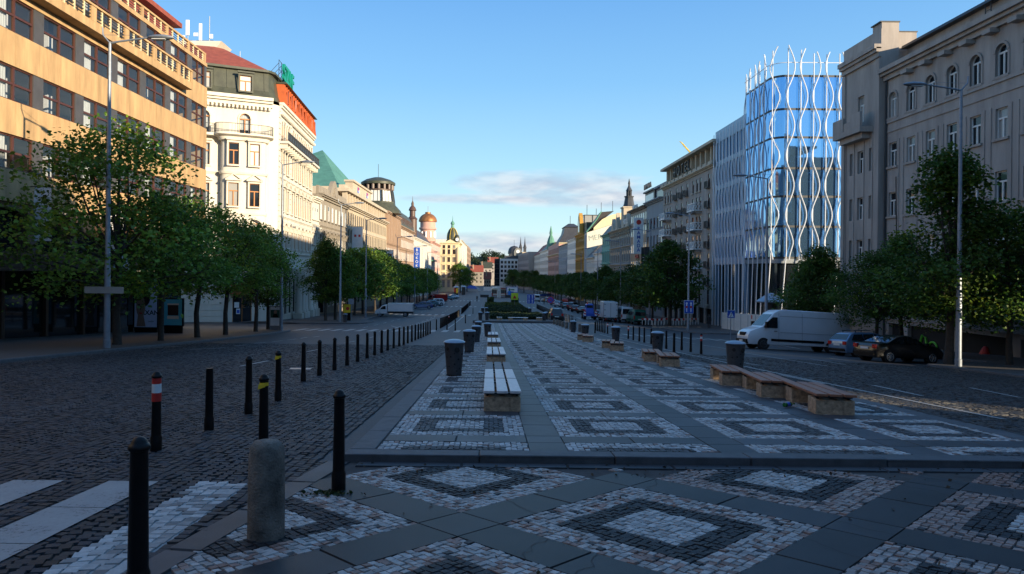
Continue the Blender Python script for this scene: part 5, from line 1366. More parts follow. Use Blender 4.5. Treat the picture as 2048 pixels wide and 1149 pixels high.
b = MB(rt.location).mat(M['ochre']); ym = 235
o1 = [(ym-3.2, 15.01), (ym-3.0, 18.5), (ym-1.6, 21), (ym, 22.2), (ym+1.6, 21), (ym+3.0, 18.5), (ym+3.2, 15.01)]
b.prism(o1, 'x', 30.4, 31.6); b.mat(M['pane_bright']); b.prism([(ym-1.6, 15.6), (ym-1.5, 18.4), (ym, 20.4), (ym+1.5, 18.4), (ym+1.6, 15.6)], 'x', 30.36, 30.399)
b.mat(M['copper_d']); b.box(31.7, 40, 225.1, 246.9, 15.02, 18.4); b.build('gable', rt)
rt, F = block('pale_house', 'pale grey house with chequered windows before the glass roof box', (XR, 247.05), (XR, 273.8), (-1, 0), 0, 14.2, [(-6.5, 3.2, 2, 6, 'plain', None)]+[(z, 2.2, 1.6, 9, 'cross', None) for z in (-1, 2.8, 6.6, 10.4)], 'white_f', 'white_f', 'pane', cornices=((13.6, .6, .6),), far=True)
b = MB(rt.location).mat(M['pane']); b.box(34, 42, 248, 262, 14.3, 22.5); b.mat(M['iron'])
for z in (14.3, 17, 19.7, 22.5): b.box(33.9, 42.1, 247.9, 262.1, z, z+.25)
for y in (247.9, 251.5, 255, 258.5): b.box(33.88, 34.0, y, y+.25, 14.6, 22.5)
for x in (34.0, 37, 40): b.box(x, x+.25, 247.86, 248, 14.6, 22.5)
b.tube([(36, 255, 22.7), (36, 255, 27)], .1, 5); b.tube([(39, 252, 22.7), (39, 252, 25.4)], .1, 5); b.build('glass_box', rt)
block('plain_house', 'plain cool grey house with rows of small square windows next to the pink domed house', (XR, 273.85), (XR, 308), (-1, 0), 0, 13.4, [(-7, 3.2, 2.4, 7, 'plain', None)]+[(z, 1.9, 1.3, 12, 'plain', None) for z in (-1.6, 1.6, 4.8, 8, 10.9)], 'grey2', 'white_f', 'pane_dark', cornices=((12.9, .5, .5),), far=True)
rt = thing('mansard_corner_house', 'pink and cream corner house with a tall bell-shaped slate mansard on the right side', 'building', (31, 309, -9)); PL = rt.location
b = MB(PL).mat(M['pink']); Fa = Fr((31, 309), (43, 309), (0, -1)); Fb = Fr((31, 309.01), (31, 365), (-1, 0)); oa = []; ob_ = []
for z in (-6.5, -1.6, 2.4, 6.4, 10.6):
    for i in range(4): oa.append((1.2+2.8*i, 2.6+2.8*i, z, z+2.5, False))
    for i in range(15): ob_.append((1.5+3.6*i, 3.1+3.6*i, z, z+2.5, False))
wallsheet(b, Fa, 0, 12, -10, 15.2, oa); wallsheet(b, Fb, 0, 56, -11, 15.2, ob_); shell(b, Fb, .7, 56, -11, 15.2, 12); b.mat(M['cream2']); cornice(b, Fa, 0, 12, 9.6, .6, .9); cornice(b, Fa, 0, 12, 14.6, .6, .9); cornice(b, Fb, 1, 56, 9.6, .6, .9); b.build('wall', rt)
for o_ in oa: window(rt, Fa, (o_[0]+o_[1])/2, o_[2], 1.4, 2.5, 'cross', 'wood_f', 'pane_dark', None, None, True)
for o_ in ob_: window(rt, Fb, (o_[0]+o_[1])/2, o_[2], 1.6, 2.5, 'cross', 'wood_f', 'pane_dark', None, None, True)
b = MB(PL).mat(M['slate']); rr = lambda x0, x1, y0, y1, z: [(x0, y0, z), (x1, y0, z), (x1, y1, z), (x0, y1, z)]
b.loft([rr(31.2, 43, 309.3, 326, 15.22), rr(32, 42.3, 310.2, 325, 17), rr(33.4, 41, 311.6, 323, 19.4), rr(34, 40.4, 312.4, 322.4, 22.2), rr(33.6, 40.8, 312, 322.8, 22.5), rr(36, 38.4, 315, 320, 24.2)]); b.tube([(37, 317, 24.2), (37, 317, 28)], .12, 5); b.build('roof', rt)
block('spired_house', 'grey-white house with balconies and a green copper spire further down the right row', (XR, 365.05), (XR, 423), (-1, 0), 0, 14, [(-7, 3.2, 2.4, 9, 'plain', None)]+[(z, 2.2, 1.5, 14, 'T', 'sill') for z in (-2, 2, 6, 10)], 'white_f', 'wood_f', 'pane_dark', cornices=((13.4, .6, .8),), far=True, roof=('mansard', 'copper_d', 4, 4))
o = bpy.data.objects.get('spired_house'); b = MB(o.location).mat(M['copper']); b.lathe([(2.4, 14), (2.2, 18), (1.6, 20), (.7, 22), (.9, 23), (.1, 27)], (33, 372, 0), 8); b.build('spire', o)
block('red_roof_house', 'house with a red tiled roof near the far end of the right row', (XR, 423.05), (XR, 480), (-1, 0), 0, 13, [(-7, 3, 2.4, 9, 'plain', None)]+[(z, 2.2, 1.5, 12, 'T', None) for z in (-2, 2, 6, 9.6)], 'cream', 'wood_f', 'pane_dark', far=True, roof=('gable', 'tile', 7, 6))
rt, F = block('arched_house', 'dark grey house with arched attic windows and twin church spires behind it', (27, 480.05), (23, 560), (-1, 0), 0, 16, [(-7, 3, 2.4, 9, 'plain', None)]+[(z, 2.4, 1.8, 14, 'cross', None) for z in (-2.5, 1.5, 5.5)]+[(10, 5, 2.2, 12, 'archcross', None)], 'greyr', 'iron', 'pane_dark', far=True)
rt2 = thing('church_towers', 'pair of thin dark church towers with needle spires far behind the right row', 'church', (26, 640, -10)); 
for x in (28.5, 32.5):
    b = MB((26, 640, -10)).mat(M['slate']); b.box(x-1.3, x+1.3, 640, 642.6, -11, 24); b.lathe([(1.9, 24), (.7, 28), (.05, 35)], (x, 641.3, 0), 8, sm=False); b.build('tower', rt2)
# end of the square
rt = thing('white_office', 'white office block with square windows and a glazed stair wing closing the square', 'building', (15, 560, -11)); PL = rt.location
F = Fr((8, 560), (26.5, 560), (0, -1)); b = MB(PL).mat(M['white_f']); ops = [(.8+2.9*i, 2.7+2.9*i, z, z+2.2, False) for i in range(6) for z in (-6.5, -2.6, 1.2, 4.8, 8.4)]
wallsheet(b, F, 0, F.len, -12, 12.4, ops); shell(b, F, 0, F.len, -12, 12.4, 16); b.build('wall', rt)
for o_ in ops: window(rt, F, (o_[0]+o_[1])/2, o_[2], 1.9, 2.2, 'cross', 'iron', 'pane_dark', None, None, True)
b = MB(PL).mat(M['pane_dark']); b.box(3.6, 7.9, 561, 574, -12, 12.4); b.mat(M['iron'])
for z in (-8, -4, 0, 4, 8): b.box(3.5, 7.9, 560.9, 574, z, z+.4)
b.build('stair_wing', rt)
b = MB(PL).mat(M['slate']); b.box(12, 26, 563, 575, 12.41, 15); b.build('roof', rt)
rt3 = thing('clock_dome', 'dark glass barrel dome with a round white clock face above the white office block', 'building', (22, 580, -11)); b = MB(rt3.location).mat(M['slate']); b.box(16, 29, 580, 590, -12, 17)
b.lathe([(5.4, 17), (5.3, 19), (4.6, 21.5), (3, 23.2), (.5, 24)], (20.5, 585, 0), 16); b.tube([(20.5, 585, 24), (20.5, 585, 29)], .12, 5); b.build('dome', rt3); b = MB(rt3.location).mat(M['beige']); b.box(27, 31, 575, 590, -12, 18.5); b.build('tower', rt3)
b = MB(rt3.location).mat(M['pane']); b.prism([(20.2, 15.5), (26.8, 15.5), (26.8, 19), (25.6, 21.4), (23.5, 22.4), (21.4, 21.4), (20.2, 19)], 'y', 579, 579.9); b.build('arch_window', rt3)
b = MB(rt3.location).mat(M['white']); b.tube([(23.5, 578.97, 19), (23.5, 578.8, 19)], 1.5, 18); b.mat(M['black']); b.box(23.45, 23.55, 578.72, 578.79, 19, 20.1); b.box(23.5, 24.3, 578.72, 578.79, 18.95, 19.05); b.build('clock', rt3)
for k, (u0, u1, v0, y, roofc, wl, lb) in enumerate([(968, 982, 552, 590, 'tile', 'baroque', 'small house with a steep red roof left of the white office block'), (942, 966, 538, 640, 'tile', 'baroque', 'far house with an orange tiled roof nearest the sunlit left row'), (960, 984, 531, 690, 'copper_d', 'greyr', 'far house with a blue-green roof on the slope above the orange roofs'), (976, 996, 521, 720, 'tile', 'greyr', 'far white gabled house with pointed red roof on the skyline left of the clock dome')]):  # first two walls take a darker render to paint in weaker sunlight
    x0, zt = ru(u0, v0, y); x1, _ = ru(u1, v0, y); g = G(0, y)-3
    o = thing('far_house', lb, 'house', ((x0+x1)/2, y, g)); b = MB(o.location).mat(M[wl]); b.box(x0, x1, y, y+12, g, zt-3); b.mat(M['dark'])
    for i in range(3):
        for z in (zt-6, zt-9.5, zt-13): xx = x0+(x1-x0)*(i+.5)/3; b.box(xx-.6, xx+.6, y-.05, y-.002, z, z+1.6)
    b.build('wall', o); b = MB(o.location).mat(M[roofc]); b.loft([[(x0-.5, y-.5, zt-2.99), (x0-.5, y+6, zt+3.4), (x0-.5, y+12.5, zt-2.99)], [(x1+.5, y-.5, zt-2.99), (x1+.5, y+6, zt+3.4), (x1+.5, y+12.5, zt-2.99)]], sm=False)
    b.mat(M['brownstone']); b.box(x0+1.5, x0+2.6, y+2, y+3.2, zt-1, zt+4); b.build('roof', o)
# hill on the horizon and its wood
hx = np.linspace(-700, 500, 61); hb = MB().mat(mat('hill_grass', (.04, .06, .03), .9, var=.4, scale=.05))
def hz_(x): return 12+22*math.exp(-((x+80)/190.)**2)+5*math.sin(x*.021)+3*math.sin(x*.05+1)
for i in range(60):
    a, c = hx[i], hx[i+1]
    hb.poly([(a, 1150, -16), (c, 1150, -16), (c, 1300, hz_(c)), (a, 1300, hz_(a))]); hb.poly([(a, 1300, hz_(a)), (c, 1300, hz_(c)), (c, 1700, -16), (a, 1700, -16)])
tag(hb.build('hill'), kind='structure')
# tower crane far behind the hotel
x, z = ru(1370, 300, 190); cr = thing('tower_crane', 'yellow and red lattice crane jib rising behind the hotel roof', 'crane', (x, 190, 10)); b = MB().mat(M['yellow'])
j0 = Vector((3.5, 0, z-13)); j1 = Vector((-1.2, 0, z-7.8))
for dx in (-.5, .5): b.tube([j0+Vector((dx, dx, 0)), j1+Vector((dx*.6, dx, 0))], .1, 4)
for i in range(8): p = j0.lerp(j1, i/8); q = j0.lerp(j1, (i+1)/8); s_ = .5 if i % 2 else -.5; b.tube([p+Vector((s_, s_, 0)), q-Vector((s_, s_, 0))], .07, 4)
b.build('jib', cr); b = MB().mat(M['yellow']); 
for dx in (-.7, .7):
    for dy in (-.7, .7): b.tube([(3.5+dx, dy, -18), (3.5+dx, dy, z-12)], .1, 4)
for i in range(14): b.tube([(2.8, -.7, -18+i*2.2), (4.2, -.7, -16+i*2.2)], .06, 4)
b.build('mast', cr)
# blocks behind the camera on the right whose shadow covers the near square
block('corner_block', 'dark stone block further up the square on the right, outside the picture', (31, -1), (31, 20), (-1, 0), 0, 17.5, [(z, 2.2, 1.3, 9, 'T', None) for z in (4.5, 8.5, 12.5)], 'greyr', 'white_f', 'pane_dark', far=True, depth=6)
block('upper_block', 'dark stone block near the top of the square, outside the picture', (31, -70), (31, -9), (-1, 0), 0, 21, [(z, 2.2, 1.3, 14, 'T', None) for z in (8.5, 12.5, 16.5)], 'greyr', 'white_f', 'pane_dark', far=True, depth=6)
for lb, y0, y1, z0 in (('upper storeys bridging a gateway between two dark blocks, outside the picture', -8.98, -1.02, 6.6), ('upper storeys bridging the passage beside the grey building, outside the picture', 20.02, 26.1, 5.4)):
    o = thing('gateway_house', lb, 'building', (34, (y0+y1)/2, z0)); b = MB(o.location).mat(M['greyr']); b.box(31.02, 36.9, y0, y1, z0, 17.4); b.build('wall', o); b = MB(o.location).mat(M['slate']); b.box(30.9, 37, y0, y1, 17.41, 17.8); b.build('roof', o)  # added masses that stop the higher sun rays through the two gaps
block('museum_block', 'broad stone building at the head of the square, behind the camera', (-80, -46), (24, -46), (0, 1), 0, 32, [(z, 3, 1.6, 20, 'archT', None) for z in (7, 13, 19)], 'greyr', 'white_f', 'pane_dark', far=True, depth=16)
block('left_block', 'stone building on the left near the head of the square, outside the picture', (-24, -44), (-24, 21), (1, 0), 0, 22, [(z, 2.2, 1.3, 14, 'T', None) for z in (5, 9, 13, 17)], 'greyr', 'white_f', 'pane_dark', far=True, depth=14)
# ================================================================== trees
def leafmat(name):
    m = bpy.data.materials.new(name); m.use_nodes = True; nt = m.node_tree
    b = nt.nodes['Principled BSDF']; b.inputs['Roughness'].default_value = .55; b.inputs['Specular IOR Level'].default_value = .35
    out = nt.nodes['Material Output']; a = nt.nodes.new('ShaderNodeVertexColor'); a.layer_name = 'Col'
    L(nt, a.outputs['Color'], b.inputs['Base Color'])
    tr = nt.nodes.new('ShaderNodeBsdfTranslucent'); mx = nt.nodes.new('ShaderNodeMixShader'); mx.inputs['Fac'].default_value = .42
    L(nt, a.outputs['Color'], tr.inputs['Color']); L(nt, b.outputs[0], mx.inputs[1]); L(nt, tr.outputs[0], mx.inputs[2]); L(nt, mx.outputs[0], out.inputs['Surface'])
    return m
M['leaf'] = leafmat('leaves')
def leaves_mesh(P, size, col, flat=.6, name='crown'):
    n = len(P); P = np.asarray(P)
    nrm = np.stack([nr.normal(0, 1, n)*(1-flat*.6), nr.normal(0, 1, n)*(1-flat*.6), nr.normal(.9, .6, n)], 1); nrm /= np.linalg.norm(nrm, axis=1)[:, None]
    t = np.stack([nr.normal(0, 1, n), nr.normal(0, 1, n), nr.normal(-.25, .4, n)], 1); t -= (t*nrm).sum(1)[:, None]*nrm; t /= np.linalg.norm(t, axis=1)[:, None]
    s = np.cross(nrm, t); sz = size*nr.uniform(.65, 1.3, (n, 1))
    V = np.zeros((n, 5, 3)); V[:, 0] = P-t*sz*.5; V[:, 1] = P+s*sz*.42-t*sz*.1; V[:, 2] = P+s*sz*.25+t*sz*.35; V[:, 3] = P+t*sz*.62-nrm*sz*.12; V[:, 4] = P-s*sz*.42+t*sz*.05+nrm*sz*.06
    me = bpy.data.meshes.new(name); me.vertices.add(n*5); me.vertices.foreach_set('co', V.reshape(-1))
    me.loops.add(n*5); me.loops.foreach_set('vertex_index', np.arange(n*5, dtype=np.int32)); me.polygons.add(n)
    me.polygons.foreach_set('loop_start', np.arange(0, n*5, 5, dtype=np.int32)); me.polygons.foreach_set('loop_total', np.full(n, 5, dtype=np.int32))
    me.polygons.foreach_set('use_smooth', np.zeros(n, dtype=bool))
    ca = me.color_attributes.new('Col', 'FLOAT_COLOR', 'POINT'); cc = np.ones((n, 5, 4)); cc[:, :, :3] = np.asarray(col)[:, None, :]; ca.data.foreach_set('color', cc.reshape(-1))
    me.materials.append(M['leaf']); me.update(calc_edges=True); return me
def tree_meshes(seed, H, z0, RW, shape, nclump, per, leaf, yellow=.06, lit_tone=1.0):
    r = random.Random(seed); b = MB().mat(M['bark'])
    hs = z0*.95
    tp = [(0, 0, -.15), (.02, 0, .15), (r.uniform(-.06, .06), r.uniform(-.06, .06), hs*.5), (r.uniform(-.1, .1), r.uniform(-.1, .1), hs), (r.uniform(-.2, .2), r.uniform(-.2, .2), hs+(H-hs)*.45), (r.uniform(-.2, .2), r.uniform(-.2, .2), H*.93)]
    tr = .0165*H+.035
    b.tube(tp, [tr*1.25, tr, tr*.85, tr*.75, tr*.42, .015], 10)
    def prof(t):                                   # crown radius against height 0..1
        if shape == 'cone': return RW*max(.05, (1-t)**.8*min(1, .35+t*3.0))
        if shape == 'broad': return RW*max(.1, math.sin(math.pi*(.12+.86*t))**.62*(1.08-.35*t))
        return RW*max(.08, math.sin(math.pi*(.16+.82*t))**.7)
    clumps = []
    for i in range(nclump):
        t = r.random()**.9; a = r.uniform(0, 2*math.pi); rr = prof(t)*math.sqrt(r.uniform(.12, 1.0))*(1+.16*math.sin(3*a+seed)+.10*math.sin(5*a+2*seed+6*t))
        z = z0+(H-z0)*t-.12*rr*.6
        clumps.append((rr*math.cos(a), rr*math.sin(a), z, rr/prof(t)))
    for i in range(min(26, nclump//3)):
        c = clumps[i]; zb = hs*.9+(c[2]-hs*.9)*r.uniform(.15, .5)
        if zb > c[2]-.1: zb = c[2]-.3
        zb = max(hs*.8, zb)
        k = min(1, max(0, (zb-hs)/(H-hs))); base = Vector((tp[3][0]+(tp[4][0]-tp[3][0])*k, tp[3][1]+(tp[4][1]-tp[3][1])*k, zb)); e = Vector(c[:3]); mid = base.lerp(e, .5)+Vector((r.uniform(-.2, .2), r.uniform(-.2, .2), -.12*e.length*.3+r.uniform(0, .4)))
        w = tr*.42*r.uniform(.6, 1.1); b.tube([base, mid, e], [w, w*.6, .015], 6)
    P = []; C = []
    for (x, y, z, q) in clumps:
        n = int(per*r.uniform(.6, 1.4)); sx = r.uniform(.34, .62)*RW/3.6+.12; sz_ = r.uniform(.12, .24)*RW/3.6+.05
        tone = r.uniform(.65, 1.45)*lit_tone; sunny = r.random() < yellow  # yellow-green clumps paint sunlit patches into the crown
        p = np.clip(nr.normal(0, 1, (n, 3)), -1.75, 1.75)*np.array([sx, sx, sz_])+np.array([x, y, z]); p[:, 2] -= .18*((p[:, 0]-x)**2+(p[:, 1]-y)**2)/max(.2, sx)
        P.append(p); base = np.array([.17, .22, .018]) if sunny else np.array([.098, .172, .024])
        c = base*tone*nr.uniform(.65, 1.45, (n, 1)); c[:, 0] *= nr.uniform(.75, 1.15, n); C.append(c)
    # inner fill
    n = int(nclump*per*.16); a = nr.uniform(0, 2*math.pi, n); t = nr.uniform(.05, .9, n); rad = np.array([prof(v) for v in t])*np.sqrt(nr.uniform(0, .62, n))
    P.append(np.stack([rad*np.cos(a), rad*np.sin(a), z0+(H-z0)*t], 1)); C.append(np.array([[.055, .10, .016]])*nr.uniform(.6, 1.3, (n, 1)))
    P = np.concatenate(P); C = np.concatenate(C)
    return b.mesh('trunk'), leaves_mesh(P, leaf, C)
TR = {  # leaf tone carries the light: left crowns raised, right crowns lowered
    'big': tree_meshes(1, 10.2, 2.9, 5.2, 'broad', 86, 118, .18, .10, 1.2),
    'mid': tree_meshes(2, 8.7, 3.25, 3.5, 'round', 60, 112, .165, .06, 1.2),
    'mid2': tree_meshes(3, 8.5, 3.25, 3.4, 'broad', 60, 112, .165, .06, 1.2),
    'cone': tree_meshes(4, 10.6, 2.8, 3.4, 'cone', 100, 125, .17, .16, .62),
    'small': tree_meshes(5, 7.8, 2.6, 3.0, 'cone', 80, 120, .16, .03, .6),
    'far': tree_meshes(6, 9.2, 3.0, 3.7, 'round', 66, 80, .27, .08),
    'far2': tree_meshes(8, 9.6, 2.8, 3.9, 'broad', 66, 80, .28, .04),
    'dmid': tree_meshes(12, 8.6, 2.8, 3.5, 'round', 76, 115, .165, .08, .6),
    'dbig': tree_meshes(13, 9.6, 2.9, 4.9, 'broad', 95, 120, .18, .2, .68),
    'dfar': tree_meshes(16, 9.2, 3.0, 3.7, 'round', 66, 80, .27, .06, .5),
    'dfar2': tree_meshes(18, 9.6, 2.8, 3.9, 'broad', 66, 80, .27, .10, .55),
    'yel': tree_meshes(9, 9.0, 3.0, 3.8, 'round', 66, 80, .27, .45),  # more yellow clumps, sunlight coloured onto this crown
}
def tree(kind, x, y, label, group, s=1.0, rz=None):
    t = thing('street_tree', label, 'tree', (x, y, G(x, y)+.1), rz if rz is not None else rng.uniform(0, 6.28), group); t.scale = (s, s, s)
    tm, cm = TR[kind]; put('trunk', tm, t); put('crown', cm, t); return t
GL1 = 'street trees along the left pavement'; GR1 = 'street trees along the right pavement'
def tpx(kind, u, v, lab, g, s=1.0, rz=None, x=None):
    if x is None: X, Y = gp(u, v, .12)
    else: X, Y = x, atx(u, x)
    return tree(kind, X, Y, lab, g, s, rz)
tpx('big', 235, 690, 'largest broad tree with a thick trunk right behind the left lamp post', GL1, 1.0, .6, x=-17.4)
tpx('mid2', 323, 683, 'tree with its trunk between the face poster and the blue poster', GL1, .9, x=-17.4)
tpx('mid', 396, 674, 'third tree from the left on the left pavement, just past the blue poster', GL1, .95, x=-17.4)
tpx('mid', 453, 671, 'tree with forked trunk before the cream corner house', GL1, .93, x=-17.4)
tpx('mid2', 513, 664, 'tree before the wooden shop door of the cream house', GL1, .93, x=-17.4)
tpx('small', 537, 658, 'tree close behind the grey advertising stand at the kerb corner', GL1, .9, x=-18.0)
tpx('cone', 652, 645, 'tree with tiered pointed crown on the corner beyond the side street', GL1, .9, x=-19)
tpx('far', 671, 636, 'tree beside the lamp post behind the yellow poster stand', GL1, .95, x=-18.5)
tpx('far2', 710, 633, 'tree right of the yellow poster stand, left of the white pickup', GL1, 1.0, x=-19.5)
ys_ = [104, 112, 121, 129, 138]
for i, y in enumerate(ys_): tree(['yel', 'far2', 'yel', 'far', 'far2'][i], -19.0+rng.uniform(-.5, .5), y, ['yellowish tree directly behind the white pickup truck', 'green tree behind the dark blue parked car', 'brightest yellow-green tree in the left row beyond the pickup', 'tree behind the white parked car', 'tree behind the red van on the left'][i], GL1, [1.12, 1.05, 1.2, 1.05, 1.0][i])
for i, y in enumerate(range(147, 236, 9)): tree(['far', 'far2', 'far'][i % 3], -19.2+rng.uniform(-.6, .6), y+rng.uniform(-1, 1), 'distant round tree in the left row beyond the red van', 'distant trees of the left row', rng.uniform(.86, 1.0))
for (x, y, s, lb) in ((-14, 262, 1.5, 'large dark round tree far down beyond the yellow cupola house'), (-12, 300, 1.25, 'dark tree half hidden behind the large round far tree')): tree('far', x, y+60, lb, 'far trees at the end of the left side', s)
tree('mid', 25.0, 6.0, 'tree beside the gateway between two blocks, outside the picture', GR1, .75)  # added out of view to dapple the sunlight
tpx('cone', 1899, 718, 'tall pointed tree beside the right lamp post', GR1, 1.0, 1.0, x=22.6)
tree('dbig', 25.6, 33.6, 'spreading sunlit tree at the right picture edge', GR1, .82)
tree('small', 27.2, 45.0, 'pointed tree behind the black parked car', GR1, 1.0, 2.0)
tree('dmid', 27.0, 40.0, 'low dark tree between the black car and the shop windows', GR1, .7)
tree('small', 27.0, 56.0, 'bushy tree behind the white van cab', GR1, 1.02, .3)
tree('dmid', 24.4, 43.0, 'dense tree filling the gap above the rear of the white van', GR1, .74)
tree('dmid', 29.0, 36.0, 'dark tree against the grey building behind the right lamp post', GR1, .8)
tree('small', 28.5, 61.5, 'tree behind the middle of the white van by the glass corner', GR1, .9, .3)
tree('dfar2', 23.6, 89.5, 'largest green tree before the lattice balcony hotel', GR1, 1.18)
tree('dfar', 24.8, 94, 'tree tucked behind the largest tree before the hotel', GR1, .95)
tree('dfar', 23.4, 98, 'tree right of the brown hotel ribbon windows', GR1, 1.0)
i = 0; y = 107
while y < 345:
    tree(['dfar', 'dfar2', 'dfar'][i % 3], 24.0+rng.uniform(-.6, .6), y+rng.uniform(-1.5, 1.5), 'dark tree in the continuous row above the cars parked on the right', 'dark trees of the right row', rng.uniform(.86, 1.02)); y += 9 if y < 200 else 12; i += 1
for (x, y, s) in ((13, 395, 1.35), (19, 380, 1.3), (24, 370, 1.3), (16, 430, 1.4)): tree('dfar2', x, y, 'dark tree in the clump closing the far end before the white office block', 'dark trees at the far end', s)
# far-off wood on the hill
P = []; C = []
for i in range(150):
    x = rng.uniform(-330, 160); y = rng.uniform(1240, 1300); z = -16+(hz_(x)+16)*(y-1150)/150
    s = rng.uniform(4, 8); q = nr.normal(0, 1, (150, 3))*np.array([s*.5, s*.5, s*.42])+np.array([x, y, z+s*.6]); P.append(q); C.append(np.array([[.035, .06, .03]])*rng.uniform(.6, 1.2)*nr.uniform(.7, 1.3, (150, 1)))
tag(put('distant_wood', leaves_mesh(np.concatenate(P), 2.2, np.concatenate(C), .1)), kind='stuff')

# ================================================================== hedges and planting on the far island
def hedge(name, label, x0, x1, y0, y1, z0, h, n, leaf, tone, group=None):
    o = thing(name, label, 'hedge', ((x0+x1)/2, y0, G((x0+x1)/2, y0)+z0), group=group)
    p = nr.uniform(0, 1, (n, 3)); q = nr.rand(n); 
    p[q < .45, 2] = nr.uniform(.9, 1.08, (q < .45).sum()); m_ = (q > .45) & (q < .75); p[m_, 1] = nr.uniform(-.04, .08, m_.sum())
    x = x0+(x1-x0)*p[:, 0]; y = y0+(y1-y0)*p[:, 1]; z = GA(x, y)+z0+h*p[:, 2]*(1+.12*np.sin(x*2.1)+.1*np.sin(y*1.7))
    P_ = np.stack([x, y, z], 1)-np.array(o.location)
    put('foliage', leaves_mesh(P_, leaf, np.array([tone])*nr.uniform(.5, 1.5, (n, 1)), .3, 'foliage'), o)
    b = MB(o.location).mat(M['bark'])
    ns = 12
    for i in range(ns): xx = x0+(x1-x0)*(i+.5)/ns; yy = (y0+y1)/2; b.tube([(xx, yy, G(xx, yy)+z0-.02), (xx+.1, yy, G(xx, yy)+z0+h*.8)], .03, 5)
    b.build('stem', o); return o
hedge('hedge', 'low dark hedge nearest the promenade behind the three small benches', 0, 7.0, 85.5, 99, .30, .5, 9000, .16, (.03, .05, .02))
hedge('hedge', 'dark flower bed hedge in the second island block further away', -.6, 6.6, 112, 140, .30, .5, 9000, .22, (.028, .05, .016))
hedge('hedge', 'green and yellow flower bed in front of the red tram cars', -1.0, 6.8, 141, 165, .30, .4, 7000, .24, (.06, .085, .015))
for lb, x in (('left small shrub clump beside the red tram cars', -.6), ('right small shrub clump beside the yellow diamond sign', 5.6)): hedge('shrub', lb, x, x+1.6, 170, 182, .30, 1.1, 1600, .25, (.04, .07, .015))
# ================================================================== street furniture
# --- black cast bollards
def bollard_proto(cap=True):
    b = MB().mat(M['black']); b.lathe([(.068, -.05), (.068, .17), (.060, .19), (.058, .205), (.050, .90)], n=16); body = b.mesh('post')
    c = MB().mat(M['black'])
    c.lathe([(.050, .9005), (.060, .904), (.063, .912), (.062, .925), (.054, .938), (.048, .942), (.043, .958), (.03, .973), (.014, .98), (.001, .982)], n=16); return body, c.mesh('cap')
BP, BC = bollard_proto()
bd = MB(); bd.mat(M['red']); bd.lathe([(.0560, .615), (.0555, .72)], n=16, cap=False); bd.lathe([(.0535, .83), (.0523, .90)], n=16, cap=False); bd.mat(M['white']); bd.lathe([(.0552, .72), (.0536, .83)], n=16, cap=False); BAND = bd.mesh('band')
tp_ = MB().mat(M['yellow']); tp_.hexa([(-.055, -.055, .80), (.02, -.062, .83), (.03, -.05, .83), (-.05, -.045, .80), (-.05, -.055, .86), (.045, -.05, .885), (.045, -.04, .885), (-.05, -.045, .86)]); tp_.lathe([(.0535, .84), (.0535, .88)], n=12, cap=False); TAPE = tp_.mesh('tape')
def bollard(x, y, label, group=None, cap=True, band=False, tape=False, far=False):
    o = thing('bollard', label, 'bollard', (x, y, G(x, y)+.015), rng.uniform(0, 6), group)
    put('post', BP, o)
    if cap: put('cap', BC, o)
    if band: put('band', BAND, o)
    if tape: put('tape', TAPE, o, rz=-o.rotation_euler.z)
    return o
GB = 'black bollards in the row between the left road and the promenade'; LB = 'plain black bollard with domed cap in the row between the left road and the promenade'
bollard(-2.07, 4.05, 'nearest black bollard, cut by the bottom edge beside the painted crossing bars')
x, y = gp(677, 985); bollard(x, y, 'black bollard standing at the corner of the raised promenade step')
x, y = gp(312, 905); bollard(x, y, 'near black bollard with red and white bands left of the crossing', band=True)
x, y = gp(418, 863); bollard(x, y, 'black bollard missing its domed cap', cap=False)
x, y = gp(497, 830); bollard(x, y, 'black bollard between the capless one and the yellow-taped one')
bollard(-2.70, 8.2, 'black bollard with torn yellow tape just behind the stone bollard', tape=True)
x, y = gp(556, 804); bollard(x, y, 'second black bollard with yellow tape, at the start of the long row', tape=True)
BX = -4.62
for (u, v) in [(609, 781), (641, 769), (671, 755), (696, 745), (717, 735.5), (736, 729), (751, 722), (765, 716), (777, 711), (789, 706.5), (800, 701.5), (809, 697.5), (817, 694), (825, 691), (832, 688), (838, 685.6), (843, 683), (848, 681), (853, 679), (857, 677), (861.5, 675)]:
    y = atx(u, BX); bollard(BX, y, LB, GB)
y = 59.5
while y < 165:
    if not (60 < y < 63 or 104.5 < y < 111 or 149 < y < 155):
        if abs(y-63.5) < .8 or abs(y-77) < .8: bollard(BX, y, ('nearer' if y < 70 else 'farther')+' of the two distant bollards with a red and white band on the left row', band=True)
        else: bollard(BX, y, 'small distant black bollard in the dense left row beyond the crossing', 'distant bollards of the left row')
    y += 1.65
for (u, v, lb) in ((910.5, 662, 'single black bollard standing between the crossing and the second grey bin'), (931, 647, 'slim black bollard by the island edge left of the far bins'), (946, 628, 'tiny black bollard beyond the far crossing near the left island edge'), (894, 660, 'black bollard next to the white crossing bars at the promenade edge')):
    x, y = gp(u, v); bollard(x, y, lb)
GBr = 'black bollards in the row along the right road'
for (u, v, b_) in [(1404, 712.5, 1), (1383, 709, 0), (1365, 705, 0), (1304, 691.6, 0), (1290, 689.5, 0), (1280, 687, 0), (1268, 685, 0), (1258, 682, 2), (1226.5, 680, 0), (1216.5, 670, 3), (1211, 668.5, 0), (1207, 667, 0), (1203.5, 665.6, 0), (1200, 664.2, 0), (1196.5, 663, 0), (1193, 662, 0)]:
    y = atx(u, 10.25); bollard(10.25, y, {0: 'plain black bollard in the row along the right road', 1: 'nearest right road bollard with a red and white band', 2: 'banded bollard beside the third right bin', 3: 'most distant right road bollard with a red and white band'}[b_], GBr if b_ == 0 else None, band=b_ > 0)
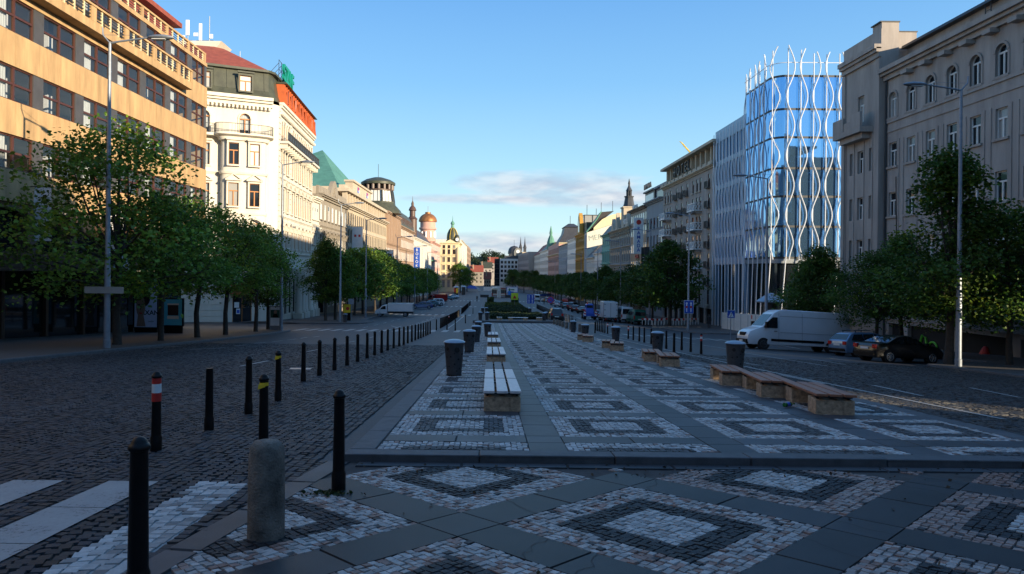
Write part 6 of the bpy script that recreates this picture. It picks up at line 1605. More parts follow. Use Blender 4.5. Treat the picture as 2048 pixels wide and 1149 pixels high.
for (u, v, lb) in ((1348, 710, 'tall looking black bollard by the promenade edge right of the second right bin'), (1332.5, 698, 'black bollard hidden partly behind the second right bin'), (1190, 667, 'black bollard just right of the fourth right bin'), (1151, 660, 'black bollard behind the far stone bollards')):
    x, y = gp(u, v); bollard(x, y, lb)
y = 84
while y < 150:
    if not 104.5 < y < 111: bollard(10.25, y, 'small distant black bollard in the dense right row', 'distant bollards of the right row')
    y += 1.65
# --- stone bollards
def stone_bollard(x, y, h, r, label, group=None, z=0):
    o = thing('stone_bollard', label, 'stone bollard', (x, y, G(x, y)+z), rng.uniform(0, 6), group)
    b = MB().mat(M['concrete'] if h < .7 else M['stonepost']); b.lathe([(r*1.02, -.05), (r*1.0, h*.5), (r*.98, h*.84), (r*.9, h*.93), (r*.66, h*.985), (r*.3, h), (.001, h)], n=24); b.build('post', o)
    return o
M['stonepost'] = mat('worn_granite_post', (.17, .145, .12), .9, var=.75, scale=4.5, bump=.9, bscale=60)
x, y = gp(532, 1078); stone_bollard(x, y, .76, .137, 'stout rounded stone bollard nearest the camera on the mosaic paving')
for i, (u, v) in enumerate([(1108.4, 651), (1114.3, 653), (1120.4, 655), (1126, 657.3), (1133.3, 659.7), (1141.8, 662.6), (1160, 664.5)]):
    x, y = gp(u, v); stone_bollard(x, y, .72, .15, 'small pale stone bollard in the short row at the far right promenade corner', 'stone bollards at the promenade corner')
# --- litter bins
def bin_proto():
    b = MB().mat(M['iron2']); b.lathe([(.195, .03), (.20, .05), (.265, .86), (.27, .87)], n=24); body = b.mesh('body')
    l = MB().mat(M['galv2']); l.lathe([(.285, .87), (.29, .89), (.24, .925), (.12, .955), (.001, .962)], n=24); lid = l.mesh('lid')
    h = MB().mat(M['dark'])
    def disc(a, z, r):
        R_ = .20+(.065)*(z-.05)/.81; c = Vector((math.sin(a), -math.cos(a), 0)); p = c*(R_-.015); h.tube([p+Vector((0, 0, z)), c*(R_+.004)+Vector((0, 0, z))], r, 14)
    disc(.35, .70, .07); disc(-.7, .72, .05)
    for a, z, r in ((-.35, .52, .025), (.55, .45, .028), (.1, .32, .024), (-.6, .26, .02), (.75, .2, .02), (.05, .6, .018), (-.9, .5, .02), (1.1, .58, .025), (.4, .14, .02)): disc(a, z, r)
    holes = h.mesh('hole'); f = MB().mat(M['black']); f.lathe([(.21, -.02), (.21, .03)], n=20); return body, lid, holes, f.mesh('foot')
M['iron2'] = mat('bin_cast_grey', (.055, .057, .062), .55, var=.3, scale=9, bump=.2); M['galv2'] = mat('bin_lid_metal', (.30, .33, .38), .32, .6, var=.15, scale=8)
BIN = bin_proto()
def litter_bin(x, y, label, z=P_H, rz=0):
    o = thing('litter_bin', label, 'litter bin', (x, y, G(x, y)+z), rz, 'grey perforated litter bins')
    for n_, m_ in zip(('body', 'lid', 'hole', 'foot'), BIN): put(n_, m_, o)
for (x, y, lb, rz) in [(-.93, 18.2, 'nearest left litter bin with domed lid beside the benches', 0), (-.86, 29.3, 'second litter bin from the front on the left side', .4), (-.75, 39.0, 'third litter bin on the left side, half behind the second', -.3), (-.12, 47.0, 'litter bin behind the farthest left bench', .2), (-.85, 52.0, 'litter bin left of the one behind the last left bench', 0),
                   (7.0, 19.4, 'nearest right litter bin behind the brown benches', .2), (7.35, 29.8, 'second right litter bin behind a bench pair', -.6), (7.5, 40.5, 'third right litter bin beside a banded bollard', .1), (6.5, 46.3, 'fourth right litter bin behind the farthest right benches', .4), (7.0, 57, 'farthest right litter bin next to the stone bollards', 0)]:
    litter_bin(x, y, lb, rz=rz)
for (x, y, lb) in [(-1.1, 82, 'left one of the two bins at the front of the planted island'), (-.3, 82, 'second bin from the left at the front of the planted island'), (6.6, 82, 'left one of the two bins at the right end of the planted island'), (7.1, 86, 'rear bin at the right end of the planted island'), (-1.1, 108, 'bin left of the second flower bed'), (-.5, 108, 'bin against the left end of the second flower bed'), (6.4, 108, 'bin at the right end of the second flower bed')]: litter_bin(x, y, lb, .30)
# --- benches
def bench(x, y, label, red, L_=2.25, z=P_H, rz=0, group='low benches of stone blocks and planks', grey=False):
    o = thing('bench', label, 'bench', (x, y, G(x, y)+z), rz, group)
    lvl = abs(rz) > .5
    dz = lambda yy: 0.0 if lvl else G(x-yy*math.sin(rz), y+yy*math.cos(rz))-G(x, y)
    for yy in (.32, L_-.32):
        b = MB().mat(M['concrete']); z0 = dz(yy); zz = .255
        b.hexa([(-.31, yy-.24, z0-.03), (.31, yy-.24, z0-.03), (.31, yy+.24, z0-.03), (-.31, yy+.24, z0-.03), (-.31, yy-.24, z0+zz), (.31, yy-.24, z0+zz), (.31, yy+.24, z0+zz), (-.31, yy+.24, z0+zz)])
        b.build('block', o, bevel=.012)
    s0 = dz(0); s1 = dz(L_)
    for k in (-1, 0, 1):
        b = MB().mat(M['plank_red'] if red else (M['plank_grey'] if grey else M['plank'])); xc = k*.225; t = .305
        b.hexa([(xc-.093, 0, s0+t), (xc+.093, 0, s0+t), (xc+.093, L_, s1+t), (xc-.093, L_, s1+t), (xc-.093, 0, s0+t+.045), (xc+.093, 0, s0+t+.045), (xc+.093, L_, s1+t+.045), (xc-.093, L_, s1+t+.045)])
        b.build('plank', o, bevel=.006)
    b = MB().mat(M['iron'])
    for yy in (.2, L_-.2):
        z0 = s0+(s1-s0)*yy/L_; b.box(-.3, .3, yy-.03, yy+.03, z0+.27, z0+.303)
        for xx in (-.25, .25): b.box(xx-.02, xx+.02, yy-.02, yy+.02, z0+.235, z0+.269)
    b.build('bracket', o)
M['plank_grey'] = mat('bench_planks_worn', (.16, .16, .165), .6, var=.35, scale=12)
names = ['front', 'middle', 'rear']
for k in range(3): bench(.23, 11.45+k*2.38, ['nearest left bench with pale planks', 'second left bench with pale planks, touching the nearest one', 'third left bench with worn grey planks'][k], False, grey=(k == 2))
for gi, y0 in enumerate((22.2, 31.6, 41.6)):
    for k in range(2): bench(.23, y0+k*2.38, ['front', 'rear'][k]+' bench of the '+['second', 'third', 'farthest'][gi]+' pale bench pair along the left side', False)
for k in range(3): bench(5.84, 11.45+k*2.33, ['nearest right bench with red-brown planks and a bottle beneath', 'middle red-brown bench of the near right row of three', 'rear red-brown bench of the near right row, in front of the bin'][k], True, rz=R(-10.5))
for gi, y0 in enumerate((22.0, 31.2, 40.6)):
    for k in range(2): bench(5.84, y0+k*2.33, ['front', 'rear'][k]+' brown bench of the '+['second', 'third', 'farthest'][gi]+' bench pair along the right side', True, rz=R(-10.5))
for (x, lb, rz, L_) in ((1.2, 'left small end-on bench before the low hedge', 0, 1.6), (6.0, 'right small end-on bench before the low hedge', 0, 1.6), (4.6, 'sideways bench in the middle before the low hedge', math.pi/2, 2.4)): bench(x, 81.5, lb, False, L_, .30, rz)
bo = thing('bottle', 'green glass bottle lying under the nearest red-brown bench', 'bottle', (5.35, 12.35, G(5.35, 12.35)+P_H+.05), .5); b = MB().mat(mat('green_glass', (.01, .12, .02), .1, var=0)); b.tube([(0, 0, 0), (.17, 0, 0), (.22, 0, 0), (.28, 0, 0)], [.04, .04, .016, .014], 12); b.build('glass', bo); b = MB().mat(M['blue']); b.tube([(.05, 0, 0), (.13, 0, 0)], .0415, 12, cap=False); b.build('paper', bo)
bu = MB().mat(M['leaf'])
# weeds at the foot of the corner bollard
x, y = gp(660, 990); P = np.stack([nr.normal(x, .13, 90), nr.normal(y-.05, .04, 90), np.zeros(90)], 1); P[:, 2] = GA(P[:, 0], P[:, 1])+nr.uniform(.02, .045, 90)
tag(put('weeds', leaves_mesh(P, .035, np.array([[.03, .05, .012]])*nr.uniform(.5, 1.4, (90, 1)), .2)), kind='stuff')
# fallen leaves and litter on the forecourt
P = np.stack([nr.uniform(-1.5, 7, 130), nr.uniform(7.2, 7.8, 130)**1, np.zeros(130)], 1); Q = np.stack([nr.uniform(-1.2, 7, 70), nr.uniform(3.6, 7.4, 70), np.zeros(70)], 1); P = np.concatenate([P, Q]); P[:, 2] = GA(P[:, 0], P[:, 1])+.036
tag(put('fallen_leaves', leaves_mesh(P, .035, np.array([[.07, .05, .03]])*nr.uniform(.3, 1.6, (200, 1)), .9)), kind='stuff')

# --- street lamps
def lamp(x, y, label, side, H=13.0, arm=1.75, h2=None, z=.12):
    o = thing('street_lamp', label, 'street lamp', (x, y, G(x, y)+z), 0, 'tall steel street lamps'); s = side
    b = MB().mat(M['galv']); b.lathe([(.15, -.2), (.15, .35), (.13, .37), (.12, 3.4), (.105, 3.45), (.085, 8), (.06, H)], n=14); b.build('pole', o)
    b = MB().mat(M['galv']); b.tube([(0, 0, H-.05), (s*.35, 0, H+.02), (s*arm, 0, H+.22)], [.05, .045, .035], 8); b.tube([(0, 0, H-.05), (-s*.3, 0, H+.3), (-s*.32, 0, H+.62)], .03, 6); b.tube([(-s*.3, 0, H+.3), (s*arm*.8, 0, H+.3)], .008, 4); b.build('arm', o)
    b = MB().mat(M['galv']); rings = []
    for t, w, h in ((-.5, .02, .02), (-.42, .1, .06), (-.15, .19, .1), (.2, .2, .11), (.5, .13, .07), (.62, .03, .03)):
        rings.append([(s*(arm+.35+t), w*math.cos(a), H+.24+h*math.sin(a)-.02) for a in np.linspace(0, 2*math.pi, 13)[:-1]])
    b.loft(rings); hd = b.build('lamp_head', o)
    b = MB().mat(M['white']); b.box(s*(arm+.35)-.28, s*(arm+.35)+.28, -.12, .12, H+.115, H+.135); b.build('lens', hd)
    return o
lamp(-16.25, 29.0, 'tall lamp post nearest on the left, carrying a small blank white direction sign', 1)
lamp(-16.3, 53.4, 'second lamp post on the left, at the kerb corner beside the advertising stand', 1, arm=1.5)
lamp(-16.6, 75.8, 'third lamp post on the left, behind the side street crossing', 1, arm=1.6)
lamp(-16.5, 90.8, 'fourth lamp post on the left, just left of the white pickup', 1)
for y in (121, 150, 180, 215): lamp(-16.5, y, 'distant lamp post in the left tree row', 1)
lamp(22.0, 32.0, 'tall lamp post nearest on the right, its foot lit by the sun', -1)
lamp(22.2, 54.8, 'lamp post in front of the glass corner building behind the white van', -1, H=13.2, arm=1.8)
lamp(22.4, 77.0, 'right lamp post that carries the blue lane sign', -1)
lamp(22.4, 95.6, 'lamp post in front of the blue-grey hotel', -1, z=.12)
for y in (117, 142, 168, 200, 235): lamp(22.4, y, 'distant lamp post in the dark right tree row', -1)
# --- signs
M['pale_grey'] = mat('pale_grey_sheet', (.32, .31, .29), .5, var=.15)
def sign_face(o, w, h, z, m, y=-.06, border=None, name='panel'):
    if border:
        b = MB().mat(border); b.box(-w/2-.03, w/2+.03, y, y+.02, z-.03, z+h+.03); b.build('border', o)
    b = MB().mat(m); b.box(-w/2, w/2, y-.012, y-.002, z, z+h); return b.build(name, o)
def arrow(b, x, z, h, y):
    b.box(x-.05, x+.05, y-.012, y, z, z+h-.16); b.prism([(x-.13, z+h-.17), (x+.13, z+h-.17), (x, z+h)], 'y', y-.012, y)
def pole(o, h, r=.035):
    b = MB().mat(M['galv']); b.lathe([(r, -.1), (r, h)], n=10); b.build('pole', o)
def post_at(u, v, name, label, cat, h, x=None, zoff=.0):
    if x is None: X, Y = gp(u, v)
    else: X, Y = x, atx(u, x)
    o = thing(name, label, cat, (X, Y, G(X, Y)+zoff)); pole(o, h); return o
o = thing('lane_sign', 'large blue lane sign with white arrows on the right lamp post', 'road sign', (22.4, 76.82, G(22.4, 77)+2.1)); sign_face(o, 1.0, 1.42, 0, M['blue'], border=M['white']); b = MB().mat(M['white']); arrow(b, -.24, .15, 1.1, -.075); arrow(b, .24, .15, 1.1, -.075); b.build('arrow', o); b = MB().mat(M['red']); b.tube([(-.24, -.09, .7), (-.24, -.1, .7)], .13, 14); b.tube([(.24, -.09, .7), (.24, -.1, .7)], .13, 14); b.build('disc', o); b = MB().mat(M['galv']); b.box(-.12, .12, -.039, .07, .5, .58); b.build('clamp', o)
o = post_at(1061, 630, 'lane_sign', 'smaller blue lane sign with four white arrows on its own pole further off', 'road sign', 3.3); sign_face(o, 1.15, 1.5, 1.85, M['blue'], border=M['white']); b = MB().mat(M['white'])
for x in (-.27, .27):
    for z in (2.65, 1.95): arrow(b, x, z, .6, -.075)
b.build('arrow', o)
o = post_at(1101, 646, 'no_stopping_sign', 'round blue and red no stopping sign on a slim pole', 'road sign', 2.7, zoff=.14)
b = MB().mat(M['red']); b.tube([(0, -.05, 2.62), (0, -.06, 2.62)], .42, 24); b.build('rim', o); b = MB().mat(M['blue']); b.tube([(0, -.061, 2.62), (0, -.07, 2.62)], .33, 24); b.build('panel', o); b = MB().mat(M['red'])
for s_ in (-1, 1): b.hexa([(-.24-.04, -.085, 2.62-s_*.24+.0), (-.24+.04, -.085, 2.62-s_*.24), (-.24+.04, -.072, 2.62-s_*.24), (-.24-.04, -.072, 2.62-s_*.24), (.24-.04, -.085, 2.62+s_*.24), (.24+.04, -.085, 2.62+s_*.24), (.24+.04, -.072, 2.62+s_*.24), (.24-.04, -.072, 2.62+s_*.24)])
b.build('cross', o)
o = post_at(1461, 685, 'crossing_sign', 'square blue pedestrian crossing sign on a thin striped pole by the fence', 'road sign', 2.6, zoff=.02); sign_face(o, .6, .6, 1.95, M['blue'], border=M['white']); b = MB().mat(M['white']); b.prism([(-.22, 2.02), (.22, 2.02), (0, 2.45)], 'y', -.083, -.073); b.build('triangle', o); b = MB().mat(M['black']); b.tube([(0, -.09, 2.32), (0, -.095, 2.32)], .035, 8); b.box(-.02, .02, -.095, -.085, 2.14, 2.29); b.hexa([(-.09, -.095, 2.06), (-.05, -.095, 2.06), (-.05, -.085, 2.06), (-.09, -.085, 2.06), (-.02, -.095, 2.16), (.02, -.095, 2.16), (.02, -.085, 2.16), (-.02, -.085, 2.16)]); b.build('figure', o)
o = post_at(1029, 617, 'warning_sign', 'yellow-green warning sign with a red triangle by the far flower bed', 'road sign', 2.6, zoff=.3); sign_face(o, 1.5, 1.45, 1.5, mat('fluorescent_yellow', (.62, .72, .03), .5, var=0)); b = MB().mat(M['red']); b.prism([(-.42, 1.75), (.42, 1.75), (0, 2.5)], 'y', -.088, -.074); b.build('triangle', o)
o = thing('direction_sign', 'small blank white direction sign fixed across the left lamp post', 'sign', (-16.25, 28.8, G(-16, 29)+2.45)); sign_face(o, 1.65, .28, 0, M['pale_grey'], y=-.04); b = MB().mat(M['galv']); b.box(-.1, .1, -.019, .09, .1, .2); b.build('clamp', o)
o = post_at(1228, 655, 'parking_sign', 'grey-backed small sign on a pole next to the right barriers', 'road sign', 2.5, x=23.5); sign_face(o, .5, .6, 1.8, M['galv'])
o = post_at(702, 645, 'blank_sign', 'pole with a pale square sign left of the white pickup', 'road sign', 2.6, zoff=.12); sign_face(o, .65, .6, 1.95, M['galv'])
# --- posters and stands on the left pavement
def at3(u, Y, v):
    X, Z = ru(u, v, Y); return X, Z
def stand(name, label, cat, u0, u1, v0, v1, Y, m, frame=M['black'], leg=True, depth=.18):
    x0, z1 = ru(u0, v0, Y); x1, z0 = ru(u1, v1, Y); g = G(x0, Y)+.12
    o = thing(name, label, cat, ((x0+x1)/2, Y, g)); w = x1-x0; h = z1-z0
    b = MB().mat(frame); b.box(-w/2-.07, w/2+.07, -.02, depth, z0-g-.08, z1-g+.08)
    if leg: b.box(-w/2, w/2, .0, depth-.02, -.1, z0-g-.08)
    b.build('frame', o); b = MB().mat(m); b.box(-w/2, w/2, -.03, -.022, z0-g, z1-g); b.build('panel', o)
    return o, w, h, z0-g
lil = mat('lilac_paper', (.68, .66, .8), .5, var=.05); skin = mat('printed_skin', (.36, .2, .14), .5, var=.15); hair = mat('printed_hair', (.03, .012, .012), .5, var=.2)
o, w, h, z0 = stand('poster', 'large lilac salon poster with a woman\'s face and dark hair behind the left trees', 'poster', 270, 314, 570, 655, 47.5, lil)
def disc2(b, cx, cz, rx, rz_, y, n=20): 
    b.prism([(cx+rx*math.cos(2*math.pi*i/n), cz+rz_*math.sin(2*math.pi*i/n)) for i in range(n)], 'y', y-.003, y)
b = MB().mat(hair); disc2(b, -.15*w, z0+.72*h, .36*w, .25*h, -.032); b.build('hair', o)
b = MB().mat(skin); disc2(b, -.22*w, z0+.48*h, .2*w, .25*h, -.037); b.prism([(-.4*w, z0+.02*h), (.0*w, z0+.02*h), (-.1*w, z0+.3*h), (-.34*w, z0+.3*h)], 'y', -.039, -.0365); b.build('face', o)
b = MB().mat(hair)
for x in (-.3, -.14): disc2(b, x*w, z0+.53*h, .05*w, .015*h, -.041)
disc2(b, -.22*w, z0+.44*h, .015*w, .04*h, -.041); b.mat(M['red']); disc2(b, -.22*w, z0+.33*h, .07*w, .018*h, -.041); b.build('features', o)
text('lettering', 'SAXANA', .29*w, o, (.21*w, -.034, z0+.34*h), (R(90), 0, 0), M['black'], .004, bold=True)
text('lettering', 'studio', .1*w, o, (.24*w, -.034, z0+.14*h), (R(90), 0, 0), M['black'], .004)
o, w, h, z0 = stand('poster_stand', 'turquoise poster with a framed dark picture on a black stand by the left tree', 'poster', 329, 364, 599, 651, 46.5, mat('turquoise_paper', (.08, .42, .55), .4, var=.05)); b = MB().mat(hair); b.box(-.3*w, .3*w, -.036, -.031, z0+.38*h, z0+.78*h); b.build('picture', o); b = MB().mat(M['cream']); b.box(-.32*w, .32*w, -.036, -.031, z0+.24*h, z0+.36*h); b.box(-.32*w, .32*w, -.036, -.031, z0+.78*h, z0+.84*h); b.build('ribbon', o)
o, w, h, z0 = stand('poster', 'narrow strip poster with a dark portrait left of the large face poster', 'poster', 257, 266, 574, 650, 47.9, mat('strip_paper', (.2, .25, .3), .5, var=.3)); b = MB().mat(skin); disc2(b, 0, z0+.78*h, .35*w, .12*h, -.034); b.build('portrait', o)
o, w, h, z0 = stand('menu_board', 'dark fast food board with fried chicken picture at the left edge', 'poster', -20, 29, 560, 655, 37.5, M['black']); 
text('lettering', 'KFC', .5, o, (.22*w, -.034, z0+.88*h), (R(90), 0, 0), M['letter_w'], .004, bold=True)
b = MB().mat(mat('printed_food', (.35, .09, .03), .6, var=.6, scale=9)); disc2(b, .1*w, z0+.42*h, .3*w, .14*h, -.034); disc2(b, .25*w, z0+.22*h, .22*w, .13*h, -.036); b.build('picture', o)
o, w, h, z0 = stand('sticker_strip', 'tall narrow strip of white, orange and blue stickers on the dark shopfront', 'sign', 92, 100, 578, 658, 41.5, M['white'], leg=False); b = MB().mat(M['red']); b.box(-w/2, w/2, -.034, -.031, z0+.3*h, z0+.36*h); b.mat(M['blue']); b.box(-w/2, w/2, -.034, -.031, z0+.2*h, z0+.27*h); b.mat(M['black']); b.box(-w/2, w/2, -.034, -.031, z0+.1*h, z0+.17*h); b.build('sticker', o)
x0, z1 = ru(188, 510, 43); x1, z0 = ru(226, 541, 43); o = thing('shop_sign', 'pale blue-grey square shop sign on the dark canopy behind the left lamp', 'sign', (-23.42, 43.4, z0)); b = MB().mat(mat('pale_sign', (.4, .45, .52), .5, var=.05)); b.box(-.06, 0, -.9, .9, 0, z1-z0); b.build('panel', o); text('lettering', 'studio', .3, o, (.01, 0, .55), (R(90), 0, R(90)), M['black'], .004); b = MB().mat(M['iron']); b.box(-.1, -.061, -.5, -.45, .2, .4); b.build('bracket', o)
o, w, h, z0 = stand('advertising_stand', 'white and green advertising stand with a dark-suited figure beside the lamp at the kerb corner', 'poster', 541, 561, 614, 652, 54.2, M['white'], M['galv']); b = MB().mat(mat('dark_green_print', (.02, .09, .06), .5, var=.1)); b.box(-.48*w, .48*w, -.034, -.031, z0+.42*h, z0+.84*h); b.mat(M['black']); b.prism([(-.3*w, z0+.43*h), (.3*w, z0+.43*h), (.18*w, z0+.62*h), (-.18*w, z0+.62*h)], 'y', -.037, -.0345); b.mat(skin); disc2(b, 0, z0+.72*h, .16*w, .1*h, -.037); b.build('picture', o)
o, w, h, z0 = stand('poster_stand', 'yellow poster with a dark red emblem on a stand under the far left trees', 'poster', 687, 701, 609, 626, 80, M['yellow']); b = MB().mat(M['red']); disc2(b, .1*w, z0+.5*h, .25*w, .2*h, -.034); b.build('emblem', o)
for (u, v, lb) in ((546, 659, 'small dark litter bin hung beside the advertising stand at the kerb corner'), (690, 645, 'grey conical litter bin on the corner beneath the yellow poster')):
    x, y = gp(u, v, .12); litter_bin(x, y, lb, .12)
# banners on the office and bank fronts
def banner(label, X, Y, z0, z1, w, tilt=.25, mark=False):
    o = thing('banner', label, 'banner', (X, Y, z0)); b = MB().mat(M['cloth']); h = z1-z0; n = 6
    for i in range(n):
        za, zb = h*i/n, h*(i+1)/n; wa, wb = .06*math.sin(i*1.1), .06*math.sin((i+1)*1.1)
        b.poly([(0, wa, za), (w, wa*.6, za), (w+tilt*.0, wb*.6, zb), (0, wb, zb)])
    b.build('cloth', o); b = MB().mat(M['iron']); b.tube([(-.45, 0, h+.03), (w+.05, 0, h+.03)], .03, 6); b.build('pole', o)
    if mark: b = MB().mat(M['red']); b.box(w*.2, w*.4, -.09, -.085, h*.74, h*.8); b.box(w*.6, w*.8, -.09, -.085, h*.74, h*.8); b.build('emblem', o)
M['cloth'] = mat('white_banner_cloth', (.7, .7, .72), .8, var=.08)
banner('white hanging banner on the office front near the left picture edge', -23.8, 35.6, 3.1, 5.9, .9)
banner('white hanging banner on the office front behind the left lamp post', -23.8, 42.8, 2.7, 5.6, .8)
banner('tall white banner with two red squares on the bank front', -25.0, 123.5, 2.5, 9.6, 1.9, mark=True)
banner('smaller white banner at the right end of the bank front', -25.0, 163, 2.0, 6.6, 1.9, mark=True)
o = thing('blade_sign', 'tall blue vertical sign with white letters on the cream house by the green mansard', 'sign', (-24.3, 226.5, 1.0)); b = MB().mat(M['blue']); b.box(-1.0, 1.0, -.2, .2, 0, 8.5); b.build('panel', o)
for i, ch in enumerate('BOKOKO'[:6]): text('letter', ch, 1.2, o, (0, -.23, 7.6-i*1.3), (R(90), 0, 0), M['white'], .03)
b = MB().mat(M['iron']); b.box(-1.15, -1.0, -.05, .05, 1, 1.2); b.box(-1.15, -1.0, -.05, .05, 7, 7.2); b.build('bracket', o)
o = thing('clock_sign', 'round white clock on a black vertical shop sign by the columns of the cream house', 'clock', (-24.4, 98.6, -4.4)); b = MB().mat(M['black']); b.box(-.35, .35, -.1, .1, 0, 5.0); b.build('panel', o); b = MB().mat(M['white']); b.tube([(0, -.12, 2.9), (0, -.2, 2.9)], .75, 20); b.build('dial', o); b = MB().mat(M['black']); b.box(-.03, .03, -.23, -.21, 2.9, 3.5); b.box(0, .4, -.23, -.21, 2.87, 2.93); b.build('hand', o); b = MB().mat(M['iron']); b.box(-.98, -.35, -.04, .04, 4, 4.1); b.build('bracket', o)
o = thing('shop_sign', 'red and white square shop sign behind the pointed corner tree', 'sign', (-24.5, 101.5, -1.2)); b = MB().mat(M['red']); b.box(-.8, 0, -.1, .1, 0, 1.5); b.mat(M['white']); b.box(0, .8, -.1, .1, 0, 1.5); b.build('panel', o); b = MB().mat(M['iron']); b.box(-.88, -.8, -.04, .04, .7, .8); b.build('bracket', o)
# --- fence of pale panels round the glass building, road works barriers
x0, y0 = 23.8, 72.5; P0 = Vector((28.6, 84)); P1 = Vector((28.2, 61.5))
n = 10
for i in range(n):
    a = P0.lerp(P1, i/n); c = P0.lerp(P1, (i+1)/n); d = (c-a); ang = math.atan2(d.y, d.x); g = G(a.x, a.y); 
    o = thing('fence_panel', 'pale grey hoarding panel in the row before the glass building', 'fence panel', (a.x, a.y, g+.1), ang, 'pale hoarding panels before the glass building')
    b = MB().mat(M['hoard'] if 'hoard' in M else M['white_f']); l = d.length; s_ = G(c.x, c.y)-g
    b.hexa([(.03, -.03, 0), (l-.03, -.03, s_), (l-.03, .03, s_), (.03, .03, 0), (.03, -.03, 2.0), (l-.03, -.03, 2.0+s_), (l-.03, .03, 2.0+s_), (.03, .03, 2.0)]); b.build('panel', o)
    b = MB().mat(M['galv']); b.box(-.04, .029, -.05, .05, -.1, 2.1); b.build('post', o)
    if i % 3 == 1: b = MB().mat(M['red']); b.box(l*.5-.16, l*.5+.16, -.05, -.031, 1.5+s_/2, 1.9+s_/2); b.build('notice', o)
M['hoard'] = M['white_f']
for i, (u, v) in enumerate([(1302, 653), (1322, 654), (1341, 652), (1358, 654), (1375, 653), (1392, 652)]):
    X, Y = gp(u, v); o = thing('barrier', 'low red and white striped road works barrier under the largest right tree', 'barrier', (X, Y+1.5, G(X, Y+1.5)), rng.uniform(-.25, .25), 'red and white road works barriers')
    for k in range(6):
        b = MB().mat(M['white'] if k % 2 else M['red']) if k == 0 else b
        b.mat(M['white'] if k % 2 else M['red']); b.box(-.9+k*.3, -.9+(k+1)*.3, -.02, .02, .75, 1.0)
    b.build('rail', o); b = MB().mat(M['white'])
    for k in range(5): b.box(-.8+k*.4-.04, -.8+k*.4+.04, -.02, .02, .12, .749)
    b.build('slat', o); b = MB().mat(M['rubber']); b.box(-.9, -.6, -.25, .25, 0, .12); b.box(.6, .9, -.25, .25, 0, .12); b.build('foot', o)
# rubble heap by the barriers
X, Y = gp(1350, 657); b = MB().mat(M['brownstone'])
for i in range(40): xx, yy = X+rng.uniform(-3, 3.4), Y+rng.uniform(-1.2, 1.2); s_ = rng.uniform(.08, .3); g = G(xx, yy); b.hexa([(xx-s_, yy-s_*.7, g), (xx+s_, yy-s_*.5, g), (xx+s_*.8, yy+s_, g), (xx-s_*.9, yy+s_*.6, g), (xx-s_*.6, yy-s_*.4, g+s_*.7), (xx+s_*.7, yy-s_*.3, g+s_*.9), (xx+s_*.5, yy+s_*.5, g+s_*.6), (xx-s_*.6, yy+s_*.4, g+s_*.8)])
tag(b.build('rubble'), kind='stuff')
# round kiosk column with a conical cap in front of the glass building
o = thing('advertising_column', 'dark kiosk column with a pale conical cap before the glass building', 'kiosk', (26.6, 64.5, G(26.6, 64.5)+.1)); b = MB().mat(M['iron']); b.lathe([(.9, -.1), (.9, .3), (.75, .35), (.75, 3.3)], n=16); b.build('column', o); b = MB().mat(M['galv2']); b.lathe([(1.35, 3.301), (1.4, 3.4), (.7, 3.9), (.1, 4.2)], n=16); b.build('roof', o); b = MB().mat(lil); b.box(-.3, .3, -.79, -.77, 1.6, 2.6); b.build('poster', o)
# left far kiosks
for (u, v, lb) in ((912, 592, 'advertising column with red and yellow poster before the yellow cupola house'), (927, 590, 'slim dark advertising column right of the red and yellow one')):
    X, Y = gp(u, v); o = thing('advertising_column', lb, 'kiosk', (X, Y, G(X, Y)+.1)); b = MB().mat(M['iron']); b.lathe([(.7, -.1), (.7, 3.0)], n=12); b.build('column', o); b = MB().mat(M['galv2']); b.lathe([(1.3, 3.001), (1.3, 3.2), (.1, 3.7)], n=12); b.build('roof', o)
    if u == 912: b = MB().mat(M['red']); b.box(-.72, -.1, -.75, -.7, 1.2, 2.8); b.mat(M['yellow']); b.box(.1, .75, -.75, -.7, .9, 2.8); b.build('poster', o)
X, Y = gp(946, 583); o = thing('market_tent', 'blue and white market tent far down the left road', 'tent', (X, Y, G(X, Y)))
b = MB().mat(M['blue']); b.loft([[(-4, -2, 1.8), (4, -2, 1.2), (4, 2, 1.2), (-4, 2, 1.8)], [(-1.5, -.2, 3.6), (.5, -.2, 3.2), (.5, .2, 3.2), (-1.5, .2, 3.6)]], sm=False); b.build('canopy', o); b = MB().mat(M['white']); b.prism([(1.2, 2.6), (3.9, 1.25), (4.1, .3), (3.4, .3)], 'y', -2.1, -2.02); b.build('flap', o); b = MB().mat(M['galv'])
for x in (-3.8, 3.8):
    for y in (-1.8, 1.8): b.tube([(x, y, 0), (x, y, 1.5)], .05, 5)
b.build('leg', o)
# white site wall and billboard at the far end
X0, Y0 = gp(968, 580); o = thing('site_hoarding', 'long white hoarding across the far end of the left road', 'fence', (X0, 400, G(0, 400))); b = MB().mat(M['white']); 
for k in range(7): b.box(k*1.6+.0, k*1.6+1.57, 0, .1, 0, 2.3+.5*(k > 3))
b.build('panel', o)
X0, Z1 = ru(1014, 575, 245); X1, Z0 = ru(1035, 585, 245); o = thing('billboard', 'wide white billboard with green and blue print behind the tram cars', 'billboard', ((X0+X1)/2, 245, G(4, 245)+.1)); w = X1-X0; g = G(4, 245)+.1; b = MB().mat(M['blue']); b.box(-w/2-.15, w/2+.15, 0, .2, Z0-g-.15, Z1-g+.15); b.build('frame', o); b = MB().mat(M['white']); b.box(-w/2, w/2, -.03, -.002, Z0-g, Z1-g); b.build('panel', o); b = MB().mat(M['copper']); disc2(b, -.25*w, (Z0+Z1)/2-g, .1*w, .5, -.034); b.box(-.12*w, .2*w, -.04, -.031, (Z0+Z1)/2-g-.25, (Z0+Z1)/2-g+.25); b.build('print', o); b = MB().mat(M['galv']); b.box(-w/2+.3, -w/2+.5, .05, .15, 0, Z0-g-.15); b.box(w/2-.5, w/2-.3, .05, .15, 0, Z0-g-.15); b.build('leg', o)
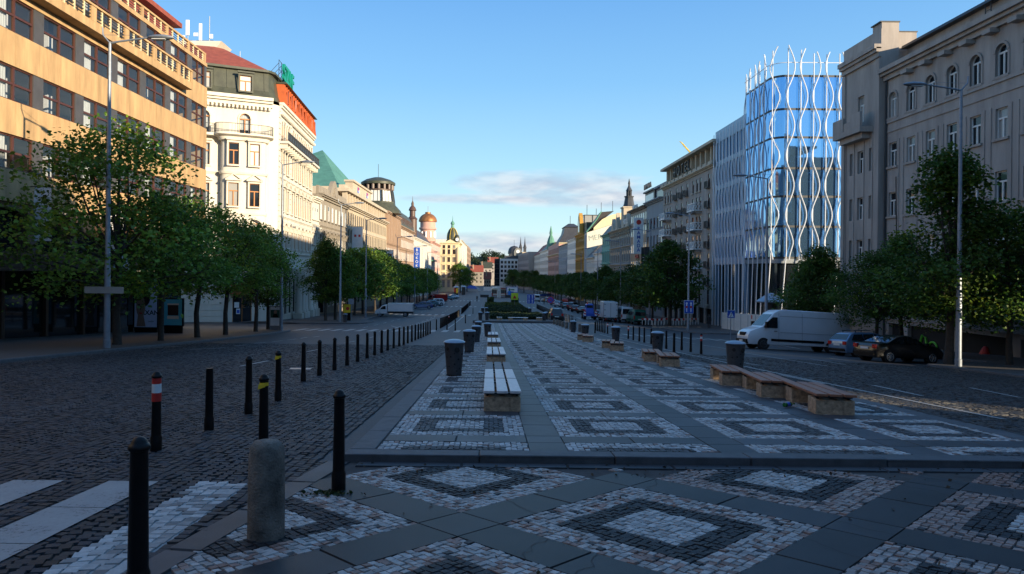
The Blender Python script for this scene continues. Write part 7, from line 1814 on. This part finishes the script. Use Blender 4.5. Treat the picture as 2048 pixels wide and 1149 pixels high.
for k, (u, v) in enumerate(((1019, 597), (1024, 599))):
    X, Y = gp(u, v); o = thing('blue_board', ('left' if k == 0 else 'right')+' of two small blue boards standing beside the tram cars', 'sign', (X, Y, G(X, Y)+.3)); b = MB().mat(mat('bright_blue', (.03, .25, .7), .5, var=.05) if k == 0 else M['blue']); b.box(-.5, .5, -.03, .03, .7, 2.2); b.build('panel', o); b = MB().mat(M['galv']); b.box(-.45, -.38, -.02, .02, 0, .7); b.box(.38, .45, -.02, .02, 0, .7); b.build('leg', o)
# ================================================================== vehicles
def paint(name, c, metal=.0, rough=.28): return mat(name, c, rough, metal, var=.04, coat=.6)
def wheel_set(o, xs, w, r, rim='alu'):
    for x in xs:
        for s in (-1, 1):
            b = MB().mat(M['rubber']); y1 = s*(w/2-.02); y0 = s*(w/2-.22)
            b.tube([(x, y0, r), (x, y0+(y1-y0)*.1, r), (x, y1-(y1-y0)*.12, r), (x, y1, r)], [r*.9, r, r, r*.9], 20); wh_ = b.build('wheel', o)
            b = MB().mat(M[rim]); yy = s*(w/2-.015); b.tube([(x, yy-.02*s, r), (x, yy, r)], r*.22, 12)
            for k in range(7):
                a = 2*math.pi*k/7; b.tube([(x+r*.15*math.cos(a), yy, r+r*.15*math.sin(a)), (x+r*.62*math.cos(a), yy-.015*s, r+r*.62*math.sin(a))], .028, 5)
            ring = [(x+r*.64*math.cos(2*math.pi*k/16), yy-.005*s, r+r*.64*math.sin(2*math.pi*k/16)) for k in range(17)]; b.tube(ring, .028, 5); b.build('rim', wh_)
def body(o, prof, w, m, zt=1.0, lean=.22, endtap=.10, name='body', Lh=None, arches=(), ra=.36):
    """closed side profile swept across the width, leaning in above zt and rounded in plan at both ends"""
    xs = [p[0] for p in prof]; a, c = min(xs), max(xs); Lh = (c-a)/2; mid = (a+c)/2
    # refine
    P = []
    for p, q in zip(prof, prof[1:]+prof[:1]):
        n = max(1, int(math.dist(p, q)/.22)); P += [(p[0]+(q[0]-p[0])*k/n, p[1]+(q[1]-p[1])*k/n) for k in range(n)]
    cx = sum(p[0] for p in P)/len(P); cz = sum(p[1] for p in P)/len(P)
    def yo(x, z):
        t = max(0, (abs(x-mid)-Lh*.62)/(Lh*.38)); return (w/2)*(1-endtap*t*t)-lean*max(0, z-zt)-.05*max(0, .55-z)
    def ring(s, ins, dy):
        return [(x+(cx-x)*ins/max(.3, math.dist((x, z), (cx, cz))), s*(yo(x, z)-dy), z+(cz-z)*ins/max(.3, math.dist((x, z), (cx, cz)))) for x, z in P]
    b = MB().mat(m); R_ = [ring(-1, .10, 0), ring(-1, .03, .02), ring(-1, 0, .08), ring(-1, 0, .3), ring(1, 0, .3), ring(1, 0, .08), ring(1, .03, .02), ring(1, .10, 0)]
    b.loft(R_)
    for x in arches:
        b.mat(M['dark'])
        for s in (-1, 1): b.tube([(x, s*(w/2-.25), ra*.9), (x, s*(w/2-.012-.05*max(0, .55-ra)), ra*.9)], ra, 20)
    return b.build(name, o), yo
def sidepanel(o, poly, yo, name, m, off=.006, both=True):
    for s in ((-1, 1) if both else (1,)):
        b = MB().mat(m); b.poly([(x, s*(yo(x, z)+off), z) for x, z in poly]); b.build(name, o)
def crosspanel(o, p, q, yo, name, m, ins=.08, off=.008, t0=0.0, t1=1.0):
    d = Vector((q[0]-p[0], q[1]-p[1])); n = Vector((-d.y, d.x)).normalized()*off
    if n.x*(1 if p[0] > 0 else -1) < 0 and abs(n.x) > .05: n = -n
    elif abs(n.x) <= .05 and n.y < 0: n = -n
    a = (p[0]+d.x*t0+n.x, p[1]+d.y*t0+n.y); c = (p[0]+d.x*t1+n.x, p[1]+d.y*t1+n.y)
    b = MB().mat(m); b.poly([(a[0], -yo(*a)+ins, a[1]), (a[0], yo(*a)-ins, a[1]), (c[0], yo(*c)-ins, c[1]), (c[0], -yo(*c)+ins, c[1])]); b.build(name, o)
M['tail'] = mat('tail_light_glass', (.45, .015, .01), .2, var=0); M['headl'] = mat('headlight_glass', (.6, .6, .62), .1, var=0); M['plate'] = mat('number_plate', (.65, .65, .62), .5, var=.05)
def car(label, x, y, rz, col, kind='hatch', L_=4.2, H=1.45, W=1.72, z=0.0, name='parked_car', cat='car', rack=False, group=None, tilt=True):
    o = thing(name, label, cat, (x, y, G(x, y)+z+.01), rz, group); h = L_/2
    if tilt:                                        # stand on the sloping road
        c, s = math.cos(rz), math.sin(rz); e = .8
        gx_ = (G(x+c*e, y+s*e)-G(x-c*e, y-s*e))/(2*e); gy_ = (G(x-s*e, y+c*e)-G(x+s*e, y-c*e))/(2*e)
        o.rotation_euler = (math.atan(gy_), -math.atan(gx_), rz)
    if kind == 'sedan':
        pr = [(-h+.06, .26), (-h, .5), (-h+.03, .82), (-h+.12, .95), (-h+.62, 1.0), (-h+1.35, H-.08), (-h+1.95, H), (-.0, H-.02), (.42, H-.13), (h-1.28, 1.0), (h-.45, .86), (h-.1, .7), (h, .5), (h-.06, .24)]
        fw, rw_ = ((h-1.28, 1.0), (.42, H-.13)), ((-h+.62, 1.0), (-h+1.35, H-.08))
        sg = [[(-h+1.0, 1.02), (-h+1.5, H-.12), (-.35, H-.09), (-.35, .98)], [(-.28, .98), (-.28, H-.09), (.36, H-.17), (h-1.35, .98)]]
    elif kind == 'wagon':
        pr = [(-h+.06, .26), (-h, .5), (-h+.03, .88), (-h+.07, .98), (-h+.42, H-.1), (-h+.75, H), (-.2, H+.0), (.35, H-.13), (h-1.22, .98), (h-.42, .85), (h-.08, .68), (h, .48), (h-.06, .24)]
        fw, rw_ = ((h-1.22, .98), (.35, H-.13)), ((-h+.07, .98), (-h+.42, H-.1))
        sg = [[(-h+.36, 1.0), (-h+.6, H-.13), (-.95, H-.1), (-.95, .98)], [(-.9, .98), (-.9, H-.1), (-.2, H-.09), (-.2, .97)], [(-.14, .97), (-.14, H-.09), (.3, H-.17), (h-1.3, .96)]]
    elif kind == 'suv':
        pr = [(-h+.06, .32), (-h, .6), (-h+.03, 1.0), (-h+.08, 1.1), (-h+.3, H-.1), (-h+.6, H), (0, H), (.35, H-.12), (h-1.1, 1.1), (h-.3, 1.0), (h-.04, .8), (h, .55), (h-.06, .3)]
        fw, rw_ = ((h-1.1, 1.1), (.35, H-.12)), ((-h+.08, 1.1), (-h+.3, H-.1))
        sg = [[(-h+.4, 1.12), (-h+.5, H-.14), (-.9, H-.12), (-.9, 1.1)], [(-.84, 1.1), (-.84, H-.12), (-.1, H-.12), (-.1, 1.08)], [(-.04, 1.08), (-.04, H-.12), (.28, H-.18), (h-1.2, 1.06)]]
    else:
        pr = [(-h+.06, .28), (-h, .5), (-h+.03, .85), (-h+.1, .98), (-h+.55, H-.08), (-h+.9, H), (-.1, H), (.32, H-.13), (h-1.1, .98), (h-.35, .84), (h-.06, .66), (h, .48), (h-.06, .24)]
        fw, rw_ = ((h-1.1, .98), (.32, H-.13)), ((-h+.1, .98), (-h+.55, H-.08))
        sg = [[(-h+.62, .99), (-h+.85, H-.12), (-.35, H-.1), (-.35, .97)], [(-.29, .97), (-.29, H-.1), (.26, H-.17), (h-1.2, .95)]]
    r = .31 if kind != 'suv' else .35; wx = (h-.82, -h+.8)
    bd_, yo = body(o, pr, W, col, zt=.95, lean=.42, arches=wx, ra=r+.055)
    crosspanel(o, *fw, yo, 'windscreen', M['glass_car'], t0=.04, t1=.96); crosspanel(o, *rw_, yo, 'rear_window', M['glass_car'], t0=.08, t1=.94)
    for p in sg: sidepanel(o, p, yo, 'side_window', M['glass_car'])
    wheel_set(o, wx, W, r)
    for s in (-1, 1):
        b = MB().mat(M['tail']); yy = s*(W/2-.24); b.box(-h-.015, -h+.09, yy-.13, yy+.13, .72 if kind != 'suv' else .85, .92 if kind != 'suv' else 1.1); b.build('tail_light', o)
        b = MB().mat(M['headl']); b.box(h-.2, h-.025, s*(W/2-.3)-.17, s*(W/2-.3)+.17, .62, .76); b.build('headlight', o)
        b = MB().mat(col); b.box(h-1.42, h-1.25, s*(W/2+.02), s*(W/2+.18), .93, 1.06); b.build('mirror', o)
    b = MB().mat(M['plate']); b.box(-h-.022, -h-.002, -.26, .26, .66, .77); b.build('number_plate', o)
    b = MB().mat(M['black']); b.box(-h-.05, -h+.1, -W/2+.2, W/2-.2, .34, .5); b.box(h-.12, h+.03, -W/2+.25, W/2-.25, .3, .45); b.build('bumper', o)
    if rack: 
        b = MB().mat(M['iron'])
        for s in (-1, 1): b.tube([(-h+.8, s*.52, H+.09), (.1, s*.52, H+.09)], .02, 6); b.box(-h+.85, -h+.9, s*.52-.02, s*.52+.02, H-.02, H+.08); b.box(.0, .05, s*.52-.02, s*.52+.02, H-.04, H+.08)
        b.tube([(-h+1.2, -.6, H+.12), (-h+1.2, .6, H+.12)], .02, 6); b.tube([(-.3, -.6, H+.12), (-.3, .6, H+.12)], .02, 6); b.build('roof_rack', o)
    return o
def van(label, x, y, rz, col, L_=6.9, H=2.65, W=1.95, kind='long', z=0, name='parked_van', cat='van', rear_glass=False, group=None):
    o = thing(name, label, cat, (x, y, G(x, y)+z+.01), rz, group); h = L_/2
    c, s = math.cos(rz), math.sin(rz); e = 1.5
    o.rotation_euler = (math.atan((G(x-s*.7, y+c*.7)-G(x+s*.7, y-c*.7))/1.4), -math.atan((G(x+c*e, y+s*e)-G(x-c*e, y-s*e))/(2*e)), rz)
    pr = [(-h+.05, .38), (-h, .6), (-h+.02, 1.6), (-h+.09, H-.2), (-h+.2, H-.04), (-h+.45, H), (h-2.4, H+.03), (h-2.05, H-.02), (h-1.72, H-.22), (h-.95, 1.48), (h-.5, 1.3), (h-.14, 1.12), (h-.02, .85), (h, .55), (h-.08, .3), (h-.5, .3)]
    wx = (h-1.05, -h+1.35); bd_, yo = body(o, pr, W, col, zt=1.2, lean=.10, endtap=.07, arches=wx, ra=.40)
    crosspanel(o, (h-.95, 1.48), (h-1.72, H-.22), yo, 'windscreen', M['glass_car'], ins=.12, t0=.06, t1=.9)
    sidepanel(o, [(h-1.95, 1.42), (h-1.95, H-.5), (h-1.62, H-.5), (h-1.1, 1.62), (h-1.02, 1.42)], yo, 'side_window', M['glass_car'])
    wheel_set(o, wx, W, .345, 'iron')
    for s in (-1, 1):
        b = MB().mat(M['headl']); b.hexa([(h-.42, s*(W/2-.1), .95), (h-.12, s*(W/2-.24), .88), (h-.06, s*(W/2-.5), .9), (h-.3, s*(W/2-.4), .95), (h-.62, s*(W/2-.045), 1.22), (h-.28, s*(W/2-.22), 1.1), (h-.16, s*(W/2-.46), 1.08), (h-.4, s*(W/2-.4), 1.16)]); b.build('headlight', o)
        b = MB().mat(M['tail']); b.box(-h-.012, -h+.05, s*(W/2-.12)-.08, s*(W/2-.12)+.08, .75, 1.2); b.build('tail_light', o)
        b = MB().mat(M['black']); b.box(h-1.25, h-1.08, s*(W/2+.02), s*(W/2+.24), 1.42, 1.8); b.build('mirror', o)
        b = MB().mat(M['black'])
        for a, c_ in ((-h+1.86, h-1.52), (-h+.1, -h+.9)): b.poly([(a, s*(yo(a, .66)+.012), .56), (c_, s*(yo(c_, .66)+.012), .56), (c_, s*(yo(c_, .66)+.014), .72), (a, s*(yo(a, .66)+.014), .72)])
        b.box(h-1.92, h-1.72, s*(W/2-.02)-.02, s*(W/2-.02)+.035, 1.2, 1.24); b.build('side_moulding', o)
        sm_ = MB().mat(M['seam'])
        for xx in (h-2.05, -.15): sm_.poly([(xx, s*(yo(xx, .6)+.007), .5), (xx+.02, s*(yo(xx, .6)+.007), .5), (xx+.02, s*(yo(xx, H-.2)+.007), H-.2), (xx, s*(yo(xx, H-.2)+.007), H-.2)])
        for zz in (1.15, H-.42):
            sm_.poly([(-h+.5, s*(yo(0, zz)+.007), zz), (h-2.1, s*(yo(0, zz)+.007), zz), (h-2.1, s*(yo(0, zz)+.007), zz+.02), (-h+.5, s*(yo(0, zz)+.007), zz+.02)])
        sm_.build('door_seam', o)
    b = MB().mat(M['black']); b.box(h-.3, h+.06, -W/2+.12, W/2-.12, .32, .62); b.box(h-.12, h+.0, -.42, .42, .84, 1.06); b.box(-h-.06, -h+.1, -W/2+.1, W/2-.1, .36, .56); b.build('bumper', o)
    b = MB().mat(M['plate']); b.box(h+.061, h+.07, -.26, .26, .44, .55); b.box(-h-.03, -h-.01, -.26, .26, .7, .81); b.build('number_plate', o)
    if rear_glass:
        b = MB().mat(M['glass_car']); b.box(-h-.012, -h+.1, -W/2+.22, W/2-.22, 1.25, H-.3); b.build('rear_window', o)
        sidepanel(o, [(-h+.4, 1.25), (-h+.4, H-.35), (h-2.1, H-.35), (h-2.1, 1.25)], yo, 'side_window', M['glass_car'])
    return o
M['seam'] = mat('panel_gap', (.16, .16, .17), .6, var=0)
vw = paint('white_car_paint', (.62, .63, .65)); vb = paint('black_car_paint', (.006, .006, .007)); vblue = paint('pale_blue_car_paint', (.16, .27, .42), .4)
dkb = paint('navy_car_paint', (.012, .03, .16)); vred = paint('red_car_paint', (.32, .015, .015)); teal = paint('teal_car_paint', (.08, .17, .2), .4); silver = paint('silver_car_paint', (.42, .44, .47), .5); dred = paint('dark_red_car_paint', (.09, .012, .012)); green = paint('green_car_paint', (.015, .12, .08))
# near right
X, Y = gp(1593, 703); van('long white panel van parked across the right road', X+.15, Y+.9, math.pi+R(2), vw, 6.9, 2.62)
X, Y = gp(1826, 733); car('black sedan parked facing the kerb beside the right lamp post', 21.7, 36.2, R(14), vb, 'sedan', 4.3, 1.42, 1.75)
X, Y = gp(1745, 707); car('pale blue estate car with roof rack between the white van and the black sedan', 22.9, 41.3, R(12), vblue, 'wagon', 4.25, 1.45, 1.72, rack=True)
# right carriageway
X, Y = gp(1113, 645.5); car('black off-road car driving away beside the round no stopping sign', X, Y+2, R(90), vb, 'suv', 4.5, 1.75, 1.8, name='car')
# blue sweeper / tractor seen from behind
X, Y = gp(1180, 640); o = thing('street_tractor', 'blue municipal tractor with red and white chevrons and an orange beacon', 'tractor', (X, Y+1, G(X, Y)), R(90))
b = MB().mat(M['blue']); b.hexa([(-.9, -.62, .9), (.7, -.62, .9), (.7, .62, .9), (-.9, .62, .9), (-.75, -.52, 1.75), (.55, -.52, 1.75), (.55, .52, 1.75), (-.75, .52, 1.75)]); b.box(.7, 2.0, -.42, .42, .8, 1.45); b.hexa([(-.78, -.55, 2.18), (.6, -.55, 2.18), (.6, .55, 2.18), (-.78, .55, 2.18), (-.7, -.45, 2.36), (.5, -.45, 2.36), (.5, .45, 2.36), (-.7, .45, 2.36)])
for px_ in (-.7, .5):
    for py in (-.5, .5): b.tube([(px_, py, 1.74), (px_, py, 2.2)], .05, 6)
b.box(-1.3, -.91, -1.0, 1.0, .55, 1.0); b.build('body', o); b = MB().mat(M['glass_car']); b.box(-.66, .46, -.47, .47, 1.76, 2.17); b.build('cab_glass', o)
b = MB()
for s in (-1, 1):
    for k in range(4): b.mat(M['red'] if k % 2 else M['white']); b.hexa([(-1.32, s*.82-.16, .6+k*.2), (-1.301, s*.82-.16, .6+k*.2), (-1.301, s*.82+.16, .68+k*.2), (-1.32, s*.82+.16, .68+k*.2), (-1.32, s*.82-.16, .78+k*.2), (-1.301, s*.82-.16, .78+k*.2), (-1.301, s*.82+.16, .86+k*.2), (-1.32, s*.82+.16, .86+k*.2)])
b.build('chevron', o); b = MB().mat(mat('orange_beacon', (.7, .1, .02), .3, var=0)); b.lathe([(.1, 2.36), (.1, 2.52), (.05, 2.58)], (-.5, .35, 0), 10); b.build('beacon', o)
for x, r in ((-.6, .62), (1.5, .42)):
    for s in (-1, 1): b = MB().mat(M['rubber']); b.tube([(x, s*.55, r), (x, s*.6, r), (x, s*.9, r), (x, s*.95, r)], [r*.9, r, r, r*.88], 18); wl_ = b.build('wheel', o); b = MB().mat(M['galv']); b.tube([(x, s*.94, r), (x, s*.97, r)], r*.45, 12); b.build('rim', wl_)
# white box truck, minibuses
def box_truck(label, x, y, rz, L_=6.5, H=3.1, W=2.2, cab=None, name='box_truck', box=None, zb=.75, pick=False):
    o = thing(name, label, 'truck', (x, y, G(x, y)), rz); h = L_/2
    b = MB().mat(box or vw); b.box(-h, h-1.9, -W/2, W/2, zb, H); b.build('cargo_box', o, bevel=.04)
    b = MB().mat(M['iron']); b.box(-h, h-.3, -.45, .45, .5, zb-.01); b.box(-h-.05, -h+.05, -W/2+.1, W/2-.1, .45, .6)
    for yy in (-.55, 0, .55): b.box(-h-.02, -h-.002, yy*W/1.1-.02, yy*W/1.1+.02, zb+.1, H-.1)
    for zz in (zb+.3, (zb+H)/2, H-.3):
        for s in (-1, 1): b.box(-h-.035, -h-.003, s*W*.42-.1, s*W*.42+.06, zz-.05, zz+.05)
    b.build('chassis', o)
    hc = 2.2 if not pick else 1.75; Wc = W-.15
    pr = [(h-1.8, .45), (h-1.8, hc-.02), (h-1.5, hc), (h-1.1, hc-.08), (h-.62, 1.15), (h-.12, .95), (h, .7), (h-.03, .38)]
    _, yo = body(o, pr, Wc, cab or vw, zt=1.0, lean=.12, name='cab', arches=(h-.75,), ra=.37); crosspanel(o, (h-.62, 1.15), (h-1.1, hc-.08), yo, 'windscreen', M['glass_car'], t0=.06, t1=.92); sidepanel(o, [(h-1.6, 1.1), (h-1.6, hc-.2), (h-1.15, hc-.22), (h-.78, 1.1)], yo, 'side_window', M['glass_car'])
    wheel_set(o, (h-.75, -h+1.1), Wc, .33, 'galv')
    for s in (-1, 1): b = MB().mat(M['tail']); b.box(-h-.06, -h-.051, s*(W/2-.3)-.1, s*(W/2-.3)+.1, .47, .58); b.build('tail_light', o)
    return o
X, Y = gp(1224, 645); box_truck('tall white box truck seen from behind next to the two minibuses', X, Y+3.4, R(87), 6.5, 2.95, 2.0)
X, Y = gp(1252, 646.5); van('white minibus seen from behind in front of the box truck', X+.05, Y+2.2, R(91), vw, 5.0, 2.3, 1.85, rear_glass=True)
X, Y = gp(1278, 650.5); van('dark green minibus seen from behind, right of the white one', X, Y+2.2, R(91), green, 4.9, 2.05, 1.8, rear_glass=True)
for (u, v, rz, c, k, H, lb) in [(1203, 640, 60, dred, 'hatch', 1.5, 'dark red car parked just behind the blue tractor'), (1213, 642, 60, silver, 'hatch', 1.45, 'pale car nose showing between the dark red car and the box truck'), (1166, 628, 60, vb, 'sedan', 1.42, 'black car parked left of the blue tractor'), (1154, 625, 60, dred, 'hatch', 1.45, 'small dark red hatchback two cars left of the tractor'), (1146, 622, 60, dred, 'suv', 1.85, 'tall dark red parked car in the right row'), (1134, 618, 60, teal, 'hatch', 1.45, 'teal car parked behind the far red van'), (1118, 614.5, 60, vw, 'wagon', 1.5, 'white estate car in the far right parking row'), (1109, 611, 60, silver, 'wagon', 1.5, 'silver car farther away than the white estate in the right row')]:
    X, Y = gp(u, v); car(lb, X+.4, Y+1.6, R(rz), c, k, 4.2, H)
X, Y = gp(1134, 614); van('bright red van parked in the far right row', X+1.0, Y+6, R(60), vred, 4.8, 2.0, 1.8)
X, Y = gp(1074, 604); van('white delivery van driving away beyond the blue lane sign', X, Y+2, R(90), vw, 4.8, 2.2, 1.8, rear_glass=True, name='van')
X, Y = gp(1095, 605); car('white and orange patrol car beside the distant worker in a bright vest', X, Y+2, R(120), vw, 'wagon', 4.4, 1.5)
for (u, v, lb) in ((1086, 594, 'dark blue car crossing at the far end of the right road'), (1097, 593.5, 'second dark car at the far end of the right road')):
    X, Y = gp(u, v); car(lb, X, Y, R(180), dkb, 'sedan', 4.4, 1.45, name='car')
# left carriageway
X, Y = gp(787, 634); box_truck('white pickup truck with a box body parked across the left kerb lane', X, Y+.9, R(180), 5.5, 1.98, 1.8, pick=True, name='pickup_truck', zb=.78)
X, Y = gp(843, 618.5); car('dark blue estate car parked across the left lane beyond the pickup', X, Y+.6, R(186), dkb, 'wagon', 4.4, 1.45)
X, Y = gp(857, 614); car('teal grey car squeezed between the dark blue car and the white one', X, Y+.8, R(200), teal, 'hatch', 4.1, 1.45)
X, Y = gp(865, 613); car('white car parked in front of the red box van', X+.2, Y+3.5, R(205), vw, 'suv', 4.3, 1.65)
X, Y = gp(872, 608); box_truck('red box van parked beyond the white car on the left', X, Y+2, R(212), 5.2, 2.4, 1.9, cab=vred, box=vred, name='box_van')
X, Y = gp(894, 600.5); car('grey-teal sedan parked beyond the red box van', X, Y, R(200), teal, 'sedan', 4.5, 1.42)
X, Y = gp(903, 598.5); car('silver sedan behind the grey-teal one on the far left lane', X, Y+4, R(200), silver, 'sedan', 4.5, 1.42)
# ------------------------------------------------------------------ two old tram cars used as a cafe
M['tram_r'] = paint('tram_red', (.28, .02, .015)); M['tram_c'] = mat('tram_cream', (.55, .5, .4), .5, var=.08)
for k, (u, lb) in enumerate(((990, 'left red and cream old tram car on the island'), (1006, 'right red and cream old tram car on the island'))):
    X, _ = ru(u, 590, 229); o = thing('tram_car', lb, 'tram', (X, 229, G(X, 229)+.40)); w = 1.12
    b = MB().mat(M['tram_r']); b.hexa([(-w, 0, .35), (w, 0, .35), (w, 10, .35), (-w, 10, .35), (-w, -.12, 1.35), (w, -.12, 1.35), (w, 10.1, 1.35), (-w, 10.1, 1.35)]); b.build('body', o)
    b = MB().mat(M['tram_c'])
    for x in (-w, -.4, .3, w-.1): b.box(x, x+.1, -.1, 0, 1.351, 2.4)
    b.box(-w, w, -.12, 10.1, 2.401, 2.65); b.box(-.7, .7, -.14, -.121, .6, 1.2)
    for y in np.arange(.4, 10, 1.2): b.box(-w, -w+.06, y, y+.12, 1.351, 2.4); b.box(w-.06, w, y, y+.12, 1.351, 2.4)
    b.build('window_posts', o); b = MB().mat(M['glass_car']); b.box(-w+.07, w-.07, .02, 9.9, 1.352, 2.4); b.build('glazing', o)
    b = MB().mat(M['tram_c'] if k == 0 else M['tile']); b.prism([(-w-.1, 2.651), (w+.1, 2.651), (.6, 3.05), (-.6, 3.05)], 'y', -.3, 10.2); b.build('roof', o)
    b = MB().mat(M['headl']); b.tube([(0, -.15, 1.0), (0, -.22, 1.0)], .12, 12); b.build('headlight', o); b = MB().mat(M['iron'])
    for y in (2, 8):
        for s in (-.8, .8): b.tube([(s-.06, y, .33), (s+.06, y, .33)], .33, 14)
    b.build('wheel', o)
for k, u in enumerate((995.5, 1000)):
    X, _ = ru(u, 590, 222); o = thing('stone_pillar', ('left' if k == 0 else 'right')+' one of two pale slim pillars standing before the tram cars', 'pillar', (X, 222, G(X, 222)+.36)); b = MB().mat(M['cream']); b.box(-.25, .25, -.25, .25, -.05, 2.9); b.box(-.3, .3, -.3, .3, 2.901, 3.1); b.build('shaft', o)
for k, u in enumerate((969, 1019)):
    X, _ = ru(u, 592, 226); o = thing('terrace_box', ('left' if k == 0 else 'right')+' dark planter box standing beside the tram cars', 'planter', (X, 226, G(X, 226)+.36)); b = MB().mat(M['iron']); b.box(-1.4, 1.4, -.4, .4, 0, .8); b.box(-1.5, 1.5, -.5, .5, .801, .9); b.build('box', o)
# ------------------------------------------------------------------ people
def person(label, x, y, rz, top, legs, H=1.75, stride=.18, z=.0, vest=None):
    J = {'pel': (0, 0, .95), 'sp': (0, .01, 1.15), 'ch': (0, 0, 1.38), 'nk': (0, .0, 1.52), 'hd': (0, -.02, 1.62), 'tp': (0, -.01, 1.75)}
    V = [J['pel'], J['sp'], J['ch'], J['nk'], J['hd'], J['tp']]; Rr = [(.15, .11), (.14, .10), (.17, .11), (.055, .055), (.085, .10), (.06, .07)]; E = [(0, 1), (1, 2), (2, 3), (3, 4), (4, 5)]
    for s in (-1, 1):
        k = len(V); f = s*stride
        V += [(s*.1, 0, .88), (s*.1, -f*.5, .5), (s*.1, -f*.5+.06*(f < 0)+f*-.4, .08), (s*.1, -f*.9-.14, .04)]; Rr += [(.09, .09), (.06, .06), (.045, .05), (.04, .035)]; E += [(0, k), (k, k+1), (k+1, k+2), (k+2, k+3)]
        k = len(V); V += [(s*.2, 0, 1.42), (s*.25, f*.3, 1.14), (s*.25, f*.6-.08, .9), (s*.25, f*.6-.12, .8)]; Rr += [(.055, .055), (.045, .045), (.033, .033), (.04, .025)]; E += [(2, k), (k, k+1), (k+1, k+2), (k+2, k+3)]
    me = bpy.data.meshes.new('person'); me.from_pydata([Vector(v) for v in V], E, []); tmp = bpy.data.objects.new('tmp', me); COL.objects.link(tmp)
    m_ = tmp.modifiers.new('Skin', 'SKIN'); tmp.modifiers.new('Sub', 'SUBSURF').levels = 2
    if not me.skin_vertices: return None
    for i, r in enumerate(Rr): me.skin_vertices[0].data[i].radius = r
    me.skin_vertices[0].data[0].use_root = True
    dg = bpy.context.evaluated_depsgraph_get(); dg.update(); m2 = bpy.data.meshes.new_from_object(tmp.evaluated_get(dg)); bpy.data.objects.remove(tmp)
    m2.materials.clear()
    for mm in (M['skin'], top, legs, M['hairm'], vest or top, M['rubber']): m2.materials.append(mm)
    for p in m2.polygons:
        c = p.center; p.use_smooth = True
        p.material_index = 5 if c.z < .07 else (2 if c.z < .93 and abs(c.x) < .19 else (0 if (c.z > 1.5 and not (c.z > 1.68 or (c.y > .03 and c.z > 1.56))) or (c.z < .86 and abs(c.x) > .19) else (3 if c.z > 1.5 else (4 if c.z > 1.0 and abs(c.x) < .2 else 1))))
    o = put('person', m2, None, (x, y, G(x, y)+z), rz); o.scale = (H/1.75,)*3
    return tag(o, label, 'person')
M['skin'] = mat('skin', (.4, .24, .17), .6, var=.05); M['hairm'] = mat('dark_hair', (.02, .015, .01), .7, var=.1); cl1 = mat('black_jacket', (.012, .012, .014), .8, var=.1); cl2 = mat('dark_trousers', (.015, .016, .022), .8, var=.1); hv = mat('orange_vest', (.6, .22, .02), .7, var=.1)
X, Y = gp(1418, 659); person('person in dark clothes standing before the pale hoarding near the crossing sign', X, Y, R(160), cl1, cl2, 1.78, .03, .1)
X, Y = gp(1088.5, 609.5); person('distant worker in an orange vest beside the patrol car', X, Y, R(20), cl1, cl2, 1.75, .12, 0, hv)
X, Y = gp(954, 603.5); person('distant person in black walking beside the left edge of the far island', X, Y, R(0), cl1, cl2, 1.78, .2)
